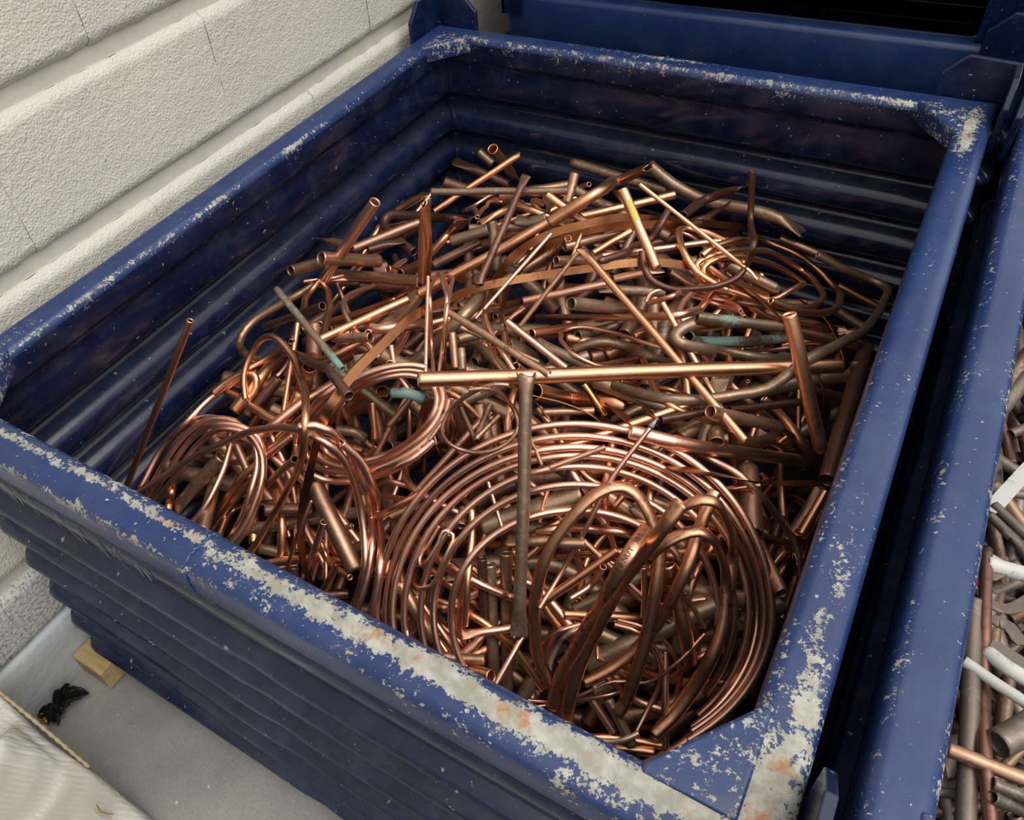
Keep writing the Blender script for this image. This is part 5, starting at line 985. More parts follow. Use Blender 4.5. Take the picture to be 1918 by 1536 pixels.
('t','B','xx',33,'thin pink ring of copper tube at lower right, inner right hand arc',[7849,2894,3665,8143,2938,3667,8355,2919,3519,8496,2852,3307,8529,2693,2987,8502,2496,2833,8473,2203,2704],None,None,0),
('t','B','xx',44,'shiny tube end below the slanting copper tube',[7569,3134,4393,7447,3041,4006,7302,2801,3961],None,None,0),
('p','D','Oo',104,'dull brown pipe with its dark open end facing right near the tall pinched upright pipe',[2731,6715,4572,713,6872,3971],None,None,0),
('t','O','oo',61,'slim coppery pipe with a small round mouth lying just under the dull brown open one',[2758,6611,4587,1801,7034,3646,1858,5996,4114,2111,4790,4871],None,None,0),
('t','O','xx',56,'narrow hairpin of copper tube with a pointed bend near the left side',[1910,4329,4804,1506,5071,4713,747,6214,4202,787,6304,4260,890,6283,4168,1324,5874,4297,2628,4487,5412,3068,3904,5666],None,None,0),
('t','D','xx',75,'olive brown rod lying slantwise just right of the crumpled upright pipe',[3556,7339,5214,2933,6824,4897],None,None,0),
('p','T','fx',98,'mottled brown pipe tapering to a crushed tip behind the standing loops',[3809,7079,4552,4385,5296,5394,3957,5007,4847,4354,3732,5739],None,None,0),
('p','B','Oo',71,'tiny cut copper ring lying by the crumpled upright pipe',[1610,7212,4144,1670,7367,4026],None,None,0),
('p','O','Oo',75,'small open copper pipe end beside the tops of the standing loops',[3175,6952,4729,3279,7127,4497],None,None,0),
('p','O','rx',60,'slender copper pipe with a splayed end reaching over the shiny orange pipe',[2679,10361,5046,1444,9085,4217],None,None,0),
('s','S','xx',62,'outer flat strip of the big sprung band looped across the back of the heap',[6844,11508,3826,6159,10315,4460,5925,8601,5503,5581,8162,5696,5136,7692,5727,4576,7394,5505,4192,7176,5171,4219,6669,5150,4579,5808,5455,5091,4854,5848,5414,4432,5942,5731,4204,5854,6024,4199,5711],None,None,65),
('s','S','xx',62,'inner bright flat strip of the big sprung band looped across the back',[6776,11508,3629,6474,9189,5071,6150,8589,5471,5788,8326,5515,5283,7908,5557,4741,7563,5365,4234,7550,4820,4269,7005,4828,4440,6460,4850,4876,5732,5137,5399,4968,5565,5748,4580,5632],None,None,72),
('p','B','fx',66,'shiny copper pipe with a crimped end under the yellow smeared pipe',[6429,7868,5179,5796,7522,5035],None,None,0),
('p','B','oo',60,'bright straight copper pipe crossing the looped bands near the middle',[5874,7020,5322,4815,6410,5075],None,None,0),
('p','B','oc',55,'bright horizontal copper tube with an upturned pinched right end',[4361,7726,3606,5644,7127,4505,6584,6598,5251,7199,6235,5781,7295,6989,5343],None,None,0),
('p','O','Ox',77,'short orange copper sleeve with an open left mouth',[5131,6049,4826,5510,7021,4362],None,None,0),
('p','V','fx',67,'green stained pipe dipping under the main level pipe',[5774,4958,5801,6540,4991,5609],None,None,0),
('p','T','xx',75,'brown pipe with a gentle hump just behind the main level pipe',[5684,6335,4481,5849,6466,4552,6079,6604,4577,6364,6722,4517,6843,6382,4780,7096,6671,4475],None,None,0),
('s','G','xx',132,'curled scrap of brass coloured sheet beside the standing loops',[3414,6914,4672,3549,7045,4767],'sheet_scrap',None,30),
('s','B','xx',116,'crumpled bright silver pink scrap of sheet near the tiny cut ring',[1718,7273,4186,1841,7520,4236],'sheet_scrap',None,20),
('s','T','xx',112,'grey folded scrap of sheet beside the olive topped pipe',[3501,7145,5135,3659,7260,5190],'sheet_scrap',None,40),
('p','D','xo',34,'slim brown rod running beside the straight brown pipe above the main level pipe',[5015,4398,6192,5902,4787,5630],None,None,0),
('p','B','xx',48,'bright copper pipe diving under the main level pipe from the back',[5363,4946,6001,6273,4820,5645],None,None,0),
('p','K','fx',82,'dark pipe with a crushed end pointing at the standing hooked tube',[6794,10819,5053,6191,11052,4554,6118,9677,4969],None,None,0),
('p','V','xx',76,'grey pipe with a long turquoise stain right of the long straight rod',[7417,6036,5651,7373,7410,4450,7853,7821,4304,8325,8496,4003],None,None,0),
('t','B','xx',35,'thin flattened copper tube curving below the hooked tube',[6493,7058,5154,6513,7150,5249,6634,7265,5284,6820,7708,4991,7021,7930,4819,7362,8110,4709,7623,7888,4827,7785,7620,4899],None,None,0),
('t','B','xx',35,'thin pinkish copper tube lying just below the hooked tube',[6602,6854,5315,6897,6749,5603,6927,7722,4950,7312,8015,4680,7699,7735,4901],None,None,0),
('t','O','xx',70,'copper pipe slanting down behind the curving strip at the right',[8322,7501,3576,8610,7490,3382,9039,7313,3108,9389,7525,2479],None,None,0),
('t','K','xc',51,'dark tapered rod pointing left below the long straight rod',[7547,4820,5303,7984,5272,5231],None,None,0),
('t','K','xc',53,'dark rod pointing right to the thick bright pipe',[8166,5727,4912,8921,6433,4760],None,None,0),
('p','O','xx',43,'copper tube stub above the upright cut pipe at the right',[8176,6165,2838,8604,4831,4567,8830,4983,4568],None,None,0),
('p','G','xx',49,'gleaming gold pipe slanting below the main level pipe',[6156,5669,4556,6595,5468,4292],None,None,0),
('s','S','xx',86,'wide dull strip with a pointed corner in the middle of the heap',[6596,5544,4437,7185,4642,5314,7409,4620,5203,7666,4697,5058],None,None,30),
('p','O','ox',61,'copper tube with a pinched open end inside the large standing hoop',[687,5072,3559,1338,4062,4350,1158,3692,4320,691,3485,3864],None,None,0),
('t','B','xx',45,'copper tube end lying along the back of the left coil',[2638,3566,4223,2987,3598,4650,3680,3532,5401,4014,3905,5425],None,None,0),
('p','D','xO',100,'wide brown pipe with a dark round mouth near the front rim at left',[1509,2407,3296,2023,1629,3333],None,None,0),
('t','O','xo',50,'slim straight copper tube leaning alone against the left side',[1756,2933,6250,488,1531,3420],None,None,0),
('t','B','xx',52,'bright pipe slanting up to the thick brown pipe at the front',[3468,1934,2731,3806,2016,3469,4028,2204,4155],None,None,0),
('t','B','xx',38,'thin straight tube meeting the foot of the olive brown pipe',[6893,1549,3438,6964,2208,3717],None,None,0),
('p','B','ox',57,'copper tube with an open left mouth lying level above the dark level pipe',[6701,3136,4512,6903,3200,4629,7180,3613,4308,7530,3633,4454,7774,3882,4169],None,None,0),
('t','W','xx',36,'whitish streaked bottom arc of the thin ring at the front rim',[7895,1828,2905,8032,1839,2823,8204,1896,2795,8397,1976,2903,8526,2120,2946],None,None,0),
('o','P','xx',74,'bronze oval tube sweeping along the bottom at the front right corner',[9199,3010,2838,9155,2700,2811,9044,2388,2770,8895,2147,2713,8654,1858,2651],None,None,0),
('c','B','oo',45,'big round coil of bright copper tube filling the front of the heap',[[6415,1663,3394,6311,1731,3514,6220,1812,3636,6150,1901,3772,6106,1989,3923,6086,2072,4056,6082,2165,4183,6093,2268,4296,6118,2383,4392,6156,2505,4473,6211,2631,4545,6284,2754,4614,6376,2869,4683,6484,2979,4747,6603,3086,4796,6729,3193,4824,6862,3297,4834,7002,3393,4830,7147,3481,4813,7296,3560,4782,7448,3620,4748,7605,3655,4723,7762,3662,4707,7915,3653,4685,8057,3641,4641,8187,3628,4570,8307,3607,4483,8414,3575,4389,8510,3529,4292],[6354,1497,3243,6206,1567,3393,6079,1660,3545,5971,1778,3690,5885,1917,3827,5832,2064,3967,5816,2213,4126,5839,2360,4299,5890,2512,4464,5962,2675,4600,6054,2846,4708,6172,3010,4806,6320,3157,4903,6489,3288,4991,6672,3409,5053,6861,3528,5079,7055,3642,5068,7252,3746,5027,7452,3834,4963,7653,3898,4884,7854,3928,4804,8050,3923,4725,8234,3892,4639,8403,3844,4534,8552,3784,4406,8680,3708,4264,8787,3614,4118,8871,3501,3970,8930,3369,3822],[6101,1496,3207,5938,1595,3384,5807,1723,3565,5714,1874,3756,5660,2049,3967,5650,2236,4182,5680,2433,4384,5744,2643,4560,5840,2861,4704,5973,3073,4833,6147,3263,4958,6353,3431,5069,6577,3587,5142,6810,3738,5164,7048,3885,5132,7291,4020,5053,7537,4132,4940,7786,4200,4819,8034,4206,4712,8273,4151,4624,8491,4057,4532,8681,3949,4407,8840,3827,4254,8967,3691,4079,9060,3543,3886,9113,3395,3687,9129,3244,3467,9107,3088,3237,9048,2919,3020],[5710,1539,3318,5579,1673,3516,5486,1838,3720,5430,2038,3938,5418,2256,4145,5449,2488,4338,5523,2727,4514,5642,2963,4677,5812,3178,4841,6026,3365,5002,6269,3531,5138,6525,3689,5224,6788,3846,5248,7050,4008,5202,7318,4151,5113,7593,4257,5003,7867,4317,4881,8134,4330,4750,8386,4298,4609,8615,4231,4454,8817,4129,4287,8986,4000,4107,9120,3850,3912,9214,3685,3709,9262,3516,3515,9270,3332,3321,9237,3135,3135,9164,2928,2964,9051,2708,2825],[5530,1510,3362,5404,1662,3567,5317,1854,3785,5271,2078,4005,5273,2320,4214,5326,2571,4413,5431,2820,4606,5590,3053,4796,5801,3259,4987,6049,3441,5157,6315,3613,5278,6589,3786,5332,6868,3959,5320,7151,4121,5253,7439,4261,5142,7729,4364,5004,8016,4418,4854,8292,4420,4695,8548,4382,4520,8777,4318,4313,8973,4234,4070,9134,4124,3808,9258,3967,3562,9332,3768,3387,9360,3523,3273,9343,3254,3191,9283,2990,3101,9182,2739,2996,9040,2498,2891],[5357,1556,3261,5239,1716,3470,5153,1935,3708,5114,2181,3946,5133,2438,4184,5214,2692,4428,5353,2934,4669,5546,3156,4903,5780,3360,5110,6040,3553,5271,6315,3742,5372,6599,3929,5406,6891,4108,5379,7190,4267,5302,7494,4396,5188,7803,4466,5067,8109,4464,4956,8398,4405,4844,8661,4314,4704,8890,4211,4518,9085,4095,4292,9242,3952,4048,9360,3778,3804,9418,3602,3609,9433,3397,3434,9402,3172,3277,9327,2936,3137,9209,2695,3010,9051,2454,2904],[5219,1542,3274,5112,1715,3511,5044,1948,3804,5032,2199,4091,5073,2464,4362,5163,2739,4605,5303,3013,4824,5497,3270,5027,5734,3507,5202,6002,3730,5333,6290,3940,5408,6592,4137,5426,6907,4313,5392,7230,4458,5314,7561,4553,5214,7892,4579,5113,8214,4534,5017,8513,4438,4910,8780,4317,4767,9010,4184,4578,9203,4032,4357,9355,3859,4114,9459,3677,3872,9504,3499,3660,9503,3299,3454,9455,3079,3267,9362,2842,3106,9224,2595,2975,9046,2345,2873]],None,None,0),
('c','B','oo',46,'outer copper tube swept from the big coil round to the right rim',[[7319,4400,5300,7727,4579,5229,8183,4974,4740,8571,4927,4694,8852,4883,4529,9110,4947,4186,9344,4962,3866,9496,4866,3684,9594,4732,3460]],None,None,0),
('c','B','oo',45,'oval coil of pinkish copper tube left of the middle',[[4974,3690,5815,5049,3663,5764,5102,3611,5702,5129,3540,5632,5127,3454,5551,5079,3379,5435,4970,3335,5261,4805,3318,5037,4574,3343,4749,4373,3311,4555,4224,3217,4484,4079,3127,4445,3912,3076,4393,3733,3063,4335,3562,3077,4292,3424,3104,4293,3351,3122,4369,3351,3127,4523,3407,3133,4719,3492,3159,4916,3581,3218,5081,3668,3312,5205,3772,3416,5312,3930,3485,5455,4115,3532,5604,4286,3588,5706,4422,3670,5738,4543,3749,5735,4656,3809,5710,4757,3847,5667,4842,3859,5608],[5109,3695,5832,5166,3652,5761,5199,3585,5684,5208,3497,5604,5193,3392,5522,5151,3277,5440,5074,3167,5343,4956,3077,5219,4790,3017,5057,4581,2987,4865,4353,2970,4677,4152,2931,4562,3958,2901,4480,3772,2891,4422,3595,2905,4383,3441,2942,4370,3331,2987,4407,3286,3027,4509,3303,3063,4666,3367,3104,4849,3453,3166,5024,3550,3252,5173,3678,3338,5325,3838,3411,5481,4018,3474,5632,4193,3542,5745,4343,3628,5802,4474,3722,5811,4600,3799,5800,4719,3853,5772,4828,3881,5729],[5268,3624,5731,5285,3541,5650,5280,3440,5569,5252,3327,5489,5202,3203,5413,5130,3076,5339,5034,2955,5263,4909,2849,5176,4752,2770,5068,4557,2725,4928,4310,2733,4734,4061,2751,4562,3806,2791,4399,3570,2840,4276,3371,2891,4209,3220,2943,4203,3124,2995,4257,3084,3045,4364,3110,3087,4529,3201,3116,4745,3339,3140,4987,3500,3172,5220,3692,3198,5458,3862,3257,5635,4009,3348,5752,4143,3457,5822,4271,3571,5860,4400,3677,5876,4528,3768,5875,4654,3840,5859,4773,3890,5828],[5279,3191,5412,5232,3096,5359,5176,2999,5310,5108,2904,5261,5008,2838,5175,4849,2827,5007,4630,2868,4760,4378,2932,4480,4154,2964,4266,4010,2921,4197,3936,2825,4247,3886,2722,4337,3830,2641,4419,3753,2594,4470,3667,2571,4506,3568,2577,4520,3418,2642,4459,3208,2773,4312,2974,2941,4131,2787,3096,4008,2709,3192,4016,2736,3228,4148,2841,3223,4361,3019,3177,4648,3243,3106,4972,3463,3047,5271,3640,3031,5500,3763,3070,5642,3850,3148,5724,3929,3240,5780,4008,3338,5820]],None,None,0),
('p','D','Oo',116,'short thick brown pipe whose wide open mouth faces the left side of the container',[1083,6160,4926,1408,7239,4242],None,None,0),
('t','K','oc',63,'dark tube with a pink round mouth pointing at the hairpin near the left side',[2914,4197,5958,1337,4357,4874],None,None,0),
('p','K','xo',64,'dark brown kinked pipe with an open black mouth above the left coil',[1882,4143,4751,2135,4124,4810,3079,3574,5500,3415,3485,5611,4125,2949,6202,4511,2736,6250],None,None,0),
('p','O','ox',76,'long olive topped copper pipe slanting through the back left of the heap',[5112,7919,5982,3064,6156,4822],None,None,0),
('p','O','ox',58,'bright straight copper pipe ending in mid heap just left of the green crusted pipe',[3158,3718,5799,3879,4866,5919],None,None,0),
('s','S','xx',59,'very long flat copper strip running from the coil at the back to the front left',[7916,8554,4649,6795,7952,5296,6157,7409,5524,5584,6987,5527,4750,6588,5363,4395,6134,5437,4296,5088,5855,4328,4244,6176,4348,3597,6250,4331,3064,6250,4286,2658,6105,4092,2496,5606,3822,2380,4816,3674,2184,4160,3688,1981,3687,3799,1825,3259,4015,1742,2927],None,None,55),
('p','T','oo',59,'pale brown straight pipe lying level across the back left of the heap',[2729,7288,5963,4741,8081,6020],None,None,0),
('p','O','rx',93,'large copper pipe with a wide flared flat end pointing at the back right',[5189,10476,5250,4657,10616,4818,5210,7766,6165,4747,7448,5821],None,None,0),
('t','K','xc',58,'dark twig-like bent tube in front of the yellow smeared pipe',[6139,8791,5601,6119,8487,5476,6046,8401,5302,5946,8072,5353,5953,7383,5634,5756,6961,5720],None,None,0),
('t','B','xx',29,'thin pinkish rod laid along the left curve of the looped bands',[5180,6624,6250,4708,5228,5588],None,None,0),
('t','B','xx',30,'slim copper tube bent into a long lying hairpin behind the main level pipe',[7078,6341,5039,6732,6413,4976,6063,6732,4685,5637,6676,4660,5478,6523,4673,5662,5964,5059,6036,5259,5600,6319,4964,5771,6568,5007,5668,6725,5234,5479],None,None,0),
('p','D','xo',46,'straight brown pipe with an open mouth resting on the main level pipe',[4756,4530,6250,6328,4230,6069],None,None,0),
('t','O','fx',49,'flattened copper tube loop lying inside the round coil at back right',[8149,10440,3651,8140,8796,4650,7972,8497,4647,7660,8333,4796,7335,8182,5022,7120,8116,5206,6955,8064,5307,6902,7983,5281,6952,7936,5174,7130,8056,4965,7388,8270,4764],None,None,0),
('t','O','xx',51,'inner turns of the round bright copper coil at back right',[8186,9916,4058,7926,9618,4410,7642,9069,4884,7355,8550,5232,7118,8190,5348,7007,8008,5296,7029,7940,5222,7235,7949,5073,7544,8103,4909,7932,8310,4702,8298,8609,4521,8555,9051,4344,8599,9355,4292,8436,9799,4163,8046,10554,3841,7702,10271,4191,7479,9102,5026,7205,8435,5353,7005,8133,5390,6910,7994,5353,6931,7903,5267,7033,7881,5186],None,None,0),
('t','O','xx',53,'copper tube with a sharp fold left of the round coil at back right',[7119,8722,5322,6760,8818,5342,6469,8753,5380,6426,8520,5473,6515,8284,5480,6744,7961,5426,6941,7861,5299,7161,7878,5177,7409,7936,5048],None,None,0),
('s','S','xx',76,'flat copper strip curving down the right side in front of the thick bright pipe',[7253,8099,5121,7727,8224,4906,8158,8020,4776,8565,8129,4320,8883,8164,3872,9151,7932,3568,9225,7635,3236,9186,7269,3038,9033,6710,2894],None,None,30),
('p','K','xO',116,'thick dark copper pipe lying along the right side with its mouth facing front',[9420,9019,3824,9518,6040,3892],None,None,0),
('p','D','Ox',80,'brown pipe with a round black mouth crossed by the long straight rod',[8066,4999,5527,8767,5932,4687],None,None,0),
('t','B','Ox',38,'tiny tube with a bright ring mouth below the main level pipe',[8048,7506,3819,8019,7498,3685],None,None,0),
('p','B','xc',88,'thick pinkish copper pipe with a capped right end above the big coil',[7316,4389,5405,7792,4569,5273,8407,5455,4490,9095,6973,3091],None,None,0),
('s','S','xx',85,'broad dark strip curving under the capped pinkish pipe to the right side',[7829,4352,5059,8243,4468,5064,8593,4832,4739,8938,5513,4091,9444,5918,3930],None,None,28),
('p','D','oo',52,'copper tube with a round pink mouth looking up at the left',[3695,2338,5108,2812,2601,3994,2407,2687,3457],None,None,0),
('t','B','xx',28,'thin dull rod slanting to the front rim left of the arches',[3767,2318,4314,3731,2070,4066,3444,1961,3355,3353,1753,2900],None,None,0),
('t','B','xx',26,'small flattened serpentine of thin tube inside the big coil, upper part',[5576,2671,4479,5527,2474,4323,5483,2308,4207,5522,2243,4184,5601,2215,4256,5652,2314,4350,5691,2471,4484,5705,2579,4576,5755,2612,4575,5782,2576,4528],None,None,0),
('t','B','xx',25,'small flattened serpentine of thin tube inside the big coil, lower part',[5785,2596,4579,5833,2597,4566,5853,2467,4482,5823,2295,4331,5776,2101,4104,5683,2042,4038,5538,2083,3930,5346,2290,3668,5257,2469,3551],None,None,0),
('t','B','xx',21,'thin wire-like rod running level near the front rim',[6952,1769,2918,7159,1860,2868,7450,2037,2794,7806,2147,3017,8090,2301,3169,8237,2535,3021],None,None,0),
('t','B','xx',22,'thin wire-like rod rising to the right over the rings',[7199,1819,2777,7468,2000,2809,7747,2189,2999,8058,2466,3171,8385,2621,3178,8647,2850,3497,8833,3220,3783],None,None,0),
('o','P','xx',73,'bronze oval tube with a cut top right of the printed one, curling left',[8456,4153,5197,8440,3980,5091,8434,3755,4857,8450,3457,4650,8400,3212,4288,8314,3017,3859,8146,2723,3524,7949,2458,3342,7754,2256,3224],None,None,0),
('c','B','oo',49,'bundle of tall copper loops by the front left rim',[[479,1697,3156,479,2339,3506,772,2743,3875,1101,2953,4050,1451,3007,4071,1663,2889,3992,1759,2613,3776,1824,2235,3597,1814,1884,3419,1718,1634,3267],[479,1728,2984,731,2235,3558,961,2635,3929,1273,2923,4125,1652,3051,4125,1898,3011,4047,2103,2928,3935,2245,2751,3769,2345,2416,3570,2258,2037,3118,2047,1841,2743],[478,1746,2852,835,2194,3491,1074,2639,3884,1461,2857,4162,1857,3012,4145,2129,3015,4016,2298,2853,3812,2516,2457,3624,2562,2021,3335,2430,1674,3060],[592,1728,2846,1016,2151,3484,1239,2583,3877,1655,2835,4184,1989,2944,4136,2306,2845,4006,2513,2592,3844,2565,2277,3609,2533,1942,3349,2423,1639,3156],[490,1784,3264,547,2392,3639,862,2771,4014,969,3253,4150,1216,3599,4301,1363,3779,4380]],None,None,0),
('t','V','oc',51,'green crusted slim pipe standing diagonal at the left edge of the heap',[4046,3177,6104,2347,3968,6250],None,None,0),
('p','O','fx',112,'upright copper pipe with a crumpled torn top at the back left',[3031,6693,6174,2867,6607,4697],None,None,0),
('t','B','xx',27,'thin straight leg of copper tube at the left of the standing hairpin loops',[4817,3812,5808,4124,5055,6250],None,None,0),
('t','B','xx',28,'tall thin standing hairpin loop of copper tube, left one of the pair',[4874,3900,5756,4384,4587,5557,4354,4707,6062,3678,5763,5535,3592,6008,5478,3987,5601,5756,4690,4598,6250,4638,4508,5718,4875,4009,5663],None,None,0),
('t','B','xx',28,'tall thin standing hairpin loop of copper tube, right one of the pair',[3849,5586,3866,4736,4376,5722,4768,4470,6250,4463,5062,6158,3983,5750,5728,4001,5622,5841,4611,4753,6250],None,None,0),
('p','K','fr',57,'dark brown flattened pipe slanting down with a splayed foot at the back',[4128,7894,6250,4319,5964,5530],None,None,0),
('p','O','ox',78,'bright straight copper pipe with a yellow smear standing in the middle of the back',[5631,8088,6250,6451,7483,5472],None,None,0),
('t','O','xx',58,'outer turn of the round bright copper coil at back right',[6939,8058,5445,7004,8223,5482,7156,8558,5424,7309,9417,4962,7329,11512,3583,7749,11512,3500,8191,11512,3285,8565,11270,3172,8794,10201,3702,8833,9456,4085,8728,8948,4328,8509,8577,4524,8256,8303,4725,8003,8147,4899],None,None,0),
('p','O','oo',93,'longest thick copper pipe lying level across the middle of the whole heap',[5083,3321,6250,9224,6720,5284],None,None,0),
('t','D','ox',27,'thin copper tube with its cut end facing the left coil',[5245,3146,5444,5305,3400,5567,5375,3632,5677,5718,3604,6106,5914,3663,6230,6048,3749,6201],None,None,0),
('t','D','xx',27,'thin copper tube tied in a small loop left of the olive brown pipe',[5692,3454,6229,5795,3530,6229,5904,3653,6145,5930,3849,5838,5995,3953,5528,6105,3831,5450,6098,3676,5374,6005,3523,5315,5842,3396,5271,5631,3348,5236,5452,3293,5316,5350,3289,5460,5323,3369,5569,5357,3479,5677,5577,3490,6008,5817,3557,6237],None,None,0),
('t','O','xx',57,'folded back tail of the large standing hoop',[1570,3436,4195,1626,3563,4268,1607,3712,4405,1544,3745,4464,1379,3703,4453,1153,3516,4347,1012,3302,4231],None,None,0),
('t','B','cx',32,'slim pale rod with a whitish pointed tip slanting over the big coil',[7577,4328,5669,7348,3738,5184,7252,3355,4730,7117,2965,4198,7040,2499,3977],None,None,0),
('o','P','xx',78,'tall bronze oval tube arch, the leftmost of the bronze tubes',[7381,2106,3046,7145,2243,3372,7021,2405,3683,6945,2623,4098,6933,2802,4385,6964,3000,4610,7039,3181,4797,7143,3369,4989,7264,3559,5120,7381,3684,5163,7503,3763,5158,7634,3787,5103,7774,3756,5000,7917,3678,4861,8057,3572,4701,8129,3442,4554,8187,3234,4329,8248,2979,3990,8273,2757,3719,8279,2500,3416,8266,2274,3172,8235,2154,3073],None,None,0),
('o','P','xx',72,'bronze oval tube bent in a high arch at the right of the bronze tubes',[8138,3701,5054,8270,3682,5366,8391,3745,5470,8514,3793,5459,8654,3866,5181,8766,3950,4777,8840,3940,4420,8897,3749,4226,8945,3541,4020,8984,3319,3795,8943,3075,3356,8846,2721,3077,8711,2306,2876],None,None,0),
('o','P','xx',74,'bronze oval tube bent in a lower arch inside the right hand one',[8068,3318,4733,8161,3362,4961,8298,3476,5081,8457,3594,5116,8577,3631,5057,8708,3709,4720,8848,3720,4289,8944,3544,4076,8995,3312,3849,8988,3041,3600,8921,2783,3260,8809,2468,3006,8678,2214,2872],None,None,0),
('c','B','oo',53,'triple copper tube arch rising at the left and falling to the front rim',[[501,1611,3295,853,1975,3496,1271,2374,3790,1602,2580,3996,2011,2819,4237,2763,2761,4805,3543,2547,5401,3919,2469,5596,4181,2473,5559,4331,2537,5283,4368,2591,4837,4401,2547,4352,4557,2352,4044,4709,2112,3853,4721,1843,3474,4520,1675,2879],[3952,2352,5824,4118,2454,5833,4250,2518,5750,4261,2664,5396,4336,2750,4957,4498,2638,4643,4369,2728,3819,4714,2297,3980,4821,2004,3772,4814,1716,3474,4741,1524,3166],[4330,2597,5480,4494,2651,5209,4615,2640,4817,4358,2880,3751,4710,2480,3862,5017,2058,4027,5072,1829,3772,5052,1624,3479,4896,1583,3066]],None,None,0),
('t','O','xf',35,'thin straight copper rod slanting down across the round coil at back right',[5805,8312,6250,7780,8181,5211],None,None,0),
('t','D','xo',35,'thin dull rod with an open lower tip lying across the looped bands',[5602,6590,6076,5130,5721,5228],None,None,0),
('t','K','xx',51,'dark hooked tube standing up against the back right and curling below',[7079,9782,5971,7209,9663,5261,7615,8083,5719,7558,8229,5342,7502,8060,5236,7295,7855,5155,7047,7583,5208,6723,7295,5315,6443,7290,5404,6277,7417,5526,6199,7546,5656],None,None,0),
('p','T','xx',72,'long dark pipe with two bends sweeping round the right side of the heap',[8167,11283,3717,8746,11373,3478,9260,11466,3314,9427,11334,3342,9441,10895,3401,9355,9419,3949,9069,7175,5203,8750,6190,5503,8628,5994,5400,8515,5862,5327,8233,5651,5297,7826,5297,5342,7475,5128,5357,7137,5217,5210,6676,5520,4883],None,None,0),
('p','O','oc',88,'thick bright copper pipe leaning upright near the right side',[8509,6250,6250,9357,5815,4586],None,None,0),
('t','D','xo',30,'thin rod with an open tip lying right of the olive brown pipe',[6233,3573,5521,6346,3691,5410,6537,3590,5207],None,None,0),
('t','D','xo',35,'dark slim tube with a small round mouth right of the olive brown pipe',[6639,3600,5200,7128,4093,5322],None,None,0),
('t','O','xx',53,'large standing hoop of copper tube at the left of the heap',[1587,3413,4248,1452,3625,4494,1424,3784,4629,1458,3918,4753,1583,4048,4947,1755,4078,5064,1987,4043,5106,2341,3899,5066,2815,3543,5155,3611,2857,5697,4019,2406,5869,4013,2286,5585,3784,2324,5089,3243,2427,4170,2974,2210,3625,2886,1982,3400,2791,1788,3189,2679,1627,3053],None,None,0),
('o','P','xx',90,'bronze oval tube with a cut square top slanting down to the front rim',[8267,3393,5754,8211,3260,5612,8100,3151,5273,7948,2979,4828,7798,2866,4229,7702,2609,3784,7649,2316,3408,7668,2015,3030,7688,1902,2808],None,None,1),
('o','P','xx',86,'bronze oval tube printed with dark lettering along its length',[7957,3344,5141,7940,2883,5277,7852,2649,4941,7692,2555,4246,7581,2368,3740,7486,2161,3237,7494,1915,2879],None,None,2),
('p','O','fo',52,'long straight copper rod slanting down the middle right of the heap',[5688,6481,6250,8540,4931,5308],None,None,0),
('p','T','rf',77,'olive brown pipe lying straight down the middle over the big coil',[6177,3945,6250,6943,2151,3791],None,None,0),
('p','M','oo',40,'dull grey pipe offcut low in the right container at the near end',[11058,1895,5141,11679,1809,4936],'pipe_offcut','dull grey offcuts in the right container, near end',0),
('p','K','oo',64,'dark brown pipe offcut low in the right container at the middle',[11047,3348,5285,11511,3174,5049],'pipe_offcut','dark brown offcuts in the right container, middle',0),
('p','M','oo',51,'dull grey pipe offcut low in the right container at the far end',[11437,7644,5434,11814,7056,4966],'pipe_offcut','dull grey offcuts in the right container, far end',0),
('p','T','oo',80,'tarnished pipe offcut low in the right container at the middle',[11448,5892,5071,10940,5249,5066],'pipe_offcut','tarnished offcuts in the right container, middle',0),
('p','M','oo',54,'dull grey pipe offcut low in the right container at the middle',[11654,5077,5452,11869,4352,4985],'pipe_offcut','dull grey offcuts in the right container, middle',0),
('p','K','oo',62,'dark brown pipe offcut low in the right container at the near end',[10925,1526,5007,11454,1761,5026],'pipe_offcut','dark brown offcuts in the right container, near end',0),
('p','M','oo',76,'dull grey pipe offcut low in the right container at the middle',[11158,4026,5358,11695,3752,5036],'pipe_offcut','dull grey offcuts in the right container, middle',0),
('p','T','oo',94,'tarnished pipe offcut low in the right container at the middle',[11000,5672,5339,10784,4650,5071],'pipe_offcut','tarnished offcuts in the right container, middle',0),
('p','M','oo',72,'dull grey pipe offcut low in the right container at the middle',[10913,3863,5708,11081,2947,5173],'pipe_offcut','dull grey offcuts in the right container, middle',0),
('p','K','oo',62,'dark brown pipe offcut low in the right container at the middle',[10981,3403,5606,10752,3004,5242],'pipe_offcut','dark brown offcuts in the right container, middle',0),
('p','M','oo',72,'dull grey pipe offcut low in the right container at the middle',[11143,4799,5904,11334,3719,5261],'pipe_offcut','dull grey offcuts in the right container, middle',0),
('p','T','oo',49,'tarnished pipe offcut low in the right container at the near end',[12648,3797,4958,11603,3160,5062],'pipe_offcut','tarnished offcuts in the right container, near end',0),
('p','M','oo',92,'dull grey pipe offcut low in the right container at the far end',[10782,7311,5469,10907,7007,5059],'pipe_offcut','dull grey offcuts in the right container, far end',0),
('p','K','oo',49,'dark brown pipe offcut low in the right container at the middle',[11501,3721,5474,12033,3144,4982],'pipe_offcut','dark brown offcuts in the right container, middle',0),
('p','M','oo',63,'dull grey pipe offcut low in the right container at the far end',[11342,8763,5693,12387,8017,4900],'pipe_offcut','dull grey offcuts in the right container, far end',0),
('p','T','oo',52,'tarnished pipe offcut low in the right container at the middle',[11706,4385,5561,12076,4057,5205],'pipe_offcut','tarnished offcuts in the right container, middle',0),
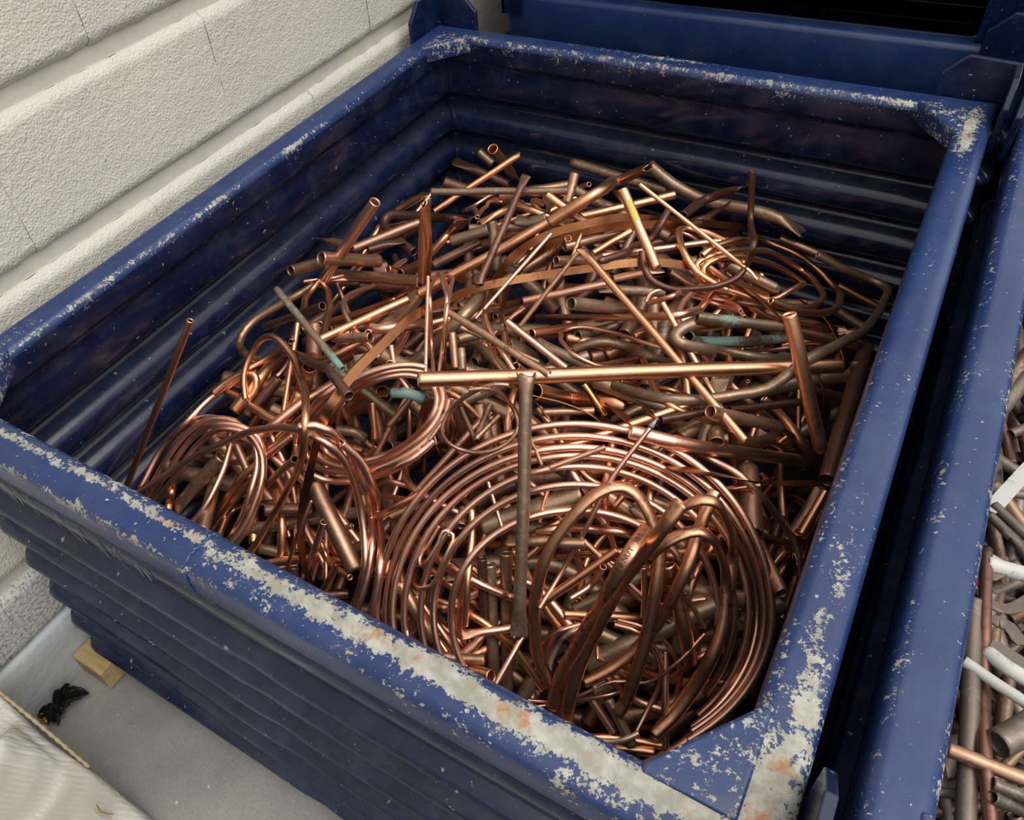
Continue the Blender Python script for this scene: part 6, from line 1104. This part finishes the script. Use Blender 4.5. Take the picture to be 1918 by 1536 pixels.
('p','M','oo',54,'dull grey pipe offcut low in the right container at the far end',[10753,4718,5950,11789,5041,5906],'pipe_offcut','dull grey offcuts in the right container, far end',0),
('p','K','oo',69,'dark brown pipe offcut low in the right container at the near end',[12272,3789,5406,11725,2439,5036],'pipe_offcut','dark brown offcuts in the right container, near end',0),
('p','M','oo',47,'dull grey pipe offcut low in the right container at the middle',[10918,3304,5657,11586,3351,5041],'pipe_offcut','dull grey offcuts in the right container, middle',0),
('p','T','oo',54,'tarnished pipe offcut low in the right container at the far end',[10744,5243,5950,11079,4565,5840],'pipe_offcut','tarnished offcuts in the right container, far end',0),
('p','M','oo',49,'dull grey pipe offcut low in the right container at the middle',[10739,3778,5950,11197,3606,5588],'pipe_offcut','dull grey offcuts in the right container, middle',0),
('p','K','oo',58,'dark brown pipe offcut low in the right container at the far end',[11024,6959,5950,11308,4667,5861],'pipe_offcut','dark brown offcuts in the right container, far end',0),
('p','M','oo',77,'dull grey pipe offcut low in the right container at the middle',[11109,3999,5622,11652,4204,5497],'pipe_offcut','dull grey offcuts in the right container, middle',0),
('p','T','oo',44,'tarnished pipe offcut low in the right container at the near end',[11016,3120,5669,11634,2304,5020],'pipe_offcut','tarnished offcuts in the right container, near end',0),
('p','M','oo',54,'dull grey pipe offcut low in the right container at the middle',[11592,3807,5451,11258,3232,5361],'pipe_offcut','dull grey offcuts in the right container, middle',0),
('p','K','oo',66,'dark brown pipe offcut low in the right container at the middle',[10895,3019,5815,11935,3408,5161],'pipe_offcut','dark brown offcuts in the right container, middle',0),
('p','M','oo',60,'dull grey pipe offcut low in the right container at the far end',[11330,6070,5950,11580,4881,5861],'pipe_offcut','dull grey offcuts in the right container, far end',0),
('p','T','oo',35,'tarnished pipe offcut low in the right container at the near end',[11016,1399,4990,12209,2094,4771],'pipe_offcut','tarnished offcuts in the right container, near end',0),
('p','M','oo',84,'dull grey pipe offcut low in the right container at the far end',[10774,5792,5950,10988,4470,5911],'pipe_offcut','dull grey offcuts in the right container, far end',0),
('p','K','oo',80,'dark brown pipe offcut low in the right container at the middle',[11347,4351,5707,12422,4943,5566],'pipe_offcut','dark brown offcuts in the right container, middle',0),
('p','M','oo',54,'dull grey pipe offcut low in the right container at the near end',[10744,1590,5340,11701,2298,5044],'pipe_offcut','dull grey offcuts in the right container, near end',0),
('p','T','oo',44,'tarnished pipe offcut low in the right container at the near end',[11776,2195,5027,12593,2541,4944],'pipe_offcut','tarnished offcuts in the right container, near end',0),
('p','M','oo',51,'dull grey pipe offcut low in the right container at the far end',[10741,7730,5689,11437,7005,4990],'pipe_offcut','dull grey offcuts in the right container, far end',0),
('p','K','oo',53,'dark brown pipe offcut low in the right container at the near end',[11061,1690,5207,12289,2242,4859],'pipe_offcut','dark brown offcuts in the right container, near end',0),
('p','M','oo',48,'dull grey pipe offcut low in the right container at the near end',[11270,1789,5227,11607,1272,4578],'pipe_offcut','dull grey offcuts in the right container, near end',0),
('p','T','oo',54,'tarnished pipe offcut low in the right container at the far end',[11462,7488,5296,12361,7270,4915],'pipe_offcut','tarnished offcuts in the right container, far end',0),
('p','M','oo',57,'dull grey pipe offcut low in the right container at the middle',[11833,4646,5950,11704,3163,5478],'pipe_offcut','dull grey offcuts in the right container, middle',0),
('p','K','oo',46,'dark brown pipe offcut low in the right container at the middle',[10952,3554,5950,11136,2812,5636],'pipe_offcut','dark brown offcuts in the right container, middle',0),
('p','M','oo',45,'dull grey pipe offcut low in the right container at the near end',[10776,2508,5428,11984,2500,5133],'pipe_offcut','dull grey offcuts in the right container, near end',0),
('p','T','oo',87,'tarnished pipe offcut low in the right container at the far end',[10777,6986,5706,11132,6234,5047],'pipe_offcut','tarnished offcuts in the right container, far end',0),
('p','M','oo',60,'dull grey pipe offcut low in the right container at the far end',[11999,5889,5950,11387,4805,5939],'pipe_offcut','dull grey offcuts in the right container, far end',0),
('p','K','oo',35,'dark brown pipe offcut low in the right container at the near end',[10911,1942,5463,11536,1398,4925],'pipe_offcut','dark brown offcuts in the right container, near end',0),
('p','M','oo',50,'dull grey pipe offcut low in the right container at the far end',[11241,6357,5950,11594,4691,5751],'pipe_offcut','dull grey offcuts in the right container, far end',0),
('p','T','oo',41,'tarnished pipe offcut low in the right container at the near end',[11283,2194,5257,12045,2196,5086],'pipe_offcut','tarnished offcuts in the right container, near end',0),
('p','M','oo',72,'dull grey pipe offcut low in the right container at the middle',[10762,3894,5950,11012,2739,5723],'pipe_offcut','dull grey offcuts in the right container, middle',0),
('p','K','oo',77,'dark brown pipe offcut low in the right container at the middle',[11378,5463,5950,11653,4099,5559],'pipe_offcut','dark brown offcuts in the right container, middle',0),
('p','M','oo',49,'dull grey pipe offcut low in the right container at the middle',[10937,3547,5950,12238,3914,5352],'pipe_offcut','dull grey offcuts in the right container, middle',0),
('p','T','oo',43,'tarnished pipe offcut low in the right container at the near end',[10990,1890,5467,12127,1931,4803],'pipe_offcut','tarnished offcuts in the right container, near end',0),
('p','M','oo',70,'dull grey pipe offcut low in the right container at the middle',[11034,3527,5950,10760,2674,5764],'pipe_offcut','dull grey offcuts in the right container, middle',0),
('p','K','oo',39,'dark brown pipe offcut low in the right container at the near end',[11158,2105,5291,11799,2204,5224],'pipe_offcut','dark brown offcuts in the right container, near end',0),
('p','M','oo',67,'dull grey pipe offcut low in the right container at the middle',[11678,4238,5950,11506,3428,5689],'pipe_offcut','dull grey offcuts in the right container, middle',0),
('p','T','oo',97,'tarnished pipe offcut low in the right container at the far end',[11366,8108,5829,12602,7220,4911],'pipe_offcut','tarnished offcuts in the right container, far end',0),
('p','M','oo',62,'dull grey pipe offcut low in the right container at the far end',[11683,6039,5950,11621,5001,5909],'pipe_offcut','dull grey offcuts in the right container, far end',0),
('p','K','oo',45,'dark brown pipe offcut low in the right container at the far end',[11081,5691,5950,11440,4594,5769],'pipe_offcut','dark brown offcuts in the right container, far end',0),
('p','M','oo',68,'dull grey pipe offcut low in the right container at the near end',[10758,1517,5736,11661,2410,5274],'pipe_offcut','dull grey offcuts in the right container, near end',0),
('p','T','oo',46,'tarnished pipe offcut low in the right container at the near end',[11871,2477,5362,12395,2792,5305],'pipe_offcut','tarnished offcuts in the right container, near end',0),
('p','M','oo',88,'dull grey pipe offcut low in the right container at the far end',[11189,7144,5950,10778,5694,5950],'pipe_offcut','dull grey offcuts in the right container, far end',0),
('p','K','oo',38,'dark brown pipe offcut low in the right container at the near end',[11551,2192,5389,11090,1535,5233],'pipe_offcut','dark brown offcuts in the right container, near end',0),
('p','M','oo',57,'dull grey pipe offcut low in the right container at the middle',[10956,4005,5950,10747,3351,5950],'pipe_offcut','dull grey offcuts in the right container, middle',0),
('p','T','oo',45,'tarnished pipe offcut low in the right container at the near end',[10988,1686,5482,11979,1918,4946],'pipe_offcut','tarnished offcuts in the right container, near end',0),
('p','M','oo',44,'dull grey pipe offcut low in the right container at the near end',[12114,2738,5497,11356,1685,5291],'pipe_offcut','dull grey offcuts in the right container, near end',0),
('p','K','oo',88,'dark brown pipe offcut low in the right container at the far end',[10778,6243,5950,11115,6280,5363],'pipe_offcut','dark brown offcuts in the right container, far end',0),
('p','M','oo',91,'dull grey pipe offcut low in the right container at the far end',[10854,6107,5950,10781,4363,5858],'pipe_offcut','dull grey offcuts in the right container, far end',0),
('p','T','oo',89,'tarnished pipe offcut low in the right container at the far end',[11124,7391,5950,10779,6079,5950],'pipe_offcut','tarnished offcuts in the right container, far end',0),
('p','M','oo',79,'dull grey pipe offcut low in the right container at the far end',[10769,7926,5950,10769,5344,5950],'pipe_offcut','dull grey offcuts in the right container, far end',0),
('p','K','oo',51,'dark brown pipe offcut low in the right container at the middle',[11184,3074,5687,11756,3268,5386],'pipe_offcut','dark brown offcuts in the right container, middle',0),
('p','M','oo',61,'dull grey pipe offcut low in the right container at the far end',[10760,5297,5950,11612,4903,5911],'pipe_offcut','dull grey offcuts in the right container, far end',0),
('p','T','oo',50,'tarnished pipe offcut low in the right container at the near end',[11597,1744,5261,11181,1415,5239],'pipe_offcut','tarnished offcuts in the right container, near end',0),
('p','M','oo',42,'dull grey pipe offcut low in the right container at the middle',[10732,4260,5793,11143,4457,5816],'pipe_offcut','dull grey offcuts in the right container, middle',0),
('p','K','oo',69,'dark brown pipe offcut low in the right container at the near end',[10759,2515,5501,11584,2794,5448],'pipe_offcut','dark brown offcuts in the right container, near end',0),
('p','M','oo',58,'dull grey pipe offcut low in the right container at the near end',[11452,2703,5521,10975,2394,5389],'pipe_offcut','dull grey offcuts in the right container, near end',0),
('p','T','oo',69,'tarnished pipe offcut low in the right container at the middle',[10902,4845,5950,11362,4435,5805],'pipe_offcut','tarnished offcuts in the right container, middle',0),
('p','M','oo',51,'dull grey pipe offcut low in the right container at the middle',[11193,3956,5950,10741,3310,5950],'pipe_offcut','dull grey offcuts in the right container, middle',0),
('p','K','oo',61,'dark brown pipe offcut low in the right container at the middle',[11891,3734,5862,11913,3067,5520],'pipe_offcut','dark brown offcuts in the right container, middle',0),
('p','M','oo',71,'dull grey pipe offcut low in the right container at the middle',[11023,3355,5950,11337,2995,5632],'pipe_offcut','dull grey offcuts in the right container, middle',0),
('p','T','oo',39,'tarnished pipe offcut low in the right container at the near end',[11705,1971,5154,12259,1806,4674],'pipe_offcut','tarnished offcuts in the right container, near end',0),
('p','M','oo',53,'dull grey pipe offcut low in the right container at the middle',[10743,4507,5950,11293,4383,5748],'pipe_offcut','dull grey offcuts in the right container, middle',0),
('p','K','oo',45,'dark brown pipe offcut low in the right container at the middle',[11889,4252,5950,11500,3645,5920],'pipe_offcut','dark brown offcuts in the right container, middle',0),
('p','M','oo',62,'dull grey pipe offcut low in the right container at the far end',[11156,7081,5950,12341,7457,5712],'pipe_offcut','dull grey offcuts in the right container, far end',0),
('p','T','oo',56,'tarnished pipe offcut low in the right container at the middle',[11009,3018,5950,10993,2431,5567],'pipe_offcut','tarnished offcuts in the right container, middle',0),
('p','M','oo',54,'dull grey pipe offcut low in the right container at the near end',[11199,1822,5514,11817,2070,5367],'pipe_offcut','dull grey offcuts in the right container, near end',0),
('p','K','oo',61,'dark brown pipe offcut low in the right container at the near end',[11312,1827,5578,10751,1451,5454],'pipe_offcut','dark brown offcuts in the right container, near end',0),
('p','M','oo',35,'dull grey pipe offcut low in the right container at the near end',[11183,1509,5306,11610,1519,5052],'pipe_offcut','dull grey offcuts in the right container, near end',0),
('p','T','oo',78,'tarnished pipe offcut low in the right container at the far end',[11524,7212,5950,10768,6468,5950],'pipe_offcut','tarnished offcuts in the right container, far end',0),
('p','M','oo',56,'dull grey pipe offcut low in the right container at the middle',[11862,4504,5950,10923,3417,5950],'pipe_offcut','dull grey offcuts in the right container, middle',0),
('p','K','oo',49,'dark brown pipe offcut low in the right container at the far end',[10739,6299,5950,11032,5208,5950],'pipe_offcut','dark brown offcuts in the right container, far end',0),
('p','M','oo',66,'dull grey pipe offcut low in the right container at the far end',[11746,5791,5950,11716,4809,5929],'pipe_offcut','dull grey offcuts in the right container, far end',0),
('p','T','oo',66,'tarnished pipe offcut low in the right container at the far end',[11832,7728,5275,11025,7178,5307],'pipe_offcut','tarnished offcuts in the right container, far end',0),
('p','M','oo',53,'dull grey pipe offcut low in the right container at the middle',[11806,4947,5950,11227,4306,5830],'pipe_offcut','dull grey offcuts in the right container, middle',0),
('p','K','oo',52,'dark brown pipe offcut low in the right container at the near end',[12032,2301,5495,11527,1782,5367],'pipe_offcut','dark brown offcuts in the right container, near end',0),
('p','M','oo',62,'dull grey pipe offcut low in the right container at the near end',[10797,2649,5932,11824,2507,5423],'pipe_offcut','dull grey offcuts in the right container, near end',0),
('p','T','oo',61,'tarnished pipe offcut low in the right container at the middle',[10751,5137,5950,11123,3641,5950],'pipe_offcut','tarnished offcuts in the right container, middle',0),
('p','M','oo',43,'dull grey pipe offcut low in the right container at the near end',[11405,2047,5735,12129,1494,4822],'pipe_offcut','dull grey offcuts in the right container, near end',0),
('p','K','oo',89,'dark brown pipe offcut low in the right container at the far end',[10779,6769,5950,10779,5080,5950],'pipe_offcut','dark brown offcuts in the right container, far end',0),
('p','M','oo',59,'dull grey pipe offcut low in the right container at the near end',[11145,2838,5950,11653,2162,5765],'pipe_offcut','dull grey offcuts in the right container, near end',0),
('p','T','oo',51,'tarnished pipe offcut low in the right container at the middle',[11604,4056,5950,10741,2676,5950],'pipe_offcut','tarnished offcuts in the right container, middle',0),
('p','M','oo',60,'dull grey pipe offcut low in the right container at the near end',[10766,2059,5950,11316,1278,5141],'pipe_offcut','dull grey offcuts in the right container, near end',0),
('p','K','oo',64,'dark brown pipe offcut low in the right container at the near end',[11279,2182,5950,11496,1467,5100],'pipe_offcut','dark brown offcuts in the right container, near end',0),
('p','M','oo',56,'dull grey pipe offcut low in the right container at the near end',[11520,1872,5525,11970,1523,4953],'pipe_offcut','dull grey offcuts in the right container, near end',0),
('p','T','oo',63,'tarnished pipe offcut low in the right container at the near end',[11234,2916,5950,11277,1683,5877],'pipe_offcut','tarnished offcuts in the right container, near end',0),
('p','M','oo',33,'dull grey pipe offcut low in the right container at the near end',[11994,2299,5510,11373,1240,5227],'pipe_offcut','dull grey offcuts in the right container, near end',0),
('p','K','oo',51,'dark brown pipe offcut low in the right container at the near end',[10741,2842,5950,11227,2205,5448],'pipe_offcut','dark brown offcuts in the right container, near end',0),
('p','M','oo',81,'dull grey pipe offcut low in the right container at the far end',[11692,6506,5950,11317,4260,5826],'pipe_offcut','dull grey offcuts in the right container, far end',0),
('p','T','oo',56,'tarnished pipe offcut low in the right container at the middle',[11077,3971,5950,11118,2916,5881],'pipe_offcut','tarnished offcuts in the right container, middle',0),
('p','M','oo',66,'dull grey pipe offcut low in the right container at the near end',[11642,2148,5935,12477,2011,5062],'pipe_offcut','dull grey offcuts in the right container, near end',0),
('p','K','oo',34,'dark brown pipe offcut low in the right container at the near end',[11624,2192,5950,10976,1162,5692],'pipe_offcut','dark brown offcuts in the right container, near end',0),
('p','M','oo',36,'dull grey pipe offcut low in the right container at the near end',[11758,1879,5370,12607,1822,4800],'pipe_offcut','dull grey offcuts in the right container, near end',0),
('p','T','oo',43,'tarnished pipe offcut low in the right container at the near end',[11794,3061,5950,11162,1709,5950],'pipe_offcut','tarnished offcuts in the right container, near end',0),
('p','M','oo',39,'dull grey pipe offcut low in the right container at the near end',[10729,1470,5920,11258,1708,5950],'pipe_offcut','dull grey offcuts in the right container, near end',0),
('p','K','oo',72,'dark brown pipe offcut low in the right container at the middle',[12005,4521,5950,11180,3314,5950],'pipe_offcut','dark brown offcuts in the right container, middle',0),
('p','M','xx',72,'grey brown pipe lying lengthwise beside the rim of the right container',[10852,3148,6250,11082,1169,6085],None,None,0),
('p','U','xx',62,'white painted pipe slanting away in the right container',[11008,2738,6204,11159,2631,6250,11347,2592,6250],None,None,0),
('p','U','xx',70,'white pipe end at the top of the scrap in the right container',[10897,3586,6250,11264,3628,6250],None,None,0),
('p','M','xx',48,'dark pipe below the low crossing pipe in the right container',[11160,1535,6250,11539,1660,6038],None,None,0),
('s','U','xx',69,'white crumpled strip at the upper right edge of the photo',[10851,4201,6250,10969,4534,6250,11136,4991,6250],'sheet_scrap',None,10),
('p','U','xx',54,'white pipe stub in the middle of the right container',[10912,3648,6250,11060,3606,6250,11310,3599,6250],None,None,0),
('p','M','xx',52,'grey pipe end near the top of the right container',[10962,6221,5904,11093,6187,5766,11140,5385,6250],None,None,0),
('p','M','xx',48,'brown pipe end near the top of the right container',[10912,5302,6250,11026,5453,6250,11260,6011,5883],None,None,0),
('p','K','xx',51,'reddish brown pipe lying lengthwise in the right container',[10882,3696,6250,10954,2919,6250,11057,2404,6097,11092,1763,6250,11244,1345,6060],None,None,0),
('s','M','xx',63,'bent grey bracket sheet in the right container',[10979,3028,6250,11120,3026,6250,11217,2892,6250],'sheet_scrap',None,10),
('s','M','xx',68,'dull crushed strip in the right container',[11011,2796,6250,11147,2754,6250,11338,2698,6250],'sheet_scrap',None,10),
('p','M','xx',48,'brown pipe under the low crossing pipe in the right container',[11150,1634,6250,11471,1669,6225],None,None,0),
('p','M','xx',45,'brown pipe slanting at the upper part of the right container',[10856,4150,6250,11057,3972,6250,11304,3689,6250],None,None,0),
('p','M','xx',47,'grey pipe slanting above the brown one in the right container',[10874,4293,6250,11284,3942,6250],None,None,0),
('s','M','xx',54,'black torn sheet in the right container',[10919,3437,6250,11002,3552,6250,11058,3629,6250],'sheet_scrap',None,10),
('s','M','xx',53,'torn grey sheet with a pointed corner in the right container',[10923,3186,6250,11056,3176,6250,11281,3424,6250],'sheet_scrap',None,10),
('p','M','Ox',108,'fat dark pipe fitting with a rimmed mouth in the right container',[11148,1955,6250,11255,2093,6250,11412,2326,6250],None,None,0),
('p','U','xx',46,'paint crusted pipe crossing over the two lengthwise pipes in the right container',[10848,2534,6250,11365,2366,6250],None,None,0),
('p','D','xx',56,'brown pipe crossing low over the two lengthwise pipes in the right container',[10841,1740,6250,11411,1782,6250],None,None,0),
('s','R','xx',22,'small red plastic shred beside the rim of the right container',[10865,3358,6250,10883,3312,6250,10906,3287,6250],'plastic_scrap',None,10)]

KIND = dict(p=('copper_pipe', 'pipe'), t=('copper_tube', 'tube'), s=('copper_strip', 'strip'), o=('bronze_tube', 'tube'), f=('pipe_end', 'pipe'), c=('copper_coil', 'coil'))
PRINTED = []
for k, (kd, mt, ends, r, label, pts, name, group, tl) in enumerate(ITEMS):
    r *= 1e-4; nm, cat = KIND[kd]
    if name: nm = name; cat = {'pipe_offcut': 'pipe', 'tube_offcut': 'tube', 'sheet_scrap': 'scrap metal', 'plastic_scrap': 'plastic'}[name]
    if kd == 'c':
        P0 = np.array(pts[0]).reshape(-1, 3)*1e-4; c = P0.mean(0)
        root = empty(nm, tuple(c)); tag(root, label, cat)
        for q, pp in enumerate(pts): tube('coil_turn', np.array(pp).reshape(-1, 3)*1e-4, r, MAT[mt], 'oo', 't', 0, root, k*7+q)
        continue
    P = np.array(pts).reshape(-1, 3)*1e-4
    if kd == 'f': kd = 'p'
    o = tube(nm, P, r, MAT[mt], ends, kd, tl if kd == 's' else 0, None, k)
    tag(o, label, cat, group)
    if label and 'yellow smear' in label and 'beneath' not in label and label.startswith(('bright straight copper pipe', 'thick copper pipe')):
        d = P[-1]-P[0]; u = d/np.linalg.norm(d); f0 = .16 if 'back' in label else .70                    # smear of yellow paint on the upper side
        V = []; n1 = np.cross(u, np.cross(np.array([.3, -.6, 1.]), u)); n1 /= np.linalg.norm(n1); n2 = np.cross(u, n1)
        for i in range(9):
            for j in range(6):
                an = (-.55+.22*j+.12*noise.noise(Vector((i*.7, j*.9, k)))); q = P[0]+d*f0+u*(.0042*i+.002*noise.noise(Vector((i*.9, j, 4))))
                V.append(q+(n1*math.cos(an)+n2*math.sin(an))*r*1.05)
        F = [(i*6+j, i*6+j+1, i*6+j+7, i*6+j+6) for i in range(8) for j in range(5)]
        tag(mesh_obj('paint_smear', np.array(V)-np.array(o.location), F, MAT['Y'], o, True), 'yellow paint smear')
    if label and 'whitish pointed tip' in label:
        u = P[0]-P[1]; u /= np.linalg.norm(u); n1 = np.cross(u, [0, 0, 1.]); n1 /= np.linalg.norm(n1); n2 = np.cross(u, n1)
        V = [P[0]+(n1*math.cos(q*PI/4)+n2*math.sin(q*PI/4))*r*1.15 for q in range(8)] + [P[0]+u*r*4.5]
        tag(mesh_obj('tip', np.array(V)-np.array(o.location), [(q, (q+1) % 8, 8) for q in range(8)] + [tuple(range(7, -1, -1))], MAT['U'], o, True), 'whitish pointed tip')
    if kd == 'o' and tl: PRINTED.append((o, P, r, tl))

# ------------------------------------------------------------------ printed lettering on the two oval tubes
GL = {}
def glyph(ch):
    if ch not in GL:
        cu = bpy.data.curves.new('glyph', 'FONT'); cu.body = ch; cu.size = 1; cu.resolution_u = 2
        ob = bpy.data.objects.new('glyph', cu); COL.objects.link(ob)
        me = bpy.data.meshes.new_from_object(ob)
        GL[ch] = ([tuple(v.co) for v in me.vertices], [tuple(p.vertices) for p in me.polygons])
        bpy.data.objects.remove(ob); bpy.data.curves.remove(cu); bpy.data.meshes.remove(me)
    return GL[ch]
for o, P, r, tl in PRINTED:
    C = catmull(P, .006); t, a, b = frames(C, 0); L = np.r_[0, np.cumsum(np.linalg.norm(np.diff(C, axis=0), axis=1))]
    txt = {1: '0220 1290 R220 15 X 1.0', 2: 'NUT HTTIAR 8 UST X 1 GV 120 R220 1070 N 1290'}[tl]
    size = r*1.05; V = []; F = []; s = L[-1]*.98
    for ch in txt*2:
        s -= size*.62
        if s < L[-1]*.05: break
        if ch == ' ': continue
        i = int(np.clip(np.searchsorted(L, s), 1, len(L)-2)); vs, fs = glyph(ch); n0 = len(V)
        sgn = 1 if b[i][2] > 0 else -1
        for (x, y, z) in vs:
            yy = (y-.35)*size; c = C[i]-t[i]*(x*size)+a[i]*yy
            hgt = .62*r*math.sqrt(max(.05, 1-(yy/r)**2))+.0003
            V.append(tuple(c+b[i]*sgn*hgt))
        F += [tuple(n0+q for q in f) for f in fs]
    if V: mesh_obj('printed_marking', np.array(V)-np.array(o.location), F, INK, o)

# ------------------------------------------------------------------ timber bearer, rag, fitting on the floor by the wall
V, F = box(XW+.008, .034, -.026, .012, .004, .056)
bk = mesh_obj('timber_block', V, F, WOOD, center=True); bevel(bk, .003); bk.location.z = .0305
tag(bk, 'short block of pale sawn timber on the floor under the container corner by the wall', 'timber')
V, F = [], []
def crumple(name, c, sx, sy, sz, seed, mat, label, cat, n=22):
    V = []; F = []
    for j in range(n+1):
        for i in range(n+1):
            u, v = i/n*2-1, j/n*2-1; rr = 1+.45*noise.noise(Vector((u*2.2, v*2.2, seed)))
            hz = max(0, .55+.6*noise.noise(Vector((u*2.8, v*2.8, seed+4)))+.35*noise.noise(Vector((u*7, v*7, seed+9))))
            V.append((c[0]+u*sx*rr*(.6+.4*abs(v)), c[1]+v*sy*rr, .002+sz*hz))
    for j in range(n):
        for i in range(n): a = j*(n+1)+i; F.append((a, a+1, a+n+2, a+n+1))
    o = mesh_obj(name, V, F, mat, None, False, center=True)
    m = o.modifiers.new('thickness', 'SOLIDIFY'); m.thickness = .0012
    return tag(o, label, cat)
crumple('plastic_scrap', (-.012, -.086), .022, .030, .035, 2.3, RAG, 'crumpled scrap of black plastic on the floor against the wall', 'plastic')
V = []; F = []
for (z, r) in ((.001, .006), (.001, .0085), (.008, .0085), (.008, .0062), (.016, .0062), (.016, .0042), (.004, .0042)):
    for k in range(10): V.append((-.026+r*math.cos(k*PI/5), -.116+r*math.sin(k*PI/5), z))
for j in range(6):
    for k in range(10): F.append((j*10+k, j*10+(k+1) % 10, (j+1)*10+(k+1) % 10, (j+1)*10+k))
F.append(tuple(range(60, 70))); F.append(tuple(range(9, -1, -1)))
fit = mesh_obj('pipe_fitting', V, F, BRASS, None, False, center=True); bevel(fit, .0006)
tag(fit, 'tiny brass fitting on the floor beside the black plastic scrap', 'fitting')
# woven sack slumped on the floor by the wall, in front of the container
def hx(x): return float(np.interp(x, [-.045, -.02, .09, .16, .20, .222, .262, .30], [.22, .25, .24, .19, .140, .085, .026, .004]))
sack = empty('woven_sack', (.09, -.40, 0)); tag(sack, 'white woven plastic sack slumped on the floor in the lower left corner', 'sack')
nx, ny = 90, 130; V = []; F = []; UV = []
for j in range(ny+1):
    y = -.135-.62*j/ny; d = -.135-y
    for i in range(nx+1):
        x = -.042+.345*i/nx
        pr = min(1., d/.007)**.5; pr *= 1-.25*max(0, (d-.3)/.32)**2
        f1 = noise.noise(Vector((x*9+y*2.5, y*3.2-x*2, 1.7))); f2 = noise.noise(Vector((x*24+y*5, y*9, 5.1))); f3 = 1-abs(noise.noise(Vector((x*13-y*6, y*5+x*4, 9.3))))*2
        h = hx(x)*pr
        h += (.034*f1+.010*f2+.024*f3)*min(1, d/.03)*min(1, h/.06)
        for (fx, sl, wd, am) in ((.035, .22, .010, .016), (.085, .10, .008, -.014), (.125, .30, .012, .018), (.165, .16, .009, -.016), (.20, .35, .010, .014)):
            q = x-(fx+sl*d+.010*math.sin(d*22+fx*40)); h += am*math.exp(-(q/wd)**2)*min(1, d/.04)*min(1, h/.06)
        V.append((x-.09, y+.40+.010*noise.noise(Vector((x*11, 2, 3)))*(d < .02), max(.003, h))); UV.append((x*1.0+h*.6, y+h*.5))
for j in range(ny):
    for i in range(nx): a = j*(nx+1)+i; F.append((a, a+1, a+nx+2, a+nx+1))
o = mesh_obj('sack_cloth', V, F, SACK, sack, True)
ul = o.data.uv_layers.new(name='UVMap')
ul.data.foreach_set('uv', [c for l in o.data.loops for c in UV[l.vertex_index]])
def cord(pts, r, nm='seam_cord'):
    C = catmull(np.array(pts, float), .004); t, a, b = frames(C); V = []; F = []
    for i in range(len(C)):
        rr = r*(1+.28*math.sin(i*1.9))
        for k in range(7):
            q = C[i]+a[i]*rr*math.cos(k*2*PI/7)+b[i]*rr*math.sin(k*2*PI/7); V.append(tuple(q-np.array([.09, -.40, 0])))
    for i in range(len(C)-1):
        for k in range(7): F.append((i*7+k, i*7+(k+1) % 7, (i+1)*7+(k+1) % 7, (i+1)*7+k))
    mesh_obj(nm, V, F, CORD, sack, True)
cord([(x, -.139, hx(x)*.99+.001) for x in (-.03, .03, .07, .11, .15, .18, .195)], .0028)
cord([(.205, -.150, .118), (.214, -.165, .108), (.226, -.172, .098), (.238, -.165, .085)], .0024)
# the rest of the mixed scrap in the right container, hardly in view: one heap
V = []; F = []; rg = np.random.default_rng(11)
for i in range(900):
    l = rg.uniform(.10, .34); r = rg.uniform(.006, .016); a = rg.uniform(0, PI); tz = rg.normal(0, .10)
    d = np.array([math.cos(a), math.sin(a), tz]); d /= np.linalg.norm(d)
    x = rg.uniform(1.10, 1.98); y = rg.uniform(.05, 1.10); lay_ = i/900
    c = np.array([min(max(x, 1.09+l*.5*abs(d[0])), 1.99-l*.5*abs(d[0])), min(max(y, .04+l*.5*abs(d[1])), 1.12-l*.5*abs(d[1])), H-.575+.36*lay_+rg.uniform(0, .03)])
    n1 = np.cross(d, [0, 0, 1.]); n1 /= np.linalg.norm(n1); n2 = np.cross(d, n1); n0 = len(V)
    for s_, rr in ((-1, r), (1, r), (1, r*.8), (-1, r*.8)):
        for k in range(7): V.append(c+d*s_*l/2+(n1*math.cos(k*2*PI/7)+n2*math.sin(k*2*PI/7))*rr)
    for j in range(4):
        for k in range(7): F.append((n0+j*7+k, n0+j*7+(k+1) % 7, n0+((j+1) % 4)*7+(k+1) % 7, n0+((j+1) % 4)*7+k))
tag(mesh_obj('scrap_heap', V, F, MAT['M'], None, True), 'heap of dull mixed scrap pipe filling the right container', 'scrap metal', None, 'stuff')
